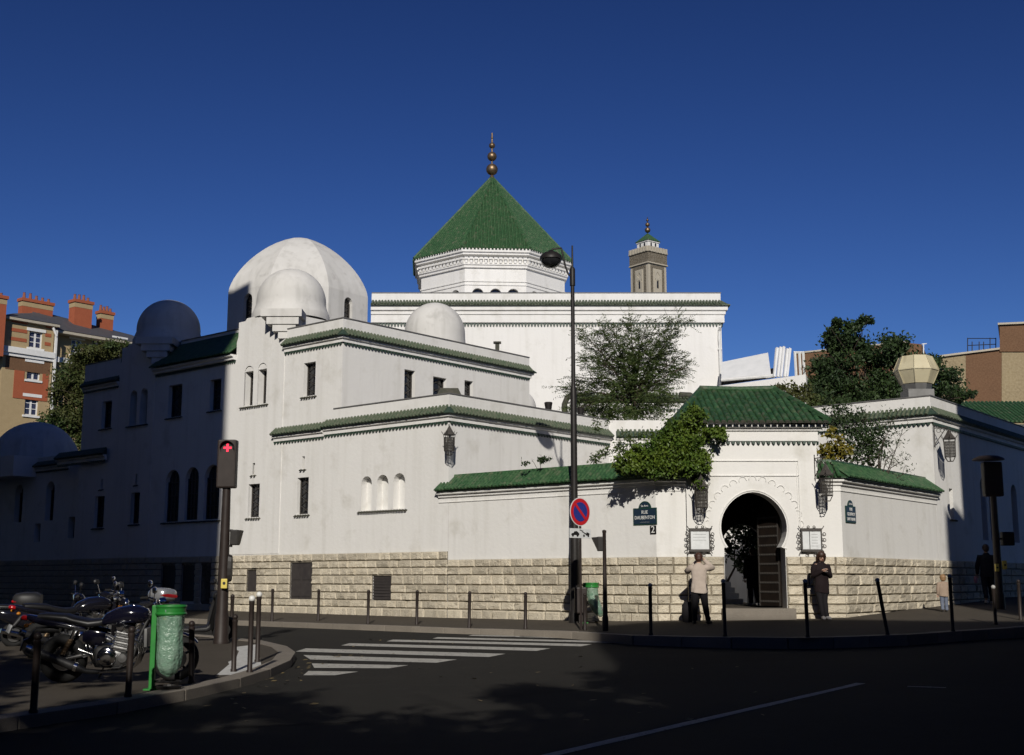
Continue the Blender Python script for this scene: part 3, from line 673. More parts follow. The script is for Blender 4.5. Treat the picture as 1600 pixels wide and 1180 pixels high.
cornice(wing, WG, [(-34,0),(-22.8,0)], 6.2, 6.46, 6.7, .24)
dc = atY(58,690,56); dome(wing, dc, 1.95, 6.95, 6.4, 1.0, 8.78, facets=12, name='broad_dome')
mb = MB(); mb.obox((dc.x,dc.y,6.5),4.4,4.4,.9,math.atan2(E1.y,E1.x)); obj('dome_base', mb, 'plaster', wing)
# ================================================================== courtyard walls either side of the entrance
LT = CT[1:]                                             # courses of the lower walls start one course down
def wall_coping(root, M, path, ridge_in, ze=4.22, zr=4.68, tiles='tile_green'):
    mb = MB(M); mb.sweep(path, [(0,3.88),(.025,3.88),(.025,3.90),(.004,3.91),(.004,4.02),(.06,4.04),(.06,4.10),(.14,4.13),(.14,4.20),(-.4,4.20)]); obj('cornice', mb, 'plaster', root)
    mb = MB(M); mb.sweep(path, [(-ridge_in*2,4.21),(.2,4.21),(.2,4.24),(-ridge_in,zr-.05)]); obj('coping_bed', mb, 'tile_green', root)
    mb = MB(M); mb.tiles(path, -ridge_in, zr, .25, ze+.02, .135, .056); 
    tag(obj('coping_tiles', mb, tiles, root), kind='stuff')
    mb = MB(M); off = []
    mb.sweep(path, [(-ridge_in-.07,zr-.01),(-ridge_in+.07,zr-.01),(-ridge_in+.05,zr+.06),(-ridge_in-.05,zr+.06)]); obj('ridge', mb, 'tile_green', root)
cw = thing('courtyard_wall', st(3.7,.2,.4), 'low white wall with green tile coping left of the arched entrance', 'wall')
YF = 31.95; fl = Vector((3.76,YF,0)); S1 = (F0.inverted() @ fl).x
mb = MB(F0); mb.panel(rect(.02,S1,.2,4.2), (), .4); mb.m = frame((3.76,YF),(1,0)); mb.panel(rect(0,.80,.2,4.2), (), .4); obj('wall', mb, 'plaster', cw)
stonework(cw, F0, .02, S1+.015, LT, .3); stonework(cw, frame((3.76,YF),(1,0)), -.01, .79, LT, .3, lmin=.3, lmax=.5)
p1 = F0.inverted() @ Vector((4.6,YF,0))
wall_coping(cw, F0, [(-.38,0),(S1,0),(p1.x,p1.y)], .30)
cw2 = thing('courtyard_wall', rq(3.5,-.2,.6), 'low white wall with green tile coping right of the arched entrance', 'wall')
GF = frame((7.98,YF),(1,0)); GQ = frame((PR.x,PR.y), D2)
mb = MB(GF); mb.panel(rect(0,PR.x-7.98,.2,4.2), (), .4); mb.m = GQ; mb.panel(rect(0,7.3,.2,4.2), (), .4); obj('wall', mb, 'plaster', cw2)
stonework(cw2, GF, .02, PR.x-7.98+.03, LT, .3, lmin=.3, lmax=.55); stonework(cw2, GQ, -.02, 7.30, LT, .3, lmin=.45, lmax=.95)
q0 = rq(0); q1 = rq(7.36)
wall_coping(cw2, None, [(7.96,YF),(q0.x,q0.y),(q1.x,q1.y)], .34)

# ================================================================== right-hand corner building
pav = thing('corner_building', rq(10,-4,.6), 'white corner building with green tiled cornice at the right edge', 'mosque building')
CC = rq(7.32); GB = frame((CC.x,CC.y), D2); Lr = 26.0
rh = [(1.28,1.62,3.46,4.45), (4.45,5.05,2.9,5.0), (5.35,6.0,2.9,5.0), (8.0,8.7,2.9,5.0), (12,12.8,2.9,5.0)]
mb = MB(GB); mb.panel(rect(0,Lr,.2,7.27), [rect(*rh[0])]+[archhole(*r) for r in rh[1:]], .35)
GL = frame((CC.x-E1.x*12,CC.y-E1.y*12), E1); mb.m = GL; mb.panel(rect(0,12,.2,7.27), (), .35)
mb.m = None; back = [CC-E1*12, rq(7.32+Lr)-E1*12, rq(7.32+Lr)]
mb.prism([(CC.x-E1.x*.4+D2.x*.4,CC.y-E1.y*.4+D2.y*.4),(rq(33).x-E1.x*.4,rq(33).y-E1.y*.4),(rq(33).x-E1.x*11.6,rq(33).y-E1.y*11.6),(CC.x-E1.x*11.6+D2.x*.4,CC.y-E1.y*11.6+D2.y*.4)], 6.4, 6.6)
obj('wall', mb, 'plaster', pav)
for r in rh: window(pav, GB, *r, depth=.35, arch=r is not rh[0], style='bars', sill=False, pane='plaster' if r is rh[0] else 'dark_glass')
tile_sill(pav, GB, 1.2,1.75,3.46)
stonework(pav, GB, .06, 3.6, LT, .4, lmin=.45, lmax=.95); stonework(pav, GB, 3.62, Lr, LT, .4, single=False, lmin=.5, lmax=1.0)
stonework(pav, frame((CC.x-E1.x*.5,CC.y-E1.y*.5), E1), .0, .46, LT, .4, lmin=.3, lmax=.5)
pth = [(CC.x-E1.x*12,CC.y-E1.y*12),(CC.x,CC.y),(rq(7.32+Lr).x,rq(7.32+Lr).y)]
cornice(pav, None, pth, 6.34, 6.65, 6.94, .24)
mb = MB(); mb.sweep(pth, [(-.36,7.27),(.025,7.27),(.025,7.305),(-.36,7.305)]); obj('coping', mb, 'lead', pav)
# green tiled roof behind its parapet
a, b = atY(1525,655,58), atY(1625,655,58); mb = MB(); dz = 1.0
mb.add([(a.x,58,9.0),(b.x+4,58,9.0),(b.x+4,61,10.4),(a.x-1,61,10.4)], [(0,1,2,3)]); mb.tiles([(a.x,58),(b.x+4,58)], -3, 10.45, .1, 9.05, .2, .075); gr = thing('green_roof', (a.x+2,60,8), 'green tiled pitched roof rising behind the right-hand parapet', 'roof')
tag(obj('roof_tiles', mb, 'tile_green', gr), kind='stuff'); mb = MB(); mb.box(a.x+.1,b.x+4,58.3,64,.3,8.98); obj('wall', mb, 'plaster', gr)

# ================================================================== entrance portal with horseshoe arch and hipped tile roof
portal = thing('entrance_portal', (6.26,33,.6), 'white entrance gateway with horseshoe arch and green hipped tile roof', 'gateway')
YP = 31.80; PX0, PX1 = 4.55, 8.0; ax, hw = 6.29, .80
def horseshoe(cx, cz, R, zn, half, zb, pt=.10, n=26):
    """opening outline: jambs to the neck, then more than a half circle with a slight point"""
    a0 = -math.degrees(math.asin(min(1,(cz-zn)/R))); L = [(cx-half,zb),(cx+half,zb),(cx+half,zn-.02)]
    for i in range(n+1):
        t = math.radians(a0+(180-2*a0)*i/n); k = 1+pt*max(0,math.sin(t))**3
        L.append((cx+R*math.cos(t), cz+R*math.sin(t)*k))
    L.append((cx-half,zn-.02)); return L
opening = horseshoe(ax, 2.93, .855, 2.42, .79, .3, .065)
GP = frame((0,YP),(1,0))
mb = MB(GP); mb.panel(rect(PX0,PX1,.3,5.55), [opening], .55); mb.m = None
mb.box(PX0,PX0+.3,YP+.56,36.3,.3,5.5); mb.box(PX1-.3,PX1,YP+.56,36.3,.3,5.5); mb.box(PX0+.3,PX1-.3,YP+.56,37.4,4.25,4.4)
obj('wall', mb, 'plaster', portal)
stonework(portal, frame((PX0,YP),(1,0)), .0, ax-.80-PX0, LT, .35, lmin=.32, lmax=.6); stonework(portal, frame((ax+.80,YP),(1,0)), .0, PX1-ax-.80, LT, .35, lmin=.32, lmax=.6)
for (xa,xb) in ((PX0-.006,PX0+.002),(PX1-.002,PX1+.006)):
    mb = MB(); mb.box(xa,xb,YP-.05,YF+.02,.3,2.17); obj('stone_return', mb, 'limestone', portal)
# arch rim, scalloped arch moulding, recessed frame lines
mb = MB(GP)
rim = horseshoe(ax, 2.93, .855, 2.42, .79, .3, .065); rim2 = horseshoe(ax, 2.93, .90, 2.40, .84, .3, .065)
mb.tube([(p[0],-.005,p[1]) for p in rim2[2:-1]], .018, 6)
obj('arch_rim', mb, 'plaster', portal)
mb = MB(GP); N = 19
for i in range(N):
    t = math.radians(-22+224*i/(N-1)); R = 1.20; c = (ax+R*math.cos(t), 2.95+R*1.02*math.sin(t)); pts = []
    for k in range(9):
        a = t+math.radians(-100+200*k/8); pts.append((c[0]+.095*math.cos(a), -.012, c[1]+.095*math.sin(a)))
    mb.tube(pts, .014, 5)
obj('arch_scallops', mb, 'plaster', portal)
mb = MB(GP)
for z in (4.66,4.27): mb.box(PX0+.35,7.5,-.03,.0,z-.012,z+.012)
for x in (5.0,7.5): mb.box(x-.015,x+.015,-.03,.0,2.25,4.66)
mb.box(7.44,7.46,-.02,0,2.25,4.60)
obj('panel_moulding', mb, 'plaster', portal)
mb = MB(); mb.sweep([(PX0,36.2),(PX0,YP),(PX1,YP),(PX1,36.2)], [(-.01,5.18),(.04,5.18),(.04,5.42),(.10,5.45),(.10,5.50),(.2,5.53),(.2,5.60),(-.01,5.60)]); obj('cornice', mb, 'plaster', portal)
mb = MB(); mb.drips([(PX0,YP),(PX1,YP),(PX1,34)], .02, 5.17, .13, .085, .05); tag(obj('tile_trim', mb, 'tile_dark', portal), kind='stuff')
# hipped roof: bed, then every cover tile of the front slope as a piece
ex0, ex1, ey0, ey1, ez = 4.28, 8.28, 31.50, 36.6, 5.64; rx0, rx1, ry, rz = 5.36, 7.42, 34.0, 6.88
mb = MB(); mb.add([(ex0,ey0,ez),(ex1,ey0,ez),(ex1,ey1,ez),(ex0,ey1,ez),(rx0,ry,rz),(rx1,ry,rz)], [(0,1,5,4),(1,2,5),(2,3,4,5),(3,0,4),(0,3,2,1)]); roofp = obj('roof', mb, 'tile_green', portal)
def half_tile(r0, r1, n=5):
    mb = MB(); vs = []
    for (y, r, h) in ((0,r0,0),(1,r1,0)):
        for a in range(n+1): t = math.pi*a/n; vs.append((math.cos(t)*r, y, math.sin(t)*r*.8+h))
    mb.add(vs, [(a, a+1, n+1+a+1, n+1+a) for a in range(n)]+[tuple(range(n+1))])
    me = bpy.data.meshes.new('roof_tile'); me.from_pydata(mb.v, [], mb.f); me.materials.append(MAT['tile_green']); me.polygons.foreach_set('use_smooth',[True]*len(me.polygons)); me.set_sharp_from_angle(angle=.8); me.update(); return me
TM = half_tile(.072,.058); TM2 = half_tile(.072,.058); TM2.materials[0] = MAT['tile_edge']
sl = Vector((0,ry-ey0,rz-ez)); SLn = sl.length; sd = sl.normalized(); up = Vector((1,0,0)).cross(sd)
def basis(x, y, z): return Matrix(((x.x,y.x,z.x,0),(x.y,y.y,z.y,0),(x.z,y.z,z.z,0),(0,0,0,1)))
ncol = 24; step = (ex1-ex0)/ncol; row = .36
for i in range(ncol):
    x = ex0+step*(i+.5); top = SLn
    if x < rx0: top = SLn*(x-ex0)/(rx0-ex0)
    if x > rx1: top = SLn*(ex1-x)/(ex1-rx1)
    j = 0; e0 = Matrix.Translation(Vector((x,ey0,ez))-sd*.07+up*.008) @ basis(Vector((1,0,0)), sd, up) @ Matrix.Diagonal((1.04,.13,1.04,1)); inst('eave_tile', TM2, roofp, e0)
    while j*row < top-.12:
        ln = min(row+.05, top-j*row); o = Vector((x+random.uniform(-.008,.008), ey0, ez)) + sd*(j*row+.04) + up*(.012+random.uniform(-.006,.010))
        M = Matrix.Translation(o) @ basis(Vector((1,0,0)), sd, up) @ Matrix.Rotation(random.uniform(-.02,.02),4,'Z') @ Matrix.Diagonal((1,ln,1,1))
        inst('roof_tile', TM, roofp, M); j += 1
mb = MB()
for (A, B, d) in (((ex1,ey0),(ex1,ey1),1), ((ex0,ey1),(ex0,ey0),-1)):
    A = Vector((*A,0)); B = Vector((*B,0)); dd = (B-A).normalized(); L = (B-A).length; k = int(L/.167); rxe = rx1 if d > 0 else rx0
    for i in range(k):
        y = A.y+(B.y-A.y)*(i+.5)/k; f = 1-abs(y-ry)/(ey1-ey0)*2; f = max(0.05,f); xe = A.x; p = Vector((xe,y,ez+.01)); q = Vector((xe+(rxe-xe)*f, y, ez+(rz-ez)*f+.01)); mb.tube([p-Vector(((rxe-xe)*.03,0,0)),q], .06, 6)
tag(obj('side_tiles', mb, 'tile_green', roofp), kind='stuff')
mb = MB(); mb.tube([(rx0-.05,ry,rz+.03),((rx0+rx1)/2,ry,rz-.0),(rx1+.05,ry,rz+.03)], .10, 8)
for (a, b) in (((ex0,ey0),(rx0,ry)), ((ex1,ey0),(rx1,ry)), ((ex1,ey1),(rx1,ry)), ((ex0,ey1),(rx0,ry))): mb.tube([(a[0],a[1],ez+.05),(b[0],b[1],rz+.03)], .09, 8)
obj('ridge_tiles', mb, 'tile_green', roofp)
# doorway: step, passage floor, open studded leaf, inner stair and screen
mb = MB(); mb.bbox(ax-.92,ax+.95,YP-.32,YP+.62,.35,.86,.02); obj('doorstep', mb, 'granite', portal)
mb = MB(); mb.box(4.9,7.7,YP+.6,44,.3,.84); obj('passage_floor', mb, 'pavement', portal)
leaf = MB(); lw, lh = .86, 2.55; LM = Matrix.Translation((ax+.78,YP+.60,.9)) @ Matrix.Rotation(math.radians(118),4,'Z'); leaf.m = LM
leaf.box(0,lw,-.03,.03,0,1.5); leaf.prism([(0,-.03),(lw,-.03),(lw,.03),(0,.03)],1.5,2.1)
pts = [(0,2.1),(lw,2.1),(lw,2.35),(lw*.8,2.62),(lw*.5,2.78),(lw*.2,2.62),(0,2.3)]
leaf.add([(p[0],-.03,p[1]) for p in pts]+[(p[0],.03,p[1]) for p in pts], [tuple(range(7)),tuple(range(13,6,-1))]+[(i,(i+1)%7,7+(i+1)%7,7+i) for i in range(7)])
dl = obj('door_leaf', leaf, 'dark_wood_and_shade', portal)
mb = MB(LM)
for j in range(10):
    z = .12+j*.245; mb.box(.02,lw-.02,-.04,-.03,z-.03,z+.03); mb.box(.02,lw-.02,.03,.04,z-.03,z+.03)
    for i in range(8): x = .07+i*(lw-.14)/7; mb.ball((x,-.045,z),.017,nu=6,nv=3); mb.ball((x,.045,z),.017,nu=6,nv=3)
for x in (.03,lw-.03): mb.box(x-.02,x+.02,-.042,-.03,0,2.3); mb.box(x-.02,x+.02,.03,.042,0,2.3)
obj('door_studs', mb, 'iron_wrought', dl)
for k in range(5):
    mb = MB(); mb.box(5.6,7.15-.07*k,38.2+.3*k,38.6+.3*k,.84+.17*k,.84+.17*(k+1)-.004); obj('inner_step', mb, 'white_paint', portal)
mb = MB(); mb.panel
scr = MB(frame((7.3,38.3),(1,0))); scr.panel(rect(0,.42,.85,1.75), od=.05, holes= [rect(.04+.058*i,.075+.058*i,.9+.07*j,.94+.07*j) for i in range(6) for j in range(12)], depth=.05); obj('pierced_screen', scr, 'white_paint', portal)
mb = MB(); mb.m = frame((4.6,37.2),(1,0)); mb.panel(rect(0,3.5,.5,4.4), [[(p[0]-4.6,p[1]) for p in horseshoe(7.0, 2.55, .66, 2.2, .6, .6, .06)]], .3); obj('inner_arch_wall', mb, 'dark_wood_and_shade', portal)  # arch wall coloured near-black, standing in for the shade of the passage
mb = MB(); mb.box(PX0+.302,PX0+.34,YP+.58,37.15,.845,4.24); mb.box(PX1-.34,PX1-.302,YP+.58,37.15,.845,4.24); mb.box(PX0+.35,PX1-.35,YP+.58,37.15,4.2,4.24); obj('passage_shade_lining', mb, 'dark_wood_and_shade', portal)  # lining added to walls and ceiling, passage shade painted as near-black

# ================================================================== prayer hall with the eight-sided green roof
hall = thing('prayer_hall', (1.7,70,.3), 'tall white prayer hall with an eight-sided green tile roof and ball finial', 'mosque building')
hx0, hx1, hy = -7.1, 10.55, 60.0
mb = MB(frame((hx0,hy),(1,0))); mb.panel(rect(0,hx1-hx0,.2,15.88), (), .4); mb.m = None
for (o,d,L) in (((hx1,hy),(0,1),22),((hx1,82),(-1,0),hx1-hx0),((hx0,82),(0,-1),22)): mb.m = frame(o,d); mb.panel(rect(0,L,.2,15.88), (), .4)
mb.m = None; mb.box(hx0+.4,hx1-.4,hy+.4,81.6,15.2,15.4); obj('wall', mb, 'plaster', hall)
path = [(hx0-.0,hy),(hx1,hy),(hx1,82)]
mb = MB(); mb.sweep(path, [(-.02,14.32),(.14,14.34),(.14,14.72),(.2,14.75),(.2,14.9),(.3,14.95),(.3,15.16),(-.02,15.16)]); obj('cornice', mb, 'plaster', hall)
mb = MB(); mb.sweep(path, [(-.02,15.17),(.42,15.17),(.42,15.2),(-.02,15.46)]); mb.tiles(path, 0, 15.48, .46, 15.21, .155, .062); tag(obj('cornice_tiles', mb, 'tile_worn', hall), kind='stuff')
mb = MB(); mb.drips(path, .02, 14.32, .16, .17, .06); tag(obj('tile_trim', mb, 'tile_dark', hall), kind='stuff')
mb = MB(); mb.sweep(path, [(-.42,15.88),(.03,15.88),(.03,15.92),(-.42,15.92)]); obj('coping', mb, 'lead', hall)
mb = MB(); x = hx1-.12; mb.tube([(x,hy-.3,14.1),(x,hy-.1,13.9),(x-.02,hy-.1,13.5),(x,hy-.1,13.2),(x,hy-.1,4)], .07, 8)
for z in (13,11,9): mb.box(x-.1,x+.1,hy-.12,hy,z-.04,z+.04)
obj('downpipe', mb, 'white_paint', hall)
oc = Vector((-1.22,71,0)); oa = -math.pi/2+math.radians(4); WA, EA = 4.2, 4.62
dr = MB(); walls8 = []
for k in range(8):
    an = oa+k*math.pi/4; n = Vector((math.cos(an),math.sin(an),0)); d = Vector((-n.y,n.x,0)); wd = 2*WA*math.tan(math.pi/8); o = oc+n*WA-d*wd/2; M = frame((o.x,o.y),d); dr.m = M
    cs = [wd/2-1.0,wd/2,wd/2+1.0]; dr.panel(rect(0,wd,15.2,18.95), [archhole(c-.33,c+.33,16.3,17.78) for c in cs], .3)
    dr.box(-.03,wd+.03,-.05,-.001,18.15,18.22); dr.box(-.03,wd+.03,-.05,-.001,17.95,18.0)
    walls8.append((M,wd,cs))
drum = obj('drum', dr, 'plaster', hall)
for M, wd, cs in walls8[:2]+walls8[7:]:
    for c in cs: window(drum, M, c-.33, c+.33, 16.3, 17.78, .3, True, None, False)
mb = MB(); o8 = [(p[0],p[1]) for p in ngon((oc.x,oc.y), WA, 8, oa-math.pi/8)]
mb.sweep(o8, [(-.3,18.94),(.12,18.95),(.12,19.06),(.2,19.1),(.2,19.16),(.05,19.16),(.05,19.62),(.3,19.66),(.3,19.78),(.40,19.8),(.40,20.0),(-.3,20.0)], closed=True); obj('cornice', mb, 'plaster', hall)
mb = MB()
for M, wd, cs in walls8:
    mb.m = M; n = 13; st_ = (wd+.12)/n
    for i in range(n): 
        x = -.06+st_*(i+.5); mb.box(x-st_*.26,x+st_*.26,-.20,-.05,19.2,19.40); mb.box(x-st_*.36,x+st_*.36,-.27,-.05,19.40,19.52)
obj('corbel_row', mb, 'plaster', hall)
mb = MB(); e8 = ngon((oc.x,oc.y), EA, 8, oa-math.pi/8); ez8, ap = 20.02, Vector((oc.x,oc.y,25.72))
mb.add([(p[0],p[1],ez8) for p in e8]+[tuple(ap)], [(i,(i+1)%8,8) for i in range(8)]+[tuple(range(7,-1,-1))]); roof8 = obj('pyramid_roof', mb, 'tile_green', hall)
rt = MB()
for k in range(8):
    a = Vector((*e8[k],ez8)); b = Vector((*e8[(k+1)%8],ez8)); m = (a+b)/2; L = (b-a).length; d = (b-a)/L; n = 19
    upv = d.cross(ap-m).normalized(); upv = upv if upv.z > 0 else -upv
    for i in range(n):
        u = ((i+.5)/n-.5)*2; top = 1-abs(u); base_ = m+d*(u*L/2); foot = base_-(ap-m)*.012; 
        tip = base_+(ap-m)*top*.985
        if (tip-foot).length < .2: continue
        rt.tube([foot+upv*.02, tip+upv*.02], .062, 6)
    rt.tube([a+upv*.03, ap+upv*.02], .10, 6)
tag(obj('roof_tiles', rt, 'tile_green', roof8), kind='stuff')
fin = MB(); X, Y = oc.x, oc.y; fin.tube([(X,Y,25.5),(X,Y,28.55)], .05, 8)
for z, r in ((26.22,.36),(27.05,.29),(27.75,.19),(28.25,.08)): fin.ball((X,Y,z), r, nu=18, nv=12)
fin.lathe([(.22,25.6),(.14,25.75),(.06,25.9)], (X,Y,0), 12); obj('finial', fin, 'brass', hall, smooth=60)

# ================================================================== minaret
mi = thing('minaret', (13.3,115,.3), 'square stone minaret with carved panels and small green roof behind the hall', 'minaret')
mc = atY(1013,420,115); ma = math.radians(-90-7+12); ang = math.radians(-52); W2 = 1.22
def sq(h, a=ang): return [(mc.x+rot(p,a+math.pi/4*0)[0], 115+rot(p,a)[1]) for p in ((-h,-h),(h,-h),(h,h),(-h,h))]
mb = MB(); mb.prism(sq(W2), .2, 31.7); obj('shaft', mb, 'stone_far', mi)
mb = MB(); mb.prism(sq(W2+.07), 31.6, 32.85); obj('frieze', mb, 'stone_carved', mi)
mb = MB(); S = sq(W2+.09)
for k in range(4):
    a = Vector((*S[k],0)); b = Vector((*S[(k+1)%4],0)); d = (b-a).normalized(); L = (b-a).length
    for i in range(7): c = a+d*(L*(i+.5)/7); mb.obox((c.x,c.y,33.0),.22,.22,.5,math.atan2(d.y,d.x))
    mb.obox(((a.x+b.x)/2,(a.y+b.y)/2,32.78),L,.16,.14,math.atan2(d.y,d.x)); mb.obox(((a.x+b.x)/2,(a.y+b.y)/2,31.62),L,.12,.12,math.atan2(d.y,d.x))
obj('battlement', mb, 'stone_far', mi)
for k in range(4):
    S = sq(W2); a = Vector((*S[k],0)); b = Vector((*S[(k+1)%4],0)); d = (b-a).normalized(); M = frame((a.x,a.y), d); L = 2*W2
    if k not in (0,1,3): continue
    mb = MB(M); mb.panel(rect(.3,L-.3,27,31.45), [rect(.62,L-.62,27.2,31.15)], .02, y=-.02, od=.02); pn = obj('carved_panel', mb, 'stone_carved', mi)
    mb = MB(M); mb.panel([(.78,27.3),(L-.78,27.3),(L-.78,31.0),(.78,31.0)], [archhole(L/2-.15,L/2+.15,29.2,30.05), [(L/2,30.2),(L/2+.26,30.5),(L/2,30.85),(L/2-.26,30.5)], [(L/2-.36,29.75),(L/2-.22,29.95),(L/2-.36,30.2)], [(L/2+.36,29.75),(L/2+.36,30.2),(L/2+.22,29.95)]], .06, y=-.06, od=.06); obj('arch_tracery', mb, 'stone_far', pn)
    mb = MB(M); mb.box(L/2-.13,L/2+.13,-.012,-.004,29.2,29.95); obj('slit_window', mb, 'dark_glass', pn)
mb = MB(); mb.prism(sq(.74), 32.5, 33.95); mb.prism(sq(.82), 33.92, 34.05); up_ = obj('upper_lantern', mb, 'plaster', mi)
S = sq(.745)
for k in range(4):
    a = Vector((*S[k],0)); b = Vector((*S[(k+1)%4],0)); d = (b-a).normalized(); 
    for f in (.3,.7): c = a.lerp(b,f); M = frame((c.x,c.y), d); mb = MB(M); L_ = archhole(-.1,.1,33.45,33.85); mb.add([(p[0],-.012,p[1]) for p in L_], [tuple(range(len(L_)))]); obj('opening', mb, 'dark_glass', up_)
mb = MB(); mb.frustum(sq(.9), 34.04, sq(.05), 34.95); obj('roof', mb, 'tile_green', mi)
mb = MB(); mb.tube([(mc.x,115,34.8),(mc.x,115,36.6)], .04, 6)
for z, r in ((35.3,.28),(35.85,.22),(36.3,.13)): mb.ball((mc.x,115,z), r)
obj('finial', mb, 'brass', mi, smooth=60)

# ================================================================== things seen over the courtyard
gar = thing('garden_pavilion', (4.5,52,.3), 'low white garden screen with rounded tile coping behind the feathery tree', 'wall')
a, b = atY(888,612,52), atY(1083,612,52)
mb = MB(); mb.box(a.x+.2,b.x-.2,52,52.4,.3,9.1); obj('wall', mb, 'plaster', gar)
mb = MB(); mb.tiles([(a.x+.2,52),(b.x-.2,52)], -.15, 9.55, .14, 9.28, .14, .055); mb.sweep([(a.x+.1,52),(b.x-.1,52)], [(-.3,9.1),(.1,9.22),(-.15,9.5),(-.3,9.5)]); tag(obj('coping_tiles', mb, 'tile_worn', gar), kind='stuff')
for e in (a.x+.1,b.x-.1):
    sg = -1 if e < b.x-1 else 1; mb = MB(); mb.tube([(e-sg*.5,51.95,9.46),(e-sg*.05,51.95,9.44),(e+sg*.16,51.95,9.32),(e+sg*.27,51.95,9.05),(e+sg*.27,51.95,8.3)], .13, 10); obj('rounded_end', mb, 'tile_edge', gar, smooth=60)
mb = MB(); mb.drips([(a.x+.3,52),(b.x-.3,52)], .02, 8.85, .15, .12, .05); tag(obj('tile_trim', mb, 'tile_dark', gar), kind='stuff')
tr = thing('roof_terrace', (13.5,58,.3), 'white roof terrace with a slanted canvas awning right of the hall', 'terrace')
mb = MB(); y0 = 57.0; A = atY(1124,603,y0); B = atY(1243,588,y0); C = atY(1300,604,y0+4); 
mb.add([(A.x,y0,.3),(B.x,y0-2,.3),(C.x,y0+6,.3),(A.x,y0+6,.3),(A.x,y0,A.z),(B.x,y0-2,B.z-.25),(C.x,y0+6,B.z-.2),(A.x,y0+6,B.z)], [(0,1,5,4),(1,2,6,5),(2,3,7,6),(3,0,4,7),(4,5,6,7)]); obj('wall', mb, 'plaster', tr)
P = [atY(*p) for p in ((1127,592,57.2),(1205,588,56),(1200,551,58.4),(1127,566,59))]
mb = MB(); n = Vector((0,.04,.06)); mb.add(P+[p-n for p in P], [(0,1,2,3),(7,6,5,4),(0,4,5,1),(1,5,6,2),(2,6,7,3),(3,7,4,0)]); obj('awning', mb, 'canvas', tr)
mb = MB(); mb.tube([atY(1127,594,57),atY(1208,587,56)], .08, 8); obj('awning_rail', mb, 'white_paint', tr)
P = [atY(*p) for p in ((1127,602,58.2),(1212,590,58.2),(1212,575,58.2),(1127,585,58.2))]; mb = MB(); mb.add(P+[p+Vector((0,.1,0)) for p in P], [(0,1,2,3),(7,6,5,4),(0,4,5,1),(1,5,6,2),(2,6,7,3),(3,7,4,0)]); obj('dark_strip', mb, 'shutter', tr)  # dark brown strip behind the gap under the awning rail
for px in (1211,1216.5,1221.5,1227,1231): a, b = atY(px-1.5,589,56.6), atY(px+3,544+random.uniform(-2,2),57.6); mb = MB(); mb.tube([a,b], [.07,.085], 4); obj('folded_panel', mb, 'canvas', tr)
for px in (1242,1249,1255): a, b = atY(px+2,588,56.6), atY(px,551,57.4); mb = MB(); mb.tube([a,b], [.06,.06], 4); obj('screen_post', mb, 'white_paint', tr)
mb = MB(); a, b = atY(1240,551,57.4), atY(1256,551,57.4); mb.tube([a,b], .06, 4); obj('screen_rail', mb, 'white_paint', tr)
# kitchen extract cowl on the right-hand roof
vn = thing('extract_cowl', (13.5,40,7.2), 'cream faceted roof extract cowl on a grey duct above the right parapet', 'roof vent')
vc = atY(1431,578,40.4); o6 = lambda r: [(vc.x+r*math.cos(math.radians(22.5+45*i)), 40.4+r*math.sin(math.radians(22.5+45*i))) for i in range(8)]
mb = MB(); mb.frustum(o6(.52), 8.06, o6(.72), 8.5, cap=False); mb.frustum(o6(.74), 8.5, o6(.74), 8.54); mb.frustum(o6(.72), 8.54, o6(.52), 9.0); obj('cowl', mb, 'vent_cream', vn)
mb = MB()
for i in range(8):
    a = o6(.74)[i]; b = o6(.535)[i]; mb.tube([(a[0],a[1],8.54),(b[0],b[1],9.0)], .012, 4); a = o6(.735)[i]; b = o6(.535)[i]; mb.tube([(b[0],b[1],8.06),(a[0],a[1],8.5)], .012, 4)
obj('seams', mb, 'vent_cream', vn)
mb = MB(); mb.frustum(o6(.5), 8.06, o6(.44), 7.84); mb.obox((vc.x,40.4,7.5),.86,.86,.7); obj('duct', mb, 'galv', vn)

# ================================================================== far houses
apt = thing('apartment_house', st(-88,32,.3), 'tall tan and red brick apartment house with slate roof at far left', 'building')
def ps(px, py, s):
    r = ray(px,py); k = (s+P0.x*E1.x+P0.y*E1.y)/(r.x*E1.x+r.y*E1.y); v = F0.inverted() @ Vector((r.x*k,r.y*k,0)); return v.y, CZ+r.z*k
s1 = -81.7; tA, tB = ps(8,505,s1)[0], ps(85,515,s1)[0]; tC = ps(225,530,s1-1.2)[0]
zE = ps(45,505,s1)[1]; GA = frame(st(s1,0), E2)
wins = []
for (pa, pb) in (((44,517),(63,545)), ((44,566),(63,595)), ((41,620),(60,650))): (t0,z1), (t1,z0) = ps(*pa,s1), ps(*pb,s1); wins.append((t0,t1,z0,z1))
wx0 = sum(q[0] for q in wins)/3; wx1 = sum(q[1] for q in wins)/3; wins = [(wx0,wx1,q[2],q[3]) for q in wins]; fh = wins[1][2]-wins[2][2]
wins += [(wx0,wx1,wins[2][2]-fh*k,wins[2][3]-fh*k) for k in (1,2,3)]
mb = MB(GA); mb.panel(rect(tA,tB,.2,zE), [rect(*q) for q in wins], .3); mb.m = frame(st(s1-14,tA), E1); mb.panel(rect(0,14,.2,zE), (), .3)
GA2 = frame(st(s1-1.2,0), E2); w2 = []
for px in (118,150,185): (t0,z1), (t1,z0) = ps(px-6,530,s1-1.2), ps(px+9,556,s1-1.2); w2.append((t0,t1,z0,z1))
mb.m = GA2; mb.panel(rect(tB,tC+2,.2,zE-.1), [rect(*q) for q in w2], .3); obj('wall', mb, 'brick_tan', apt)
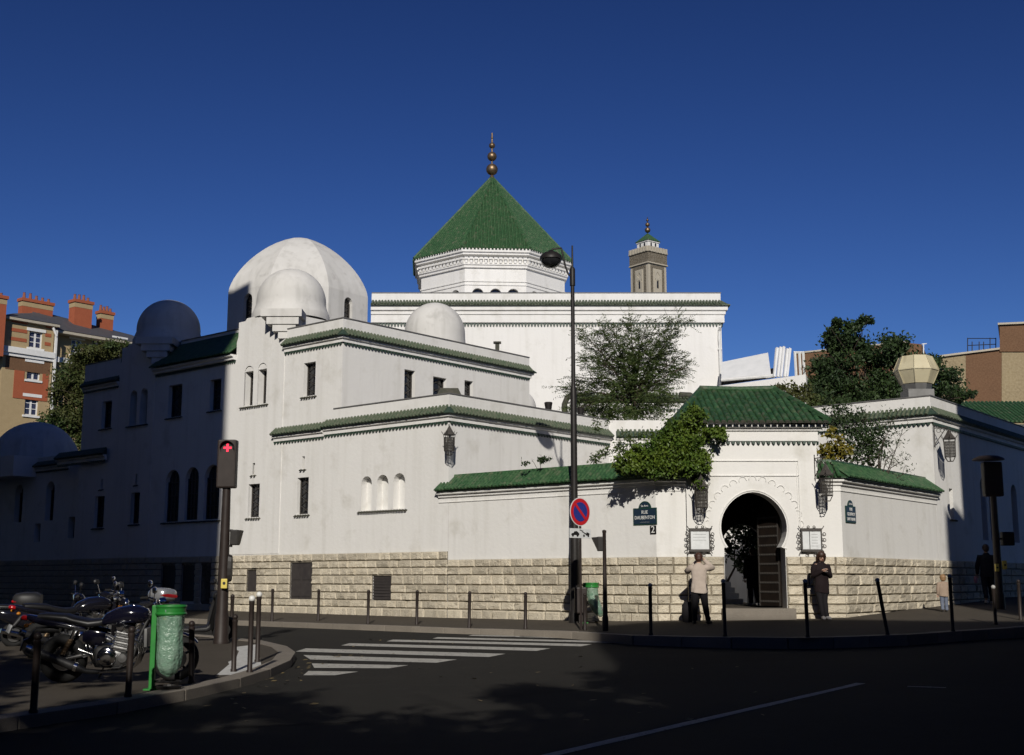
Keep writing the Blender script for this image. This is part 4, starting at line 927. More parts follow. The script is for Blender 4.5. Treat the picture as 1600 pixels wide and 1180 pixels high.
for M, q in [(GA,q) for q in wins]+[(GA2,q) for q in w2]:
    x0,x1,z0,z1 = q; mb = MB(M); mb.box(x0,x1,.22,.26,z0,z1); wn = obj('window', mb, 'blue_glass', apt)
    mb = MB(M); mb.box((x0+x1)/2-.09,(x0+x1)/2+.09,.15,.2,z0,z1)
    for x in (x0+.05,x1-.05): mb.box(x-.07,x+.07,.14,.2,z0,z1)
    for z in (z0+.05,z0+(z1-z0)*.36,z0+(z1-z0)*.68,z1-.05): mb.box(x0,x1,.16,.19,z-.03,z+.03)
    obj('frame', mb, 'white_paint', wn)
    mb = MB(M); mb.box(x0-.2,x1+.2,-.12,.1,z0-.22,z0-.03); obj('sill', mb, 'white_paint', wn); mb = MB(M); mb.box(x0-.28,x1+.28,-.08,.0,z1+.03,z1+.32); obj('lintel', mb, 'white_paint', wn)
mb = MB(GA); a = tA; b = tB
zs = ps(45,548,s1)[1]
mb.box(a-.2,b+.1,-.35,.0,zs-.45,zs+.1); mb.box(a-.2,b+.1,-.2,.0,zs-.75,zs-.45); mb.m = GA2; mb.box(tB,tC,-.3,0,zs-.5,zs); obj('string_course', mb, 'white_paint', apt)
for z in (zs+.9,zs+1.75,zs+2.6): 
    for (u,v) in ((a+.6,wx0-.25),(wx1+.25,b-.3)): mb = MB(GA); mb.box(u,v,-.04,.0,z-.16,z+.16); obj('red_brick_band', mb, 'brick_red', apt)
for (u,v) in ((a+1.2,wx0-.25),(wx1+.25,b-.3),(wx0-.249,wx1+.249)): mb = MB(GA); mb.box(u,v,-.05,.0,zs-4.6,zs-2.0 if u != wx0-.249 else wins[1][2]-.3); obj('red_brick_panel', mb, 'brick_red', apt)
mb = MB(GA); mb.box(a+.3,b-.2,-.03,0,zs-2.0,zs-.8); obj('speckled_band', mb, 'brick_brown', apt)
mb = MB(GA); mb.box(b+.02,b+.22,-.3,-.1,4,zE-.3); mb.tube([(b-.3,-.3,zE-.1),(b+.12,-.3,zE-.9)], .12, 6); obj('downpipe', mb, 'white_paint', apt)
mb = MB(GA); mb.box(a-.3,b+.3,-.45,.3,zE,zE+.25); mb.m = GA2; mb.box(b+.3,tC+1,-1.1,.3,zE-.4,zE-.15); obj('eaves', mb, 'stone_far', apt)
ridge_z = ps(70,490,s1-4)[1]
mb = MB(F0); zE2 = zE+.26
mb.add([(s1+.5,a-.4,zE2),(s1+.5,b+.4,zE2),(s1-14,b+.4,zE2),(s1-14,a-.4,zE2),(s1-5,a+3.2,ridge_z-.3),(s1-5,b+1,ridge_z+.2)], [(0,1,5,4),(1,2,5),(2,3,4,5),(3,0,4)])
mb.add([(s1-.1,b+.3,zE-.1),(s1-.1,tC+1.5,zE-.1),(s1-6,tC+1.5,ridge_z-.2),(s1-6,b+.3,ridge_z+.7),(s1-14,tC+1.5,zE),(s1-14,b+.3,zE)], [(0,1,2,3),(3,2,4,5),(0,3,5),(1,4,2)])
obj('roof', mb, 'slate', apt)
def chimney(pa, pb, py0, s, dep, pots):
    (t0,z1), (t1,_) = ps(*pa,s), ps(*pb,s); z0 = ps(pa[0],py0,s)[1]-2.0; mb = MB(GA @ Matrix.Translation((0,s1-s,0))); mb.box(t0,t1,0,dep,z0,z1-.5); mb.box(t0-.12,t1+.12,-.12,dep+.12,z1-.5,z1-.2); c = obj('chimney', mb, 'brick_red', apt)
    mb = MB(GA @ Matrix.Translation((0,s1-s,0))); mb.box(t0-.02,t1+.02,-.02,dep+.02,z1-1.0,z1-.52); obj('chimney_band', mb, 'brick_tan', c)
    for i in range(pots):
        p = t0+(t1-t0)*(i+.5)/pots; mb = MB(GA @ Matrix.Translation((0,s1-s,0))); h = random.uniform(.3,.65); mb.lathe([(.0,z1-.2),(.18,z1-.2),(.12,z1-.2+h),(.15,z1-.15+h),(.0,z1-.15+h)], (p,dep/2,0), 8)
        obj('chimney_pot', mb, 'pot', c)
chimney((36,462), (84,466), 492, s1-5, .8, 5); chimney((118,464), (146,458), 500, s1-4, 1.1, 4); chimney((158,482), (178,485), 505, s1-5.5, .8, 4); chimney((-14,455), (12,455), 520, s1+1.0, 1.6, 4)
rb = thing('brick_party_wall', (34,85,.3), 'bare brown brick party wall with pale patches at far right', 'building')
def fpoly(pts, Y, dep, m, name, parent):
    P = [atY(*p,Y) for p in pts]; n = len(P); mb = MB(); mb.add([(p.x,Y,p.z) for p in P]+[(p.x+dep*.42,Y+dep,p.z) for p in P], [tuple(range(n)),tuple(range(2*n-1,n-1,-1))]+[(i,n+i,n+(i+1)%n,(i+1)%n) for i in range(n)]); return obj(name, mb, m, parent)
fpoly([(1470,880),(1509,880),(1509,552),(1470,558)],85,8,'brick_pale','wall',rb); fpoly([(1509.2,880),(1565,880),(1565,546),(1509.2,552)],85,8,'brick_brown','wall',rb)
fpoly([(1565.2,880),(1640,880),(1640,548),(1565.2,548)],85,8,'brick_pale','wall',rb); fpoly([(1562,549.5),(1640,549.5),(1640,503),(1562,506)],84.9,9,'brick_brown','stair_head',rb)
fpoly([(1468,555),(1562,543),(1562,546),(1468,558)],84.8,9,'stone_far','coping',rb); fpoly([(1559,504.5),(1640,501),(1640,504),(1559,507.5)],84.7,9.4,'stone_far','coping',rb)
mb = MB()
for px in (1512,1519,1530,1537,1547,1556): 
    a = atY(px,552,86); b = atY(px,528 if px < 1515 or px > 1545 else 534,86); mb.tube([a,b], .035, 5)
mb.tube([atY(1512,529,86),atY(1556,529,86)], .03, 5); mb.tube([atY(1512,540,86),atY(1556,538,86)], .03, 5); obj('roof_railing', mb, 'iron_black', rb)
rb2 = thing('brick_gable', (22,92,.3), 'brown brick gable half hidden behind the dark trees', 'building')
fpoly([(1243,880),(1440,880),(1440,538),(1420,536),(1243,553)],92,8,'brick_brown','wall',rb2); fpoly([(1241,553),(1420,535),(1420,532.5),(1241,550.5)],91.9,8.2,'stone_far','coping',rb2)
mb = MB(); mb.tube([atY(1443,560,90),atY(1443,537,90)], .05, 5); mb.tube([atY(1440,538,90),atY(1448,537,90)], .04, 5); obj('aerial', mb, 'white_paint', rb2)
# ================================================================== trees and climbing plants
RNG = np.random.default_rng(11)
def leaf_mesh(name, pts, L, W, material, parent, droop=0.0, out=None):
    """one folded pointed leaf per point, turned at random"""
    n = len(pts); d = RNG.normal(size=(n,3)); d[:,2] -= droop
    if out is not None: d += out
    d /= np.linalg.norm(d,axis=1)[:,None]; r = RNG.normal(size=(n,3)); s = np.cross(d,r); s /= np.linalg.norm(s,axis=1)[:,None]; nn = np.cross(d,s)
    l = (L*RNG.uniform(.6,1.25,n))[:,None]; w_ = (W*RNG.uniform(.6,1.2,n))[:,None]
    a = pts; b = pts+d*l*.45+s*w_*.5+nn*l*.06; c = pts+d*l-nn*l*.08; e = pts+d*l*.45-s*w_*.5+nn*l*.06
    V = np.stack([a,b,c,e],1).reshape(-1,3)-np.array(parent['_loc']); k = np.arange(n)*4; F = np.stack([k,k+1,k+2,k+3],1)
    me = bpy.data.meshes.new(name); me.from_pydata(V.tolist(), [], F.tolist()); me.materials.append(MAT[material]); me.update()
    o = bpy.data.objects.new(name, me); COL.objects.link(o); o.parent = parent; o['_loc'] = tuple(parent['_loc']); return o
def blob_pts(blobs, Y, clump=.28, dy=None, per=28):
    out = []
    for (px,py,rx,ry,n) in blobs:
        c = atY(px,py,Y); k = Y/FPX; R = np.array([rx*k, (dy or (rx+ry)*.5*k), ry*k]); m = max(4,int(n/per))
        q = RNG.normal(size=(m,3)); q /= np.linalg.norm(q,axis=1)[:,None]; q *= (RNG.uniform(.15,1,m)**.55)[:,None]*R
        idx = RNG.integers(0,m,n); out.append(np.array(c)+q[idx]+RNG.normal(size=(n,3))*clump*np.minimum(R,R.mean())*.62)
    return np.concatenate(out)
def limbs(parent, base, tips, r0, name='trunk', split=.45, wob=.1, material='bark'):
    mb = MB(); base = Vector(base); cen = sum((Vector(t) for t in tips), Vector())/len(tips); fork = base.lerp(Vector((cen.x,cen.y,cen.z)), split); fork.z = base.z+(cen.z-base.z)*split
    mid = base.lerp(fork,.5)+Vector((random.uniform(-wob,wob),random.uniform(-wob,wob),0)); mb.tube([base,mid,fork],[r0,r0*.8,r0*.62],9)
    for t in tips:
        t = Vector(t); m = fork.lerp(t,.5)+Vector((random.uniform(-wob,wob),random.uniform(-wob,wob),random.uniform(0,wob*2)))*1.6; mb.tube([fork,m,t],[r0*.5,r0*.28,r0*.07],6)
        for _ in range(3):
            u = m.lerp(t,random.uniform(.1,.7)); v = u+Vector((random.uniform(-1,1),random.uniform(-1,1),random.uniform(-.1,1)))*(t-fork).length*.28; mb.tube([u,(u+v)/2+Vector((0,0,.05)),v],[r0*.16,r0*.1,r0*.04],5)
    return obj(name, mb, material, parent, smooth=60)
def fronds(parent, pts, centre, L, material, pairs=7):
    """feathery pinnate leaves: rows of narrow leaflets on short drooping stalks"""
    n = len(pts); d = pts-np.array(centre); d /= (np.linalg.norm(d,axis=1)[:,None]+1e-6); d = d*.9+RNG.normal(size=(n,3))*.55; d[:,2] = d[:,2]*.6-.12; d /= np.linalg.norm(d,axis=1)[:,None]
    s = np.cross(d,np.array([0,0,1.0])+RNG.normal(size=(n,3))*.35); s /= np.linalg.norm(s,axis=1)[:,None]; P, D = [], []
    l = L*RNG.uniform(.6,1.3,n)
    for i in range(pairs):
        f = (i+1)/pairs
        for sg in (1,-1): P.append(pts+d*(l*f)[:,None]+np.array([0,0,-.12])*(l*f*f)[:,None]); D.append(s*sg*1.0+d*.45)
    P = np.concatenate(P); D = np.concatenate(D)
    return leaf_mesh('crown', P, .115, .034, material, parent, out=D*5)
ft = thing('feathery_tree', (4.8,45.6,.4), 'airy tree with feathery leaves rising behind the low parapet', 'tree')
TY = 45.6; core = np.array(atY(978,628,TY)); tips_px = [(1062,497),(1040,508),(1012,503),(985,498),(958,512),(935,508),(912,520),(1048,530),(1062,556),(1030,548),(1002,530),(972,535),(940,545),(915,558),(900,590),(884,606),(890,640),(1050,590),(1068,572),(1040,612),(1058,630),(1020,575),(990,560),(955,572),(928,590),(905,625),(915,648),(1030,645),(1005,600),(960,600),(940,625),(985,590),(1015,620),(955,650),(985,655)]
FP, FO = [], []
for (px,py) in tips_px:
    tip = np.array(atY(px,py,TY+RNG.uniform(-1.0,1.0))); d = tip-core; L_ = np.linalg.norm(d); n = int(18+L_*21)
    f = RNG.uniform(.35,1.0,n)**.8; FP.append(core+d*f[:,None]+RNG.normal(size=(n,3))*np.array([.13,.16,.10])); FO.append(np.repeat(d[None]/L_,n,0))
FP = np.concatenate(FP); fr = fronds(ft, FP, core, .50, 'leaf_feather', 8)
limbs(ft, (4.8,45.6,.4), [atY(px,py,TY) for (px,py) in tips_px[:24]], .10, split=.82, wob=.12)
fill = [(985,575,22,24,500),(978,615,34,28,1500),(965,645,44,18,1300),(1005,640,30,18,700),(1000,600,22,18,400),(935,655,24,12,300)]
leaf_mesh('inner_foliage', blob_pts(fill, TY+.2, .4, dy=.8), .14, .05, 'leaf_feather', ft)
iv = thing('climbing_vine', (4.6,31.6,2.0), 'bright green leafy vine spilling over the wall left of the arch', 'vine')
IB = [(1028,722,48,22,1500),(1062,684,36,28,1500),(1084,655,20,22,520),(1112,678,30,9,330),(1000,728,34,16,500),(1062,732,32,13,500),(1092,724,18,18,420),(1040,700,40,28,900),(980,716,22,14,240),(1030,740,26,8,180),(1092,752,11,16,200),(1072,712,40,24,700),(1128,674,14,5,120),(975,732,20,8,160),(1002,708,26,16,420)]
ipts = blob_pts([(a,b,c,d,int(n*2.7)) for (a,b,c,d,n) in IB], 31.55, .30, dy=.42, per=70); leaf_mesh('foliage', ipts, .085, .068, 'leaf_ivy', iv, droop=.5)
limbs(iv, (4.3,33.0,.6), [atY(p[0],p[1],31.9)+Vector((0,.1,.15)) for p in IB[:9]], .05, name='stem', split=1.0, wob=.04)
tw = thing('creeper', st(3.3,.3,4.2), 'sparse dark creeper on the wall coping below the lantern', 'vine')
leaf_mesh('foliage', blob_pts([(836,722,20,7,90),(852,718,8,5,30)], 34.6, .4, dy=.2), .11, .07, 'leaf_dark', tw); limbs(tw, st(3.2,.5,4.3), [atY(830,720,34.6),atY(850,716,34.6)], .02, name='stem')
sh = thing('courtyard_shrub', (3.6,33.6,.5), 'dark shrub showing between the vine and the feathery tree', 'shrub')
leaf_mesh('foliage', blob_pts([(955,708,30,14,260),(935,716,18,9,120),(985,692,24,16,220),(940,668,14,14,110),(1000,676,16,10,90)], 34.2, .4, dy=.4), .095, .05, 'leaf_feather', sh); limbs(sh, (3.6,34.2,.5), [atY(955,705,34.2),atY(985,690,34.2)], .05, name='stem')
dt = thing('dark_tree', (17,56,.3), 'large dark evergreen tree rising behind the extract cowl', 'tree')
DB = [(1318,528,32,22,1100),(1298,512,12,9,200),(1340,510,14,9,240),(1378,545,48,26,1500),(1315,578,48,36,1700),(1415,585,50,34,1500),(1478,600,32,26,900),(1295,625,40,24,1000),(1365,618,55,28,1500),(1445,570,34,18,700),(1500,622,16,10,240),(1270,600,20,20,300)]
leaf_mesh('crown', blob_pts([(a,b,c,d,int(n*2.5)) for (a,b,c,d,n) in DB], 56, .27, dy=1.6, per=90), .19, .12, 'leaf_dark', dt); limbs(dt, (17,56,.3), [atY(p[0],p[1],56) for p in DB[:9]], .2)
bs = thing('twiggy_shrub', (10,35.2,.6), 'twiggy shrub leaning over the right courtyard wall', 'shrub')
BB = [(1330,668,34,24,700),(1345,702,36,28,1000),(1318,645,30,16,380),(1370,690,24,32,420),(1300,720,20,14,240)]
leaf_mesh('foliage', blob_pts(BB, 35.3, .45, dy=.5), .13, .06, 'leaf_dark', bs)
tips = [atY(*p) for p in ((1405,640,35.2),(1392,660,35),(1420,715,34.9),(1410,690,35),(1425,735,34.9),(1398,722,35),(1412,668,35.2),(1352,640,35.3),(1300,635,35.3),(1320,632,35.3),(1390,642,35.2))]
limbs(bs, (10.0,35.2,.6), tips, .045, name='stem', split=.62, wob=.12)
tp = np.concatenate([np.array(atY(1345,700,35.2))[None]*(1-f)+np.array(t)[None]*f+RNG.normal(size=(12,3))*.07 for t in tips for f in (.55,.7,.82,.92,1.0)]); leaf_mesh('twig_leaves', tp, .085, .035, 'leaf_dark', bs)
ys = thing('yellow_shrub', (8.9,34.6,.6), 'yellow autumn shrub beside the gateway cornice', 'shrub')
leaf_mesh('foliage', blob_pts([(1302,694,18,26,300),(1292,712,12,14,110),(1318,708,12,12,80)], 34.6, .4, dy=.35), .14, .09, 'leaf_yellow', ys); limbs(ys, (8.9,34.6,.6), [atY(1302,692,34.6),atY(1292,712,34.6)], .03, name='stem')
rs = thing('roof_creeper', (9.6,47,.3), 'reddish green creeper between gateway roof and dark tree', 'vine')
leaf_mesh('foliage', blob_pts([(1250,622,34,16,700),(1235,608,30,9,300),(1270,640,22,18,400),(1285,650,16,20,300)], 46, .4, dy=.6), .16, .10, 'leaf_far', rs); limbs(rs, (11,46.2,.3), [atY(1250,622,46),atY(1285,650,46)], .06, name='stem')
lt = thing('street_tree', (-26.5,75,.3), 'leafy tree with yellowing edge below the red chimneys', 'tree')
LB = [(152,556,46,24,1300),(190,556,30,18,500),(112,602,34,36,1300),(135,655,52,42,1900),(165,600,40,30,1100),(92,655,18,40,420),(120,705,40,24,700),(185,690,30,24,400)]
leaf_mesh('crown', blob_pts([(a,b,c,d,int(n*3.4)) for (a,b,c,d,n) in LB], 75, .25, dy=2.2, per=110), .20, .125, 'leaf_far', lt); limbs(lt, (-26.5,75,.3), [atY(p[0],p[1],75) for p in LB], .22)
cb = thing('courtyard_bush', (6.0,39.2,.84), 'dark bush seen through the entrance arch', 'shrub')
leaf_mesh('foliage', blob_pts([(1150,812,24,18,700),(1185,800,24,26,1000),(1138,850,10,22,260),(1190,848,24,34,1500),(1172,880,20,26,1000),(1165,835,16,14,400)], 39.2, .42, dy=.5), .15, .09, 'leaf_dark', cb); limbs(cb, (6.6,39.4,.84), [atY(1150,815,39.2),atY(1185,800,39.2),atY(1195,850,39.2)], .05, name='stem')
# street trees behind the camera: their crowns throw the leafy edge of shade over the crossing
def shade_tree(label, base, blobs, n, L):
    t = thing('street_tree', base, label, 'tree', 'street trees behind the camera'); P = []
    for (c, r) in blobs:
        m = max(6,n//40); q = RNG.normal(size=(m,3)); q /= np.linalg.norm(q,axis=1)[:,None]; q *= (RNG.uniform(.2,1,m)**.5)[:,None]*r; i = RNG.integers(0,m,n); P.append(np.array(c)+q[i]+RNG.normal(size=(n,3))*r*.16)
    leaf_mesh('crown', np.concatenate(P), L, L*.7, 'leaf_far', t); limbs(t, base, [Vector(c) for c,_ in blobs], .18)
shade_tree('street tree standing left behind the camera', (-8.4,1.0,.13), [((-8.4,1,7.5),2.1),((-6.9,.6,6.4),1.4),((-8.8,1.4,10),1.9),((-7.7,1.0,9.4),1.5),((-9.6,.6,6.0),1.6)], 800, .38)
shade_tree('street tree standing right behind the camera', (4.2,-4.0,.13), [((3.6,-4,10.5),1.9),((2.6,-4.2,12.6),1.4),((4.4,-4,13.5),1.7),((5.2,-4,11),1.9),((2.2,-4,9.2),1.3)], 1100, .36)
shade_tree('street tree standing directly behind the camera', (-1.6,-5.2,.13), [((-1.6,-5.2,9.6),1.6),((-3.4,-5.2,11.0),1.2),((.4,-5.2,11.6),1.0),((-4.6,-5.2,9.8),1.3),((1.2,-5.2,10.2),1.2)], 700, .34)
# ================================================================== street furniture
def text(name, s, size, M, material, parent, align='CENTER', ext=.002):
    c = bpy.data.curves.new(name,'FONT'); c.body = s; c.size = size; c.align_x = align; c.align_y = 'CENTER'; c.extrude = ext; c.materials.append(MAT[material]); c.resolution_u = 3
    tmp = bpy.data.objects.new(name, c); me = bpy.data.meshes.new_from_object(tmp); me.materials.clear(); me.materials.append(MAT[material]); bpy.data.objects.remove(tmp); o = bpy.data.objects.new(name, me)
    COL.objects.link(o); o.parent = parent; l = parent['_loc']; o.matrix_local = Matrix.Translation((-l[0],-l[1],-l[2])) @ M; return o
def upright(M, x, z, y=-.02, sx=1.0):           # text plane standing on a wall frame, facing out
    return M @ Matrix.Translation((x,y,z)) @ Matrix.Rotation(math.pi/2,4,'X') @ Matrix.Diagonal((sx,1,1,1))
# ---- bollards
def bollard(base, h, cap, label, tilt=(0,0), capm='cap_white_shaded'):
    t = thing('bollard', base, label, 'bollard', 'bollards along the kerbs'); mb = MB(); x,y,z = base; r = .041
    mb.lathe([(r*1.25,z-.02),(r*1.25,z+.04),(r,z+.055),(r,z+h-.13),(r*1.12,z+h-.12),(r*1.12,z+h-.085),(r*.75,z+h-.075)], (x,y,0), 14); obj('post', mb, 'iron_brown', t, smooth=40)
    mb = MB()
    if cap == 'ball': mb.ball((x,y,z+h-.042), .046, nu=14, nv=10)
    else: mb.ball((x,y,z+h-.045), .052, nu=14, nv=10)
    obj('cap', mb, capm if cap == 'white' else 'iron_brown', t, smooth=60)
    t.rotation_euler = (tilt[0],tilt[1],0)
BL = [((425,971),.95,'ball','short dark bollard nearest the narrow basement slot'), ((497,970),.91,'ball','dark bollard just right of the double basement shutter'), ((575,975),.93,'ball','dark bollard just left of the louvred basement vent'),
      ((651,976),.92,'ball','dark bollard just right of the louvred basement vent'), ((733,981),.92,'ball','dark bollard under the green coping end near the lantern'), ((821,983),.9,'ball','dark bollard halfway between lantern corner and street lamp'),
      ((914,985),.88,'ball','short dark bollard in front of the lamp foot and bin'), ((1017,993),1.13,'white','tall bollard below the blue street name plate'), ((1133,995),1.22,'white','tall bollard in front of the left arch jamb'),
      ((1262,996),1.22,'white','tall bollard beside the woman in black'), ((1387,993),1.24,'white','leaning tall bollard in front of the right stone wall'), ((1489,988),1.3,'white','white-capped bollard beside the small child'), ((1556,976),.95,'white','bollard touching the right traffic signal pole'), ((1595,969),1.02,'ball','bollard at the right edge of the picture')]
for (p,h,c,l) in BL:
    b = pav_at(*p); bollard(b, h, c, l, tilt=(0,math.radians(-8)) if 'leaning' in l else (random.uniform(-.012,.012),random.uniform(-.012,.012)))
def left_at(px, py):
    z = .14
    for _ in range(30): p = atZ(px,py,z); z = zleft(p.y)
    return p
LL = [((52,1116),.88,'ball','bollard in front of the black motorcycle rear wheel'), ((200,1091),.88,'ball','bollard in front of the motorcycle engine'), ((299,1069),.88,'ball','slightly tilted bollard right of the green bag bin'), ((365,1050),.90,'ball','short bollard with dark ball standing on the white pad'),
      ((390,1052),1.2,'white','nearer of two tall white-capped bollards at the crossing'), ((402,1035),1.2,'white','farther of two tall white-capped bollards at the crossing'), ((361,996),.95,'ball','dark bollard hidden behind the left signal pole')]
for (p,h,c,l) in LL: bollard(left_at(*p), h, c, l, capm='white_paint', tilt=(0,-.035) if 'tilted' in l else (random.uniform(-.012,.012),random.uniform(-.012,.012)))
# ---- street lamp
lb = pav_at(899,973); lamp = thing('street_lamp', lb, 'tall black street lamp with a saucer lantern beside the wall', 'street lamp')
x,y,z = lb; top = atY(890,384,y).z
mb = MB(); mb.lathe([(.17,z-.02),(.17,z+.25),(.13,z+.32),(.125,z+1.2),(.115,z+2.4),(.1,z+2.5),(.088,z+4.0),(.085,z+6.2),(.062,z+6.3),(.058,z+6.35),(.052,top-1.0),(.05,top-.75),(.03,top-.7),(.022,top)], (x,y,0), 16)
obj('pole', mb, 'iron_black', lamp, smooth=40)
mb = MB(); za = atY(890,440,y).z; zl = atY(862,400,y).z; lx = atY(861,405,y).x
mb.lathe([(.075,za-.12),(.075,za+.35),(.05,za+.4)], (x,y,0), 12)
mb.tube([(x,y,za+.1),(x-.12,y,za+.22),(x-.2,y,za+.45),(x-.28,y,zl+.12),((x+lx)/2,y,zl+.22),(lx+.05,y,zl+.2),(lx,y,zl+.1)], .026, 8); obj('arm', mb, 'iron_black', lamp, smooth=50)
mb = MB(); c = zl; mb.lathe([(.0,c+.17),(.06,c+.16),(.1,c+.11),(.2,c+.08),(.29,c+.0),(.315,c-.07),(.315,c-.11),(.29,c-.115)], (lx,y,0), 22); shd = obj('lantern_shade', mb, 'iron_black', lamp, smooth=45)
mb = MB(); mb.lathe([(.29,c-.112),(.27,c-.2),(.2,c-.29),(.1,c-.34),(.0,c-.355)], (lx,y,0), 22); obj('lantern_bowl', mb, 'dark_glass', lamp, smooth=60)
# ---- no-parking sign
nb = pav_at(908,985); sg = thing('parking_sign', nb, 'round red and blue no-parking sign with a tow-away plate', 'road sign'); x,y,z = nb
zc = atY(909,800,y).z; mb = MB(); mb.tube([(x,y,z),(x,y,zc+.3)], .03, 10); obj('post', mb, 'iron_brown', sg)
SA = math.radians(42); SM = Matrix.Translation((x,y-.045,zc)) @ Matrix.Rotation(SA,4,'Z')
def disc(r, yy, n=36, th=.004): 
    mb = MB(SM); pts = [(r*math.cos(2*math.pi*i/n), r*math.sin(2*math.pi*i/n)) for i in range(n)]
    mb.add([(p[0],yy,p[1]) for p in pts]+[(p[0],yy+th,p[1]) for p in pts], [tuple(range(n)),tuple(range(2*n-1,n-1,-1))]+[(i,n+i,n+(i+1)%n,(i+1)%n) for i in range(n)]); return mb
obj('rim', disc(.345,0,th=.012), 'sign_white', sg); obj('red_disc', disc(.325,-.006), 'sign_red', sg); obj('blue_disc', disc(.235,-.012), 'sign_blue', sg)
mb = MB(SM @ Matrix.Rotation(math.radians(45),4,'Y')); mb.box(-.245,.245,-.019,-.013,-.034,.034); obj('slash', mb, 'sign_red', sg)
PM = Matrix.Translation((x,y-.045,zc-.52)) @ Matrix.Rotation(SA,4,'Z'); mb = MB(PM); mb.bbox(-.36,.36,0,.012,-.115,.115,.004); pl = obj('tow_plate', mb, 'sign_white', sg)
mb = MB(PM)
def flat(poly, yy=-.004): mb.add([(p[0],yy,p[1]) for p in poly], [tuple(range(len(poly)))])
flat([(-.32,-.045),(-.30,-.005),(-.24,.005),(-.20,.045),(-.12,.05),(-.06,.01),(-.04,-.01),(-.04,-.045)])
for cx in (-.26,-.1): flat([(cx+.035*math.cos(t*.524),-.05+.035*math.sin(t*.524)) for t in range(12)], -.006)
flat([(.30,-.05),(.32,.0),(.27,.02),(.22,.03),(.2,-.0),(.06,.05),(.05,.035),(.19,-.03),(.2,-.05)]); flat([(.05,.05),(.12,.055),(-.02,.09),(-.03,.075)])
for cx in (.27,.12): flat([(cx+.03*math.cos(t*.524),-.055+.03*math.sin(t*.524)) for t in range(12)], -.006)
obj('tow_pictogram', mb, 'letter_black', pl)
# ---- traffic signals
def hood(mb, c, r, d, L, n=12):
    d = Vector(d).normalized(); s = Vector((-d.y,d.x,0)); vs = []
    for (l,) in ((0,),(1,)):
        for i in range(n+1): t = math.radians(-20+220*i/n); vs.append(Vector(c)+d*(L*l)+s*math.cos(t)*r+Vector((0,0,1))*math.sin(t)*r)
    mb.add(vs, [(i,i+1,n+2+i,n+1+i) for i in range(n)]+[(n+1+i,n+2+i,i+1,i) for i in range(n)])
sb = left_at(345,1006); x,y,z = sb
sig = thing('traffic_signal', sb, 'brown traffic signal showing a red cross at the left crossing', 'traffic signal')
zt = atY(353,763,y).z; zh = atY(353,688,y).z; k = y/FPX
mb = MB(); mb.lathe([(.165,z-.02),(.165,z+.06),(.15,z+.1),(.145,z+.55),(.125,z+.65),(.105,z+1.8),(.085,zt+.02)], (x,y,0), 18); obj('pole', mb, 'iron_brown', sig, smooth=40)
mb = MB(Matrix.Translation((x+.0,y-.02,0))); mb.bbox(-15*k*.98,15*k*.98,-.13,.13,zt,zh,.035); obj('head', mb, 'iron_brown', sig)
lc = Vector((x+.02,y-.13,atY(353,701,y).z)); mb = MB(); mb.lathe([(.0,0),(.125,0),(.135,-.012)], (lc.x,lc.y-.004,lc.z), 20, axis='Y'); obj('lens_housing', mb, 'letter_black', sig)
mb = MB(); hood(mb, (lc.x,lc.y,lc.z), .145, (0,-1,0), .14); obj('visor', mb, 'iron_black', sig)
mb = MB(); mb.box(lc.x-.085,lc.x+.085,lc.y-.03,lc.y-.02,lc.z-.022,lc.z+.022); mb.box(lc.x-.022,lc.x+.022,lc.y-.032,lc.y-.0195,lc.z-.085,lc.z+.085); obj('red_cross', mb, 'signal_red', sig)
zp = atY(368,840,y).z; mb = MB(); mb.bbox(x+.13,x+.30,y-.12,y+.12,zp-.16,zp+.16,.02); mb.box(x+.05,x+.16,y-.03,y+.03,zp+.12,zp+.17); mb.box(x+.05,x+.16,y-.03,y+.03,zp-.2,zp-.15)
mb.add([(x+.30,y-.13,zp-.13),(x+.36,y-.15,zp+.15),(x+.36,y+.15,zp+.15),(x+.30,y+.13,zp-.13)]+[(x+.29,y-.13,zp-.13),(x+.29,y-.15,zp+.15),(x+.29,y+.15,zp+.15),(x+.29,y+.13,zp-.13)], [(0,1,2,3),(0,4,5,1),(1,5,6,2),(2,6,7,3)])
obj('repeater_head', mb, 'iron_black', sig)
zb_ = atY(360,888,y).z; mb = MB(); mb.loft([(x+.1,y,zb_,.1,.3,2.5),(x+.17,y,zb_,.09,.27,2.5)], axis='X'); obj('junction_box', mb, 'iron_black', sig)
zy = atY(354,912,y).z; mb = MB(); mb.bbox(x+.0,x+.13,y-.21,y-.13,zy-.1,zy+.1,.015); bx_ = obj('button_box', mb, 'sticker_yellow', sig); mb = MB(); mb.lathe([(.0,0),(.03,0),(.03,.01)], (x+.07,y-.225,zy+.01), 12, axis='Y'); obj('button', mb, 'letter_black', bx_)
mb2 = pav_at(946,986); x,y,z = mb2; sig2 = thing('pedestrian_signal', mb2, 'low brown pedestrian signal post right of the no-parking sign', 'traffic signal')
zt = atY(944,829,y).z; mb = MB(); mb.lathe([(.075,z-.02),(.075,z+.3),(.06,z+.36),(.045,z+1.4),(.042,zt-.06),(.05,zt-.05),(.05,zt),(.0,zt+.02)], (x,y,0), 12); obj('post', mb, 'iron_brown', sig2, smooth=40)
zs_ = atY(936,850,y).z; mb = MB(); mb.bbox(x-.17,x-.03,y-.12,y+.12,zs_-.17,zs_+.17,.02); mb.add([(x-.17,y-.13,zs_-.13),(x-.3,y-.16,zs_+.15),(x-.3,y+.16,zs_+.15),(x-.17,y+.13,zs_-.13),(x-.16,y-.13,zs_+.16),(x-.16,y+.13,zs_+.16)], [(0,1,2,3),(0,4,1),(3,2,5),(1,4,5,2)]); obj('signal_head', mb, 'iron_black', sig2)
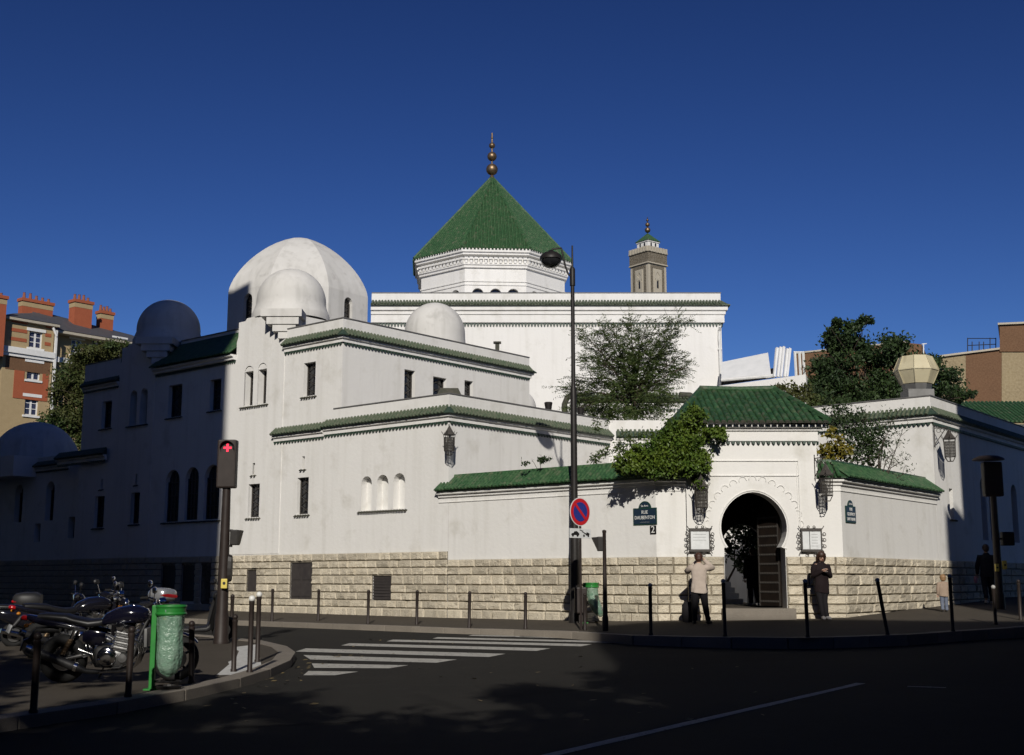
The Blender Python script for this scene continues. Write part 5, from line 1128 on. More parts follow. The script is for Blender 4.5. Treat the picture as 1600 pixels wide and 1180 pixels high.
rb_ = Vector((14.3,36.2,pav_z(14.3,36.2))); x,y,z = rb_; sig3 = thing('traffic_signal', rb_, 'shaded traffic signal with yellow button boxes at the right edge', 'traffic signal'); k = y/FPX
zt = atY(1545,775,y).z; zh = atY(1545,722,y).z; mb = MB(); mb.lathe([(.14,z-.02),(.14,z+.4),(.115,z+.5),(.105,z+1.6),(.09,zt+.02)], (x,y,0), 16); obj('pole', mb, 'iron_brown', sig3, smooth=40)
mb = MB(); mb.bbox(x-.28,x+.28,y-.14,y+.14,zt-.02,zh,.05); obj('head', mb, 'iron_brown', sig3)
mb = MB(); mb.lathe([(.46,zh+.05),(.44,zh+.10),(.28,zh+.17),(.0,zh+.2)], (x-.1,y-.05,0), 18); mb.lathe([(.0,zh+.045),(.46,zh+.05)], (x-.1,y-.05,0), 18); obj('signal_hood', mb, 'iron_brown', sig3, smooth=50)
zp = atY(1568,842,y).z; mb = MB(); mb.bbox(x+.16,x+.5,y-.13,y+.13,zp-.2,zp+.2,.03); mb.tube([(x,y,zp),(x+.2,y,zp)], .03, 6); obj('repeater_head', mb, 'iron_black', sig3)
for (px,py,w_,h_) in ((1541,887,.05,.11),(1559,883,.06,.13)): a = atY(px,py,y-.16); a.x = x-.075 if px < 1550 else x+.15; mb = MB(); mb.bbox(a.x-w_,a.x+w_,y-.16,y-.06,a.z-h_,a.z+h_,.015); b_ = obj('button_box', mb, 'sticker_yellow', sig3); mb = MB(); mb.lathe([(.0,0),(.03,0)], (a.x,y-.165,a.z), 10, axis='Y'); obj('button', mb, 'letter_black', b_)
# ---- bag bins
def bag_bin(b, label, s=1.0, swing=0.0, flip=1):
    t = thing('bag_bin', b, label, 'litter bin', 'green bag bins'); x,y,z = b; h = 1.12*s
    mb = MB(); mb.bbox(x-.215*s*flip-.035,x-.215*s*flip+.035,y-.05,y+.05,z,z+h,.012); mb.box(x-.215*s*flip-.09,x-.215*s*flip+.09,y-.1,y+.1,z-.01,z+.02); obj('post', mb, 'plastic_green', t)
    mb = MB(); 
    for q in (.985,.9): mb.torus((x,y,z+h*q), .19*s, .020, axis='Z', nu=26, nv=6, sq=1.2)
    mb.lathe([(.194*s,z+h*.9),(.198*s,z+h*.985)], (x,y,0), 26); obj('hoop', mb, 'plastic_green', t, smooth=50)
    rnd = random.Random(5); vs, fs = [], []; n, m = 30, 15; ph = [rnd.uniform(0,6.28) for _ in range(6)]
    for i in range(m+1):
        f = i/m; zz = z+h*.95-(h*.80)*f; r = .184*s*(1-.10*f-.05*math.sin(f*5)) if f < .72 else .165*s*math.sqrt(max(0,1-((f-.72)/.285)**2))
        for j in range(n):
            a = 2*math.pi*j/n; rr = r*(1+.045*math.sin(5*a+ph[0]+f*4)+.03*math.sin(9*a+ph[1]-f*7)+.02*math.sin(17*a+ph[2]+f*11)); vs.append((x+rr*math.cos(a)+swing*f*f, y+rr*math.sin(a), zz))
    for i in range(m):
        for j in range(n): fs.append((i*n+j,(i+1)*n+j,(i+1)*n+(j+1)%n,i*n+(j+1)%n))
    mb = MB(); mb.add(vs, fs); obj('bag', mb, 'bag_green', t, smooth=80)
    mb = MB(); mb.ball((x+swing*.8,y,z+h*.33), .13*s, .13*s, .14*s); mb.ball((x+.03+swing*.6,y-.02,z+h*.46), .09*s, .09*s, .09*s); obj('rubbish', mb, 'bag_fill', t, smooth=70)
    mb = MB(); mb.lathe([(.0,z+.015),(.17*s,z+.02),(.18*s,z+.05),(.16*s,z+.06),(.15*s,z+.035),(.0,z+.03)], (x,y,0), 20); mb.torus((x,y,z+h*.10), .16*s, .012, axis='Z', nu=20, nv=6); mb.tube([(x-.25*s*flip,y,z+h*.1),(x-.1*s*flip,y,z+h*.1)], .015, 6); obj('base_ring', mb, 'iron_black', t)
bag_bin(left_at(262,1078), 'green bin hoop with a clear green bag beside the motorcycle')
lp2 = lamp['_loc']; bag_bin(Vector((lp2[0]+.42,lp2[1]-.35,pav_z(lp2[0]+.42,lp2[1]-.35))), 'green bag bin hanging at the foot of the street lamp', .92, .22)
mb = MB(); q = Vector((lp2[0]+.12,lp2[1]-.45,lp2[2])); mb.bbox(q.x-.16,q.x+.16,q.y-.14,q.y+.14,q.z+.25,q.z+.92,.03); mb.box(q.x-.05,q.x+.05,q.y-.05,q.y+.05,q.z,q.z+.25); tag(obj('cable_cabinet', mb, 'iron_brown', base=q), 'small brown cabinet between the street lamp and the bag bin', 'cabinet')
# ---- street name plates and house number
def plate(M, cx, cz, wd, ht, lines, top, label):
    o = M @ Vector((cx,-.02,cz)); t = thing('street_plate', o, label, 'street sign'); mb = MB(M); mb.bbox(cx-wd/2,cx+wd/2,-.03,-.005,cz-ht/2,cz+ht/2,.004); obj('board', mb, 'enamel_green', t)
    mb = MB(M); r = wd*.27; L = arc(cx,cz+ht/2-.02,r,0,180,14); n = len(L); mb.add([(p[0],-.028,p[1]) for p in L]+[(p[0],-.006,p[1]) for p in L], [tuple(range(n)),tuple(range(2*n-1,n-1,-1))]+[(i,n+i,n+(i+1)%n,(i+1)%n) for i in range(n)]); obj('arched_top', mb, 'enamel_green', t)
    mb = MB(M); mb.box(cx-wd/2+.025,cx+wd/2-.025,-.034,-.031,cz-ht/2+.025,cz+ht/2-.025); L = arc(cx,cz+ht/2-.01,r*.82,8,172,14); mb.add([(p[0],-.031,p[1]) for p in L], [tuple(range(len(L)))]); obj('blue_field', mb, 'enamel_blue', t)
    for (s, dz, size, sx) in lines: text('lettering', s, size, upright(M,cx,cz+dz,-.037,sx), 'letter_white', t)
    text('lettering', top, .075, upright(M,cx,cz+ht/2+.055,-.036), 'letter_white', t)
GS = F0; a = (F0.inverted() @ atY(1008,806,32.3)); sx_ = 7.0
def on_facade(px,py):
    r = ray(px,py); n = E2; k = (P0.dot(E2))/(r.x*E2.x+r.y*E2.y); v = F0.inverted() @ Vector((r.x*k,r.y*k,0)); return v.x, CZ+r.z*k
sx_, sz_ = on_facade(1008.5,807); plate(F0, sx_, sz_, .74, .44, [('RUE',.105,.125,.9),('DAUBENTON',-.035,.13,.80),('————————',-.15,.04,.9)], '5e Arrt', 'blue street name plate reading RUE DAUBENTON left of the arch')
nx, nz = on_facade(1021,828); o = F0 @ Vector((nx,-.02,nz)); t = thing('house_number', o, 'small black house number plate reading 2', 'number plate'); mb = MB(F0); mb.bbox(nx-.095,nx+.095,-.024,-.004,nz-.11,nz+.11,.004); obj('board', mb, 'letter_black', t); text('lettering', '2', .25, upright(F0,nx,nz,-.027), 'letter_white', t)
r = ray(1328,804); k = (PR.x*D2.y-PR.y*D2.x)/(r.x*D2.y-r.y*D2.x); v = GQ.inverted() @ Vector((r.x*k,r.y*k,0)); plate(GQ, v.x, CZ+r.z*k, .66, .44, [('RUE',.13,.12,.9),('GEOFFROY',.0,.125,.82),('SAINT HILAIRE',-.13,.115,.72)], '5e Arrt', 'dark blue street name plate on the right receding wall')
# ---- wrought-iron lanterns
def lantern(wall_pt, out, reach, label, s=1.0, hang=.28):
    out = Vector(out).normalized(); w_ = Vector(wall_pt); t = thing('wall_lantern', w_, label, 'lantern', 'wrought iron wall lanterns'); c = w_+out*reach; side = Vector((-out.y,out.x,0))
    mb = MB(); mb.tube([w_,w_+out*reach], .014, 6); mb.tube([w_-Vector((0,0,.42*s)),w_+out*reach*.45-Vector((0,0,.2*s)),w_+out*reach*.85], .012, 6); mb.tube([w_+Vector((0,0,.1)),w_-Vector((0,0,.5*s))], .016, 6)
    for f in (.3,.55): mb.torus(tuple(w_+out*reach*f-Vector((0,0,.07*s))), .05*s, .008, axis='X' if abs(out.x) < .5 else 'Y', nu=14, nv=5)
    mb.tube([c,c-Vector((0,0,hang))], .008, 5); obj('bracket', mb, 'iron_wrought', t)
    z0 = c.z-hang; R = .17*s; mb = MB(); ring = lambda r,z: [Vector((c.x+r*math.cos(math.radians(60*i+15)), c.y+r*math.sin(math.radians(60*i+15)), z)) for i in range(6)]
    levels = [(R*.15,z0),(R*.55,z0-.12*s),(R*1.0,z0-.22*s),(R*.92,z0-.30*s),(R*.86,z0-.68*s),(R*.45,z0-.80*s)]
    rings = [ring(*q) for q in levels]
    for a_, b_ in zip(rings, rings[1:]):
        for i in range(6): mb.tube([a_[i],b_[i]], .010, 5)
    for q in rings[1:]:
        for i in range(6): mb.tube([q[i],q[(i+1)%6]], .010, 5)
    for i in range(6):
        a_, b_, c_, d_ = rings[3][i], rings[3][(i+1)%6], rings[4][i], rings[4][(i+1)%6]
        for f in (.25,.5,.75): mb.tube([a_.lerp(b_,f),c_.lerp(d_,f)], .006, 4)
        for f in (.2,.4,.6,.8): mb.tube([a_.lerp(c_,f),b_.lerp(d_,f)], .006, 4)
        mb.tube([rings[2][i],rings[2][i]+(rings[2][i]-Vector((c.x,c.y,rings[2][i].z)))*.35+Vector((0,0,.09*s))], .009, 4)
    mb.ball((c.x,c.y,z0+.01), .03*s, nu=8, nv=6); obj('cage', mb, 'iron_wrought', t)
    mb = MB(); mb.frustum([(p.x,p.y) for p in ring(R*.98,0)], z0-.22*s, [(p.x,p.y) for p in ring(R*.12,0)], z0); obj('cap', mb, 'iron_wrought', t)
    mb = MB(); mb.frustum([(p.x,p.y) for p in ring(R*.72,0)], z0-.68*s, [(p.x,p.y) for p in ring(R*.78,0)], z0-.3*s, cap=False); obj('glass', mb, 'lantern_glass', t)
pl_ = st(.02,-.02,atY(697,668,36.8).z); lantern(pl_, (.08,-1,0), .42, 'wrought iron lantern on the tall white building corner', 1.05, .05)
lantern((7.93,YP,4.72), (.35,-1,0), .50, 'wrought iron lantern right of the entrance arch', 1.15, .22); lantern((4.87,YP,4.45), (0,-1,0), .45, 'wrought iron lantern half covered by the vine', 1.15, .25)
cz_ = atY(1469,670,37.4).z; lantern((CC.x+.06,CC.y-.02,cz_+.05), (D2.y*.8+.15,-D2.x,0), .45, 'wrought iron lantern on the right corner building', 1.2, .10)
# ---- framed notice boards with scrollwork
def notice(cx, cz, label, split):
    o = Vector((cx,YP,cz)); t = thing('notice_board', o, label, 'notice board', 'scrolled notice boards'); M = frame((cx,YP-.085),(1,0)); w2, h2 = .27, .27
    mb = MB(M); mb.box(-w2+.03,w2-.03,-.02,.08,cz-h2+.03,cz+h2-.03); obj('board', mb, 'sign_white', t)
    mb = MB(M); 
    for (a_,b_,c_,d_) in ((-w2,w2,h2-.045,h2+.03),(-w2,w2,-h2-.03,-h2+.03)): mb.box(a_,b_,-.04,.07,cz+c_,cz+d_)
    for q in (-w2,w2-.035): mb.box(q,q+.035,-.038,.068,cz-h2,cz+h2)
    if split: mb.box(-.06,-.045,-.035,-.021,cz-h2,cz+h2)
    obj('frame', mb, 'iron_wrought', t)
    mb = MB(M)
    def scroll(x, z, r, s0, turns=1.4, sg=1): mb.tube([(x+r*(1-.6*i/16)*math.cos(s0+sg*turns*2*math.pi*i/16), -.02, z+r*(1-.6*i/16)*math.sin(s0+sg*turns*2*math.pi*i/16)) for i in range(17)], .010, 5)
    for sg in (-1,1):
        for dz in (-.16,.0,.15): scroll(sg*(w2+.055), cz+dz, .055, 0 if sg < 0 else math.pi, 1.3, sg)
        scroll(sg*.11, cz-h2-.07, .05, math.pi/2, 1.3, sg); mb.tube([(sg*w2,-.02,cz+h2),(sg*(w2+.06),-.02,cz+h2+.09)], .012, 5); mb.tube([(sg*w2,-.02,cz-h2),(sg*(w2+.05),-.02,cz-h2-.08)], .012, 5); scroll(sg*.07, cz+h2+.06, .04, -math.pi/2, 1.2, sg)
        mb.tube([(sg*(w2-.02),.0,cz+h2-.05),(sg*(w2-.02),.08,cz+h2-.05)], .02, 5)
    tag(obj('scrollwork', mb, 'iron_wrought', t), kind='stuff')
    mb = MB(M)
    for i in range(5 if split else 3): mb.box(-.18 if not split else .0,.16,-.0225,-.021,cz+.14-i*.075,cz+.147-i*.075)
    obj('print_lines', mb, 'galv', t)
notice(4.86, 2.60, 'white notice board in scrolled iron frame left of the arch', False); notice(7.75, 2.60, 'white notice board in scrolled iron frame right of the arch', True)
# ================================================================== motorcycles and scooters
def wheel(root, M, x, R, r, wd, spokes=5, disc=True):
    mb = MB(M); mb.torus((x,0,R), R-r, r, axis='Y', nu=32, nv=10, sq=wd/r); w_ = obj('wheel', mb, 'rubber', root, smooth=60)
    mb = MB(M); mb.torus((x,0,R), R-r*1.75, .018, axis='Y', nu=28, nv=6, sq=2.4); mb.lathe([(.0,-.06),(.05,-.06),(.05,.06),(.0,.06)], (x,0,R), 14, axis='Y')
    for i in range(spokes):
        a = 2*math.pi*i/spokes+.4; d = Vector((math.cos(a),0,math.sin(a))); c = Vector((x,0,R)); mb.tube([c+d*.03, c+d*(R-r*1.8)], [.024,.016], 6)
    obj('rim', mb, 'moto_matt', w_, smooth=50)
    if disc:
        mb = MB(M)
        for y in (-.075,.075): mb.lathe([(.07,y),(.135,y),(.135,y+.005),(.07,y+.005),(.07,y)], (x,0,R), 24, axis='Y')
        obj('brake_disc', mb, 'alloy', w_)
    return w_
def motorcycle(loc, heading, lean, label, paint='moto_blue', steer=0.0):
    M = Matrix.Translation(loc) @ Matrix.Rotation(heading,4,'Z') @ Matrix.Rotation(lean,4,'X') @ Matrix.Scale(1.1,4); t = thing('motorcycle', loc, label, 'motorcycle', 'motorcycles and scooters parked on the corner')
    P = lambda name, mb, m, s=50, par=None: obj(name, mb, m, par or t, smooth=s)
    MF = M @ Matrix.Translation((1.22,0,0)) @ Matrix.Rotation(steer,4,'Z') @ Matrix.Translation((-1.22,0,0))
    wheel(t, M, 0, .315, .078, .085); wheel(t, MF, 1.44, .305, .062, .060)
    mb = MB(M); mb.tube([(1.13,0,.88),(.95,0,.84),(.6,0,.80),(.3,0,.76)], .03, 8)
    for y in (-.13,.13): mb.tube([(1.10,y*.3,.86),(1.0,y,.6),(.93,y,.35),(.75,y,.22),(.45,y,.24),(.36,y,.42),(.30,y,.70),(-.25,y*.7,.80)], .018, 7)
    P('frame', mb, 'moto_matt')
    mb = MB(M)
    for y in (-.10,.10): mb.tube([(.40,y,.40),(.2,y,.36),(0,y,.315)], [.03,.026,.024], 8); mb.box(-.05,.06,y-.02,y+.02,.28,.35)
    P('swingarm', mb, 'alloy')
    for y in (-.145,.145):
        mb = MB(M); mb.tube([(.03,y,.40),(.13,y,.58)], .034, 10)
        for i in range(6): f = i/5; mb.torus((.03+.10*f,y,.40+.18*f), .032, .009, axis='Z', nu=12, nv=5)
        P('shock_absorber', mb, 'brass')
        mb = MB(M); mb.tube([(.0,y,.34),(.03,y,.40)], .017, 6); P('shock_end', mb, 'chrome'); mb = MB(M); mb.tube([(.13,y,.58),(.17,y,.70)], .02, 6); P('shock_end', mb, 'chrome')
    # engine: crankcase, finned cylinders, polished round covers
    mb = MB(M); mb.loft([(.42,0,.37,.12,.10,4),(.47,0,.37,.17,.13,4),(.72,0,.36,.18,.14,4),(.86,0,.36,.16,.12,4),(.90,0,.37,.11,.08,4)], 18); P('crankcase', mb, 'alloy')
    for sd in (-1,1):
        mb = MB(M); mb.lathe([(.0,sd*.232),(.06,sd*.235),(.075,sd*.228),(.085,sd*.215),(.105,sd*.212),(.122,sd*.20),(.125,sd*.165)], (.60,0,.37), 26, axis='Y'); P('engine_cover', mb, 'chrome')
        mb = MB(M); mb.lathe([(.0,sd*.21),(.055,sd*.205),(.07,sd*.18),(.07,sd*.15)], (.80,0,.35), 20, axis='Y'); P('generator_cover', mb, 'alloy')
    mb = MB(M @ Matrix.Translation((.77,0,.47)) @ Matrix.Rotation(math.radians(12),4,'Y'))
    for i in range(7): e = .0 if i % 2 else .012; mb.box(-.10-e,.10+e,-.21-e,.21+e,i*.032,i*.032+.016)
    mb.box(-.085,.085,-.195,.195,-.03,.26); P('cylinder_block', mb, 'alloy')
    mb = MB(M @ Matrix.Translation((.77,0,.47)) @ Matrix.Rotation(math.radians(12),4,'Y')); mb.bbox(-.12,.12,-.20,.20,.235,.32,.03)
    for sd in (-1,1): mb.lathe([(.0,sd*.235),(.045,sd*.232),(.05,sd*.20)], (0.05,0,.28), 14, axis='Y'); mb.lathe([(.0,sd*.235),(.045,sd*.232),(.05,sd*.20)], (-.06,0,.28), 14, axis='Y')
    P('cylinder_head', mb, 'chrome')
    for j, y in enumerate((-.15,-.05,.05,.15)):
        mb = MB(M); mb.tube([(.90,y,.60),(.99,y*1.05,.56),(1.02,y*1.05,.42),(.95,y*.9,.24),(.75,y*.7-.04,.17),(.5,-.10-.03*j,.17)], .020, 9); P('exhaust_header', mb, 'chrome')
    for y in (-.05,.06):
        mb = MB(M); mb.tube([(.62,y,.55),(.56,y,.58),(.5,y,.60)], [.035,.04,.035], 10); P('carburettor', mb, 'alloy')
    mb = MB(M); mb.tube([(.52,-.16,.17),(.34,-.20,.19),(.24,-.215,.24),(.16,-.22,.27),(-.34,-.235,.47),(-.38,-.235,.485)], [.028,.034,.052,.058,.056,.040], 16); P('silencer', mb, 'moto_matt')
    mb = MB(M); mb.tube([(-.33,-.235,.466),(-.40,-.235,.494)], [.060,.052], 16); P('silencer_band', mb, 'chrome'); mb = MB(M); mb.tube([(.24,-.216,.24),(.20,-.218,.254)], .060, 16); P('silencer_band', mb, 'chrome')
    # tank, seat, side panel, tail
    mb = MB(M); mb.loft([(.50,0,.80,.09,.05,2.4),(.56,0,.83,.13,.085,2.5),(.70,0,.87,.165,.115,2.6),(.86,0,.885,.175,.125,2.6),(.98,0,.885,.165,.115,2.5),(1.07,0,.875,.12,.085,2.3),(1.10,0,.87,.07,.05,2)], 22); tk = P('fuel_tank', mb, paint)
    mb = MB(M); mb.lathe([(.0,.0),(.035,.0),(.04,-.012)], (0,0,0), 14); mb.v = [tuple(M @ Vector((.9+(M.inverted() @ Vector(v)).x, (M.inverted() @ Vector(v)).y, 1.01+(M.inverted() @ Vector(v)).z))) for v in mb.v]; P('fuel_cap', mb, 'chrome', par=tk)
    mb = MB(M); mb.loft([(-.32,0,.865,.08,.035,3),(-.22,0,.865,.11,.045,3),(.05,0,.845,.125,.05,3),(.14,0,.815,.135,.05,3),(.34,0,.775,.14,.05,3),(.48,0,.785,.11,.05,3),(.55,0,.81,.08,.04,3)], 18); P('seat', mb, 'seat_vinyl')
    mb = MB(M); mb.loft([(-.50,0,.86,.035,.02,2.2),(-.44,0,.85,.075,.04,2.4),(-.28,0,.81,.115,.055,2.6),(.0,0,.765,.125,.055,2.6),(.24,0,.725,.13,.04,2.6),(.3,0,.71,.12,.02,2.6)], 18); tl = P('tail_fairing', mb, paint)
    for sd in (-1,1): mb = MB(M); mb.loft([(.28,sd*.135,.62,.015,.06,2.4),(.38,sd*.150,.61,.02,.10,2.4),(.5,sd*.150,.60,.02,.09,2.4),(.57,sd*.14,.62,.012,.05,2.4)], 14); P('side_panel', mb, paint)
    mb = MB(M); mb.loft([(-.545,0,.85,.03,.018,2.4),(-.52,0,.85,.065,.032,2.6),(-.46,0,.845,.07,.036,2.6)], 14); P('tail_light', mb, 'lens_red', par=tl)
    mb = MB(M); mb.tube([(-.05,.0,.70),(-.34,.0,.68),(-.46,.0,.52)], [.05,.045,.03], 8); mb.obox((-.50,0,.50),.012,.19,.15,0,0,math.radians(20)); P('rear_mudguard', mb, 'moto_matt')
    mb = MB(M); mb.obox((-.508,0,.51),.006,.18,.13,0,0,math.radians(20)); P('number_plate', mb, 'sign_white')
    for sd in (-1,1):
        mb = MB(M); mb.tube([(-.40,sd*.06,.78),(-.42,sd*.14,.77)], .008, 5); mb.ball((-.43,sd*.165,.77), .035,.03,.026); P('turn_signal', mb, 'lens_amber')
        mb = MB(M); mb.tube([(.42,sd*.17,.30),(.42,sd*.30,.29)], .016, 7); P('footpeg', mb, 'chrome')
        mb = MB(M); mb.tube([(.30,sd*.15,.36),(.42,sd*.17,.40),(.24,sd*.16,.46),(.30,sd*.15,.36)], .012, 6); P('peg_hanger', mb, 'alloy')
    # front end
    for sd in (-1,1):
        mb = MB(MF); mb.tube([(1.44,sd*.10,.305),(1.365,sd*.10,.52)], .028, 10); mb.tube([(1.375,sd*.10,.50),(1.20,sd*.10,.98)], .021, 10); P('fork_leg', mb, 'chrome')
        mb = MB(MF); mb.tube([(1.17,0,1.02),(1.19,sd*.14,1.06),(1.12,sd*.30,1.07),(1.06,sd*.36,1.06)], .012, 8); P('handlebar', mb, 'chrome')
        mb = MB(MF); mb.tube([(1.10,sd*.32,1.066),(1.02,sd*.42,1.05)], .019, 8); mb.tube([(1.15,sd*.26,1.07),(1.17,sd*.40,1.06)], .006, 5); P('grip', mb, 'rubber')
        mb = MB(MF); mb.tube([(1.12,sd*.28,1.08),(1.13,sd*.33,1.22)], .006, 6); mi_ = P('mirror_stalk', mb, 'chrome'); mb = MB(MF); mb.loft([(1.10,sd*.36,1.25,.055,.035,2.2),(1.13,sd*.36,1.25,.075,.048,2.2),(1.155,sd*.36,1.25,.05,.03,2.2)], 14); P('mirror', mb, 'chrome', par=mi_)
        mb = MB(MF); mb.tube([(1.22,sd*.10,.86),(1.26,sd*.22,.86)], .008, 5); mb.ball((1.27,sd*.25,.86), .035,.03,.026); P('turn_signal', mb, 'lens_amber')
    mb = MB(MF); mb.bbox(1.14,1.26,-.13,.13,.95,.985,.012); mb.bbox(1.22,1.33,-.12,.12,.72,.755,.012); P('fork_yoke', mb, 'alloy')
    mb = MB(MF); mb.lathe([(.0,-.09),(.05,-.085),(.085,-.04),(.095,.02),(.092,.035)], (1.34,0,.88), 22, axis='X'); hl = P('headlight', mb, 'chrome'); mb = MB(MF); mb.lathe([(.09,.034),(.06,.052),(.0,.058)], (1.34,0,.88), 22, axis='X'); P('headlight_glass', mb, 'lens_clear', par=hl)
    for sd in (-1,1): mb = MB(MF); mb.lathe([(.0,.04),(.045,.04),(.05,.02),(.04,-.04),(.0,-.045)], (1.26,sd*.06,1.05), 16, axis='X'); P('instrument', mb, 'chrome')
    mb = MB(MF); a0, vs, fs = 40, [], []
    for i in range(11):
        a = math.radians(35+115*i/10)
        for (rr,yy) in ((.325,-.07),(.345,-.04),(.352,0),(.345,.04),(.325,.07)): vs.append((1.44+rr*math.cos(a), yy, .305+rr*math.sin(a)))
    for i in range(10):
        for j in range(4): fs.append((i*5+j,i*5+j+1,(i+1)*5+j+1,(i+1)*5+j))
    mb.add(vs, fs); P('front_mudguard', mb, paint)
    mb = MB(MF); mb.bbox(1.22,1.26,-.12,.12,.58,.78,.01); mb2_ = MB(M); mb2_.bbox(1.06,1.10,-.14,.14,.48,.72,.01); P('radiator', mb2_, 'galv')
    mb = MB(M); mb.tube([(.50,.14,.22),(.42,.26,.06),(.38,.30,.0)], .012, 6); P('side_stand', mb, 'moto_matt')
    return t
def scooter(loc, heading, lean, label, paint='moto_black', topcase=None, screen=False, tailcol=None):
    M = Matrix.Translation(loc) @ Matrix.Rotation(heading,4,'Z') @ Matrix.Rotation(lean,4,'X'); t = thing('scooter', loc, label, 'scooter', 'motorcycles and scooters parked on the corner')
    P = lambda name, mb, m, s=50, par=None: obj(name, mb, m, par or t, smooth=s)
    wheel(t, M, 0, .25, .065, .06, 5); wheel(t, M, 1.36, .25, .06, .055, 5)
    mb = MB(M); mb.loft([(-.42,0,.72,.05,.04,2.4),(-.34,0,.68,.14,.10,2.5),(-.1,0,.62,.19,.15,2.6),(.2,0,.56,.20,.19,2.7),(.42,0,.50,.19,.20,2.8),(.50,0,.44,.15,.14,2.8)], 20); bd = P('rear_body', mb, paint)
    mb = MB(M); mb.loft([(-.40,0,.80,.10,.04,3),(-.3,0,.81,.14,.05,3),(.0,0,.80,.15,.055,3),(.08,0,.765,.16,.05,3),(.38,0,.755,.15,.05,3),(.48,0,.74,.10,.03,3)], 18); P('seat', mb, 'seat_vinyl')
    mb = MB(M); mb.loft([(.42,0,.27,.15,.05,3.5),(.7,0,.26,.17,.05,3.5),(.98,0,.27,.17,.06,3.5),(1.06,0,.33,.16,.10,3.5)], 16); P('floor_board', mb, 'moto_matt')
    mb = MB(M); vs, fs = [], []; 
    for i, (x,z,hw) in enumerate(((1.04,.26,.15),(1.06,.45,.20),(1.10,.65,.23),(1.14,.82,.21),(1.17,.95,.16))):
        for j in range(7): f = j/6*2-1; vs.append((x+.12*(1-f*f), hw*f, z))
    n0 = len(vs); vs += [(v[0]-.03,v[1]*.96,v[2]) for v in vs]
    for i in range(4):
        for j in range(6): k = i*7+j; fs += [(k,k+1,k+8,k+7),(n0+k+7,n0+k+8,n0+k+1,n0+k)]
    mb.add(vs, fs); P('leg_shield', mb, paint)
    mb = MB(M); mb.loft([(1.10,0,.98,.10,.06,2.5),(1.16,0,1.0,.20,.08,2.6),(1.26,0,.97,.17,.09,2.5),(1.33,0,.93,.09,.05,2.3)], 18); P('handlebar_cowl', mb, paint)
    mb = MB(M); mb.loft([(1.30,0,.90,.09,.05,2.4),(1.345,0,.89,.10,.055,2.4),(1.36,0,.885,.07,.035,2.4)], 16); P('headlight', mb, 'lens_clear')
    mb = MB(M); mb.tube([(1.36,0,.25),(1.22,0,.72)], .03, 8); mb.loft([(1.16,0,.46,.05,.05,2.4),(1.30,0,.52,.085,.05,2.4),(1.5,0,.48,.08,.04,2.4),(1.62,0,.40,.05,.03,2.4)], 14); P('front_mudguard', mb, paint)
    for sd in (-1,1):
        mb = MB(M); mb.tube([(1.17,sd*.18,1.02),(1.12,sd*.34,1.03)], .018, 8); P('grip', mb, 'rubber')
        mb = MB(M); mb.tube([(1.16,sd*.22,1.04),(1.17,sd*.30,1.22)], .006, 5); ms = P('mirror_stalk', mb, 'chrome'); mb = MB(M); mb.loft([(1.14,sd*.33,1.26,.05,.04,2.3),(1.17,sd*.33,1.26,.075,.055,2.3),(1.20,sd*.33,1.26,.05,.035,2.3)], 14); P('mirror', mb, 'moto_matt', par=ms)
    mb = MB(M); mb.loft([(-.46,0,.70,.05,.03,2.4),(-.42,0,.70,.11,.05,2.5),(-.36,0,.69,.12,.055,2.5)], 14); P('tail_light', mb, 'lens_red', par=bd)
    mb = MB(M); mb.bbox(.0,.36,.08,.20,.18,.34,.03); P('engine', mb, 'alloy'); mb = MB(M); mb.tube([(.30,-.17,.25),(.1,-.19,.27),(-.28,-.20,.36)], [.03,.055,.05], 12); P('silencer', mb, 'chrome')
    mb = MB(M); mb.tube([(.50,.10,.25),(.42,.16,.0)], .012, 6); mb.tube([(.50,-.10,.25),(.42,-.16,.0)], .012, 6); P('stand', mb, 'moto_matt')
    if screen:
        mb = MB(M); vs, fs = [], []
        for i, (x,z,hw) in enumerate(((1.22,1.0,.17),(1.17,1.18,.22),(1.08,1.36,.22),(.98,1.5,.16))):
            for j in range(7): f = j/6*2-1; vs.append((x+.08*(1-f*f), hw*f, z))
        mb.add(vs, [(i*7+j,i*7+j+1,i*7+j+8,i*7+j+7) for i in range(3) for j in range(6)]); P('windscreen', mb, 'lens_clear')
    if topcase:
        mb = MB(M); mb.loft([(-.68,0,1.02,.13,.07,3),(-.64,0,1.02,.20,.12,3.2),(-.5,0,1.02,.23,.145,3.4),(-.3,0,1.02,.22,.145,3.4),(-.2,0,1.01,.17,.11,3.2)], 22); tc = P('top_case', mb, topcase); mb = MB(M); mb.loft([(-.69,0,1.0,.05,.02,3),(-.68,0,1.0,.19,.035,3),(-.6,0,1.0,.212,.035,3)], 16); P('case_reflector', mb, 'lens_red', par=tc)
        mb = MB(M); mb.box(-.55,-.2,-.1,.1,.85,.88); P('rack', mb, 'moto_matt')
    return t
mb_ = left_at(98,1067); motorcycle(mb_, math.radians(4), math.radians(7), 'black and chrome motorcycle nearest the bin, seen from its right side', 'moto_blue', .3)
p = left_at(62,1032); motorcycle(Vector((p.x-.1,p.y+.2,zleft(p.y))), math.radians(38), math.radians(7), 'dark motorcycle behind the chrome one, handlebars showing above its tank', 'moto_black', -.3)
p = left_at(78,1026); scooter(p, math.radians(12), math.radians(3), 'dark scooter with black top case at the left edge', 'moto_black', topcase='moto_matt')
p = left_at(222,1008); scooter(Vector((p.x,p.y,zleft(p.y))), math.radians(150), math.radians(4), 'dark scooter with silver top case behind the green bag bin', 'moto_black', topcase='moto_silver')
p = left_at(246,1004); scooter(Vector((p.x,p.y,zleft(p.y))), math.radians(20), math.radians(4), 'black scooter beside the left signal pole', 'moto_matt')
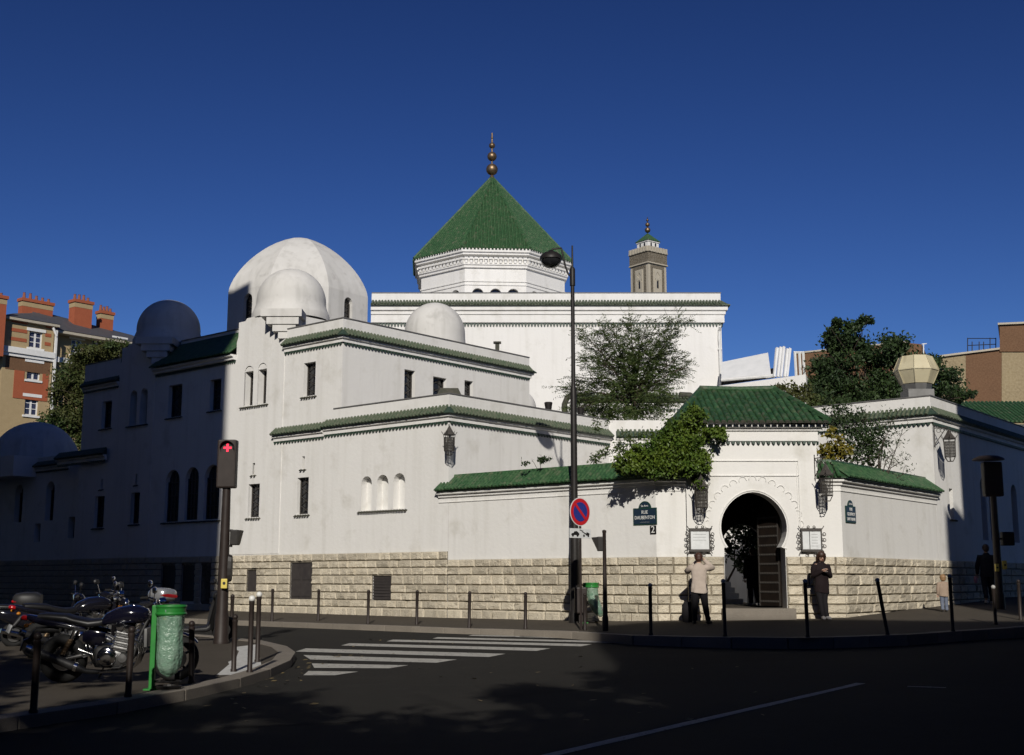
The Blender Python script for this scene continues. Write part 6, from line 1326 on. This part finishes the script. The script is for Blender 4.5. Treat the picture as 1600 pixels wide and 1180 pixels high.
p = left_at(20,1012); scooter(Vector((p.x,p.y,zleft(p.y))), math.radians(30), math.radians(4), 'farthest dark scooter behind the top case at the left edge', 'moto_black')
# ================================================================== people
def skin_body(root, joints, edges, radii, material='skin'):
    """one continuous body grown over a joint skeleton"""
    names = list(joints); me = bpy.data.meshes.new('body'); me.from_pydata([tuple(joints[n]) for n in names], [(names.index(a),names.index(b)) for a,b in edges], [])
    o = bpy.data.objects.new('body', me); COL.objects.link(o); o.parent = root; me.materials.append(MAT[material])
    sk = o.modifiers.new('skin','SKIN'); sk.use_smooth_shade = True; sv = me.skin_vertices[0].data
    for i, n in enumerate(names): r = radii[n]; sv[i].radius = r if isinstance(r,tuple) else (r,r); sv[i].use_root = (n == 'pelvis')
    sb = o.modifiers.new('sub','SUBSURF'); sb.levels = 2; sb.render_levels = 2; return o
def person(loc, yaw, H, label, J, clothes, hair, parts_hands=True, cat='person', head_turn=(0,0)):
    """J gives joints in units of standing height: x to the person's right... built facing -Y, turned by yaw"""
    root = thing('person', loc, label, cat); root.rotation_euler = (0,0,yaw); k = H
    j = {n: Vector(v)*k for n, v in J.items()}
    hd = j['head']; nk = j['neck']
    # radii in height units
    R = {'pelvis':(.078,.062),'waist':(.070,.052),'chest':(.088,.062),'neckb':.034,'neck':.030,'head':(.048,.056),'crown':(.040,.048)}
    E = [('pelvis','waist'),('waist','chest'),('chest','neckb'),('neckb','neck'),('neck','head'),('head','crown')]
    j['neckb'] = j['chest'].lerp(nk,.6); j['crown'] = hd+(hd-nk).normalized()*.055*k
    for s in 'lr':
        for (a,b,ra,rb) in (('chest','sh'+s,None,.036),('sh'+s,'el'+s,None,.026),('el'+s,'wr'+s,None,.017),('wr'+s,'pa'+s,None,.021),('pelvis','hip'+s,None,.056),('hip'+s,'kn'+s,None,.036),('kn'+s,'an'+s,None,.022),('an'+s,'to'+s,None,.020)):
            E.append((a,b)); R[b] = rb
        w_, e_ = j['wr'+s], j['el'+s]; d = (w_-e_).normalized(); j['pa'+s] = w_+d*.030*k
    b = skin_body(root, j, E, {n: (tuple(q*k for q in r) if isinstance(r,tuple) else r*k) for n, r in R.items()}); b.name = 'body'
    L = lambda name, mb, m, s=70, par=None: _local(name, mb, m, par or root, s)
    # fingers: four of unequal length and a thumb from the side of the palm, slightly curled
    for s in 'lr':
        w_, e_ = j['wr'+s], j['el'+s]; d = (w_-e_).normalized(); sd = d.cross(Vector((0,0,1)) if abs(d.z) < .9 else Vector((0,-1,0))).normalized(); nrm = sd.cross(d).normalized(); pa = j['pa'+s]; mb = MB()
        for i, (o_, ln) in enumerate(((-.017,.040),(-.006,.047),(.006,.045),(.017,.036))):
            a = pa+sd*o_*k+d*.012*k; mb.tube([a,a+d*ln*.5*k-nrm*.006*k,a+d*ln*.85*k-nrm*.022*k],[.0062*k,.0058*k,.0042*k],6)
        tsg = 1 if s == 'r' else -1; a = pa+sd*.016*k*tsg-d*.018*k; mb.tube([a,a+(sd*tsg*.7+d)*.020*k-nrm*.006*k,a+(sd*tsg*.35+d)*.038*k-nrm*.016*k],[.0075*k,.0068*k,.005*k],6); L('fingers', mb, 'skin', par=b)
    # face
    mb = MB(); f = Vector((math.sin(head_turn[0]),-math.cos(head_turn[0]),-head_turn[1])).normalized(); rt = f.cross(Vector((0,0,1))).normalized(); up = rt.cross(f).normalized(); c = hd+up*.014*k
    mb.tube([c+f*.052*k+up*.008*k,c+f*.066*k-up*.012*k,c+f*.056*k-up*.017*k],[.006*k,.010*k,.006*k],6)
    for sg in (-1,1): mb.ball(tuple(c+rt*sg*.050*k-up*.004*k), .008*k,.012*k,.018*k, nu=8, nv=6)
    mb.ball(tuple(c+f*.036*k-up*.044*k), .024*k,.022*k,.020*k, nu=10, nv=8); L('nose_and_ears', mb, 'skin', par=b)
    mb = MB()
    for sg in (-1,1): mb.ball(tuple(c+f*.050*k+rt*sg*.020*k+up*.010*k), .0075*k,.005*k,.005*k, nu=8, nv=6)
    L('eyes', mb, 'letter_black', par=b); mb = MB(); q = c+f*.055*k-up*.032*k; mb.tube([q-rt*.015*k,q+f*.003*k,q+rt*.015*k],[.002*k,.005*k,.002*k],6); L('mouth', mb, 'lens_red', par=b)
    clothes(L, j, k); hair(L, hd, c, f, rt, up, k); return root
def _local(name, mb, m, parent, smooth):
    me = bpy.data.meshes.new(name); me.from_pydata(mb.v, [], mb.f); me.materials.append(MAT[m]); me.polygons.foreach_set('use_smooth',[True]*len(me.polygons)); me.set_sharp_from_angle(angle=math.radians(smooth)); me.update()
    o = bpy.data.objects.new(name, me); COL.objects.link(o); o.parent = parent; return o
def sleeve(L, j, k, s, m, r=(.050,.040,.034,.027), name='sleeve'):
    mb = MB(); sh, el, wr = j['sh'+s], j['el'+s], j['wr'+s]; inn = sh.lerp(j['chest'],.55)+Vector((0,0,.004))*k; s0 = sh.lerp(j['chest'],.2)+Vector((0,0,-.006))*k; s1_ = sh+Vector((0,0,-.006))*k; fold = [1+.07*math.sin(i*2.1) for i in range(9)]; mb.tube([inn,s0,s1_,s1_.lerp(el,.3),s1_.lerp(el,.65),el,el.lerp(wr,.35),el.lerp(wr,.7),wr],[r[0]*.62*k,r[0]*.98*k,r[0]*1.0*k,r[1]*1.12*k,r[1]*1.0*fold[4]*k,r[1]*1.04*k,r[2]*1.08*fold[6]*k,r[2]*.92*k,r[3]*k],12); L(name, mb, m)
def trouser(L, j, k, s, m, r=(.068,.048,.034), name='trouser_leg'):
    mb = MB(); h, kn, an = j['hip'+s], j['kn'+s], j['an'+s]; mb.tube([h+Vector((0,0,.05*k)),h,h.lerp(kn,.5),kn.lerp(h,.12),kn.lerp(an,.1),kn.lerp(an,.45),kn.lerp(an,.75),an+Vector((0,0,.03*k)),an+Vector((0,0,.0*k))],[r[0]*.9*k,r[0]*k,r[0]*.84*k,r[1]*1.04*k,r[1]*.94*k,r[1]*.92*k,r[2]*1.02*k,r[2]*1.16*k,r[2]*1.02*k],12); L(name, mb, m)
def shoe(L, j, k, s, m):
    mb = MB(); an, to = j['an'+s], j['to'+s]; d = (to-an); d.z = 0; d = d.normalized(); z = min(an.z,to.z)-.022*k; h = an-d*.03*k; mb.tube([Vector((h.x,h.y,z+.022*k)),Vector((an.x,an.y,z+.03*k)),Vector((to.x,to.y,z+.02*k)),Vector((to.x,to.y,z+.016*k))+d*.035*k],[.020*k,.030*k,.028*k,.014*k],10); L('shoe', mb, m)
def coat(L, j, k, m, secs, name='coat'):
    rings = []; n = 28; vs, fs = [], []
    for a, b in zip(secs, secs[1:]):
        st_ = max(1, int((b[0]-a[0])/.018)); rings += [tuple(a[i]+(b[i]-a[i])*q/st_ for i in range(6)) for q in range(st_)]
    rings.append(secs[-1]); z0, z1 = secs[0][0], secs[-1][0]
    for (z,cx,cy,hx,hy,e) in rings:
        f = 1-(z-z0)/(z1-z0)
        for q in range(n):
            t = 2*math.pi*q/n; c, s_ = math.cos(t), math.sin(t); w_ = 1+(.012+.045*f*f)*math.sin(6*t+2.0+5*f)+.02*f*math.sin(11*t+9*f)+.012*math.sin(38*z+3*t)
            vs.append(((cx+hx*w_*math.copysign(abs(c)**(2/e),c))*k, (cy+hy*w_*math.copysign(abs(s_)**(2/e),s_))*k, (z+(.010*math.sin(2*t+.7)*f*f))*k))
    for i in range(len(rings)-1):
        for q in range(n): fs.append((i*n+q, i*n+(q+1)%n, (i+1)*n+(q+1)%n, (i+1)*n+q))
    fs += [tuple(range(n-1,-1,-1)), tuple(range((len(rings)-1)*n, len(rings)*n))]; mb = MB(); mb.add(vs, fs); L(name, mb, m)
def hair_short(m, back=.0):
    def f_(L, hd, c, f, rt, up, k):
        mb = MB(); R = Matrix((tuple(rt)+(0,),tuple(-f)+(0,),tuple(up)+(0,),(0,0,0,1))).transposed(); mb.m = Matrix.Translation(c-f*.010*k+up*.016*k) @ R.to_4x4(); vs = []
        mb.ball((0,0,0), .059*k,.066*k,.062*k, nu=20, nv=12, z0=-.55); mb.ball((0,.03*k,-.03*k), .050*k,.036*k,.046*k, nu=16, nv=8); L('hair', mb, m)
    return f_
def hair_long(m):
    def f_(L, hd, c, f, rt, up, k):
        mb = MB(); R = Matrix((tuple(rt)+(0,),tuple(-f)+(0,),tuple(up)+(0,),(0,0,0,1))).transposed(); mb.m = Matrix.Translation(c-f*.012*k+up*.014*k) @ R.to_4x4()
        mb.ball((0,.004*k,.006*k), .060*k,.064*k,.060*k, nu=20, nv=12, z0=-.25); mb.loft([(-.13*k,0,.030*k,.052*k,.018*k,2.4),(-.07*k,0,.034*k,.064*k,.028*k,2.4),(-.01*k,0,.028*k,.062*k,.036*k,2.2),(.03*k,0,.02*k,.05*k,.036*k,2)], 16, axis='Z')
        for sg in (-1,1): mb.tube([(sg*.045*k,-.02*k,.03*k),(sg*.057*k,-.018*k,-.02*k),(sg*.060*k,-.012*k,-.07*k),(sg*.055*k,-.005*k,-.12*k)],[.016*k,.019*k,.018*k,.008*k],8)
        L('hair', mb, m)
    return f_
def base_pose():
    return {'pelvis':(0,0,.53),'waist':(0,0,.62),'chest':(0,0,.745),'neck':(0,-.005,.865),'head':(0,-.012,.925),
            'shr':(-.108,0,.80),'elr':(-.135,.01,.63),'wrr':(-.135,-.03,.48),'shl':(.108,0,.80),'ell':(.135,.01,.63),'wrl':(.135,-.03,.48),
            'hipr':(-.05,0,.51),'knr':(-.055,-.01,.28),'anr':(-.058,.01,.045),'tor':(-.062,-.075,.022),'hipl':(.05,0,.51),'knl':(.055,-.01,.28),'anl':(.058,.01,.045),'tol':(.062,-.075,.022)}
# ---- man in a beige jacket photographing the gateway, seen from behind (faces away from the camera)
J = base_pose(); J.update({'shr':(-.108,.0,.80),'elr':(-.185,-.09,.79),'wrr':(-.085,-.135,.90),'shl':(.108,0,.80),'ell':(.17,-.08,.74),'wrl':(.03,-.15,.875),'head':(.0,-.018,.922),
   'hipl':(.05,0,.51),'knl':(.07,.0,.28),'anl':(.075,.02,.045),'tol':(.085,-.06,.022),'knr':(-.075,-.015,.28),'anr':(-.115,.0,.045),'tor':(-.15,-.065,.022)})
def c1(L, j, k):
    coat(L, j, k, 'cloth_beige', [(.44,0,.0,.118,.085,2.6),(.50,0,.0,.114,.082,2.6),(.60,0,0,.104,.072,2.5),(.70,0,0,.112,.074,2.5),(.78,0,0,.118,.068,2.6),(.815,0,0,.105,.056,2.5),(.845,0,0,.055,.042,2.2),(.862,0,0,.040,.038,2)], 'jacket')
    for s in 'lr': sleeve(L,j,k,s,'cloth_beige',(.052,.044,.038,.032)); trouser(L,j,k,s,'cloth_black'); shoe(L,j,k,s,'shoe')
    mb = MB(); c = (j['wrr']+j['wrl'])/2+Vector((0,-.02,.02))*k; mb.bbox(c.x-.05,c.x+.05,c.y-.025,c.y+.02,c.z-.03,c.z+.035,.006); mb.lathe([(.0,-.05),(.025,-.05),(.025,-.02)], (c.x,c.y,c.z), 14, axis='Y'); L('camera', mb, 'letter_black')
mp = pav_at(1094,975); person(Vector((mp.x,min(mp.y,31.2),pav_z(mp.x,min(mp.y,31.2)))), math.radians(170), 1.72, 'person in beige jacket and dark trousers photographing the wall left of the arch', J, c1, hair_short('hair_auburn'))
# a black bag on the ground by the person in beige
q = pav_at(1076,972); mb = MB(); bz = q.z; mb.loft([(bz,q.x,q.y,.15,.10,3),(bz+.12,q.x,q.y,.17,.115,3),(bz+.42,q.x,q.y,.16,.10,3),(bz+.5,q.x,q.y,.10,.06,2.6)], 18, axis='Z'); mb.tube([(q.x-.08,q.y,bz+.46),(q.x-.06,q.y,bz+.62),(q.x+.06,q.y,bz+.62),(q.x+.08,q.y,bz+.46)], .012, 6)
tag(obj('shoulder_bag', mb, 'cloth_black', base=q, smooth=60), 'black bag standing on the pavement beside the person in beige', 'bag')
# ---- woman in black looking at her phone
J = base_pose(); J.update({'neck':(0,-.02,.865),'head':(-.005,-.045,.918),'shr':(-.10,0,.79),'elr':(-.125,-.01,.645),'wrr':(-.02,-.115,.72),'shl':(.10,0,.79),'ell':(.135,.0,.64),'wrl':(.035,-.12,.70),
   'knr':(-.035,-.015,.28),'anr':(.005,.0,.045),'tor':(-.01,-.08,.022),'knl':(.035,-.01,.28),'anl':(.06,-.01,.045),'tol':(.075,-.085,.022)})
def c2(L, j, k):
    coat(L, j, k, 'cloth_maroon', [(.40,0,0,.105,.078,2.5),(.50,0,0,.112,.082,2.5),(.60,0,0,.105,.074,2.5),(.70,0,-.005,.112,.076,2.5),(.77,0,-.005,.112,.068,2.5),(.81,0,-.004,.092,.054,2.4),(.84,0,-.006,.05,.042,2.2),(.872,0,-.014,.042,.042,2)], 'jumper')
    for s in 'lr': sleeve(L,j,k,s,'cloth_maroon',(.050,.043,.038,.030)); trouser(L,j,k,s,'cloth_black',(.066,.045,.032)); shoe(L,j,k,s,'shoe_pale')
    mb = MB(); mb.loft([(.37*k,.02*k,.02*k,.10*k,.075*k,2.5),(.55*k,.0,.01*k,.113*k,.085*k,2.5)], 18, axis='Z'); L('skirt_hem', mb, 'cloth_black')
    mb = MB(); c = (j['wrr']+j['wrl'])/2+Vector((0,-.035,.012))*k; mb.obox(tuple(c), .04*k,.012*k,.075*k,0,math.radians(-50)); L('phone', mb, 'galv')
wp = pav_at(1277,966); person(Vector((wp.x,min(wp.y,31.3),pav_z(wp.x,min(wp.y,31.3)))), math.radians(8), 1.70, 'person in black with long brown hair looking at a phone', J, c2, hair_long('hair_brown'), head_turn=(0,.55))
# ---- small child in a tan jacket, walking, seen from behind
J = base_pose(); J.update({'head':(0,-.01,.90),'neck':(0,0,.83),'shr':(-.115,0,.76),'elr':(-.16,.0,.62),'wrr':(-.20,-.03,.50),'shl':(.115,0,.76),'ell':(.15,.02,.61),'wrl':(.155,.0,.47),'anl':(.06,.06,.06),'knl':(.055,.0,.28),'tol':(.06,-.02,.02)})
def c3(L, j, k):
    coat(L, j, k, 'cloth_tan', [(.42,0,0,.135,.10,2.5),(.55,0,0,.130,.095,2.5),(.68,0,0,.130,.09,2.5),(.75,0,0,.115,.078,2.5),(.79,0,0,.06,.055,2.2),(.82,0,0,.05,.05,2)], 'jacket')
    for s in 'lr': sleeve(L,j,k,s,'cloth_tan',(.056,.048,.042,.034)); trouser(L,j,k,s,'cloth_jeans',(.075,.056,.044)); shoe(L,j,k,s,'shoe')
def hair_child(L, hd, c, f, rt, up, k):
    mb = MB(); c = c-f*.012*k+up*.02*k; mb.ball(tuple(c), .085*k,.09*k,.085*k, nu=18, nv=12); mb.ball(tuple(c-up*.05*k-f*.02*k), .075*k,.06*k,.06*k, nu=16, nv=10); L('hair', mb, 'hair_fair')
cp_ = pav_at(1476,956); person(cp_, math.radians(175), 1.02, 'small child in tan jacket and jeans walking along the right wall', J, c3, hair_child)
# ---- adult in dark clothes striding out of the light
J = base_pose(); J.update({'pelvis':(0,0,.52),'hipr':(-.05,0,.50),'hipl':(.05,0,.50),'knr':(-.055,-.08,.29),'anr':(-.058,-.06,.05),'tor':(-.06,-.145,.022),'knl':(.055,.03,.28),'anl':(.058,.17,.10),'tol':(.06,.12,.03),'elr':(-.15,.05,.64),'wrr':(-.17,.0,.50),'ell':(.15,-.06,.64),'wrl':(.15,-.12,.51)})
def c4(L, j, k):
    coat(L, j, k, 'cloth_navy', [(.46,0,0,.118,.085,2.5),(.56,0,0,.112,.08,2.5),(.66,0,0,.115,.076,2.5),(.77,0,0,.118,.07,2.6),(.81,0,0,.10,.056,2.4),(.845,0,0,.05,.042,2.2),(.865,0,0,.042,.04,2)], 'jacket')
    for s in 'lr': sleeve(L,j,k,s,'cloth_navy'); trouser(L,j,k,s,'cloth_navy'); shoe(L,j,k,s,'shoe_pale')
    mb = MB(); c = j['wrl']+Vector((.03,-.03,-.10))*k; mb.loft([(c.z-.06*k,c.x,c.y,.02*k,.03*k,2.5),(c.z,c.x,c.y,.035*k,.045*k,2.5),(c.z+.06*k,c.x,c.y,.02*k,.02*k,2)], 12, axis='Z'); L('pink_bag', mb, 'pink')
ap_ = rq(9.5,.75); ap_.z = pav_z(ap_.x,ap_.y); person(ap_, math.radians(165), 1.84, 'person in dark jacket striding past the right traffic signal', J, c4, hair_short('hair_brown'))
# ---- visitor inside the doorway
J = base_pose(); J.update({'elr':(-.14,.03,.64),'wrr':(-.11,-.05,.50)})
def c5(L, j, k):
    coat(L, j, k, 'cloth_black', [(.30,0,0,.12,.09,2.5),(.5,0,0,.118,.085,2.5),(.62,0,0,.105,.075,2.5),(.75,0,0,.115,.07,2.5),(.81,0,0,.10,.056,2.4),(.845,0,0,.05,.042,2.2),(.865,0,0,.042,.04,2)], 'coat')
    for s in 'lr': sleeve(L,j,k,s,'cloth_black'); trouser(L,j,k,s,'cloth_black'); shoe(L,j,k,s,'shoe_pale')
    mb = MB(); mb.loft([(.36*k,-.17*k,.0,.09*k,.04*k,2.6),(.43*k,-.17*k,0,.10*k,.05*k,2.6),(.56*k,-.16*k,0,.07*k,.035*k,2.6)], 14, axis='Z'); mb.tube([(-.17*k,0,.55*k),(-.13*k,0,.7*k),(-.10*k,0,.81*k)], .006*k, 6); L('handbag', mb, 'shutter')
vp_ = Vector((7.05,36.0,.84)); person(vp_, math.radians(190), 1.66, 'person in dark clothes with handbag inside the arched doorway', J, c5, hair_short('hair_brown'))
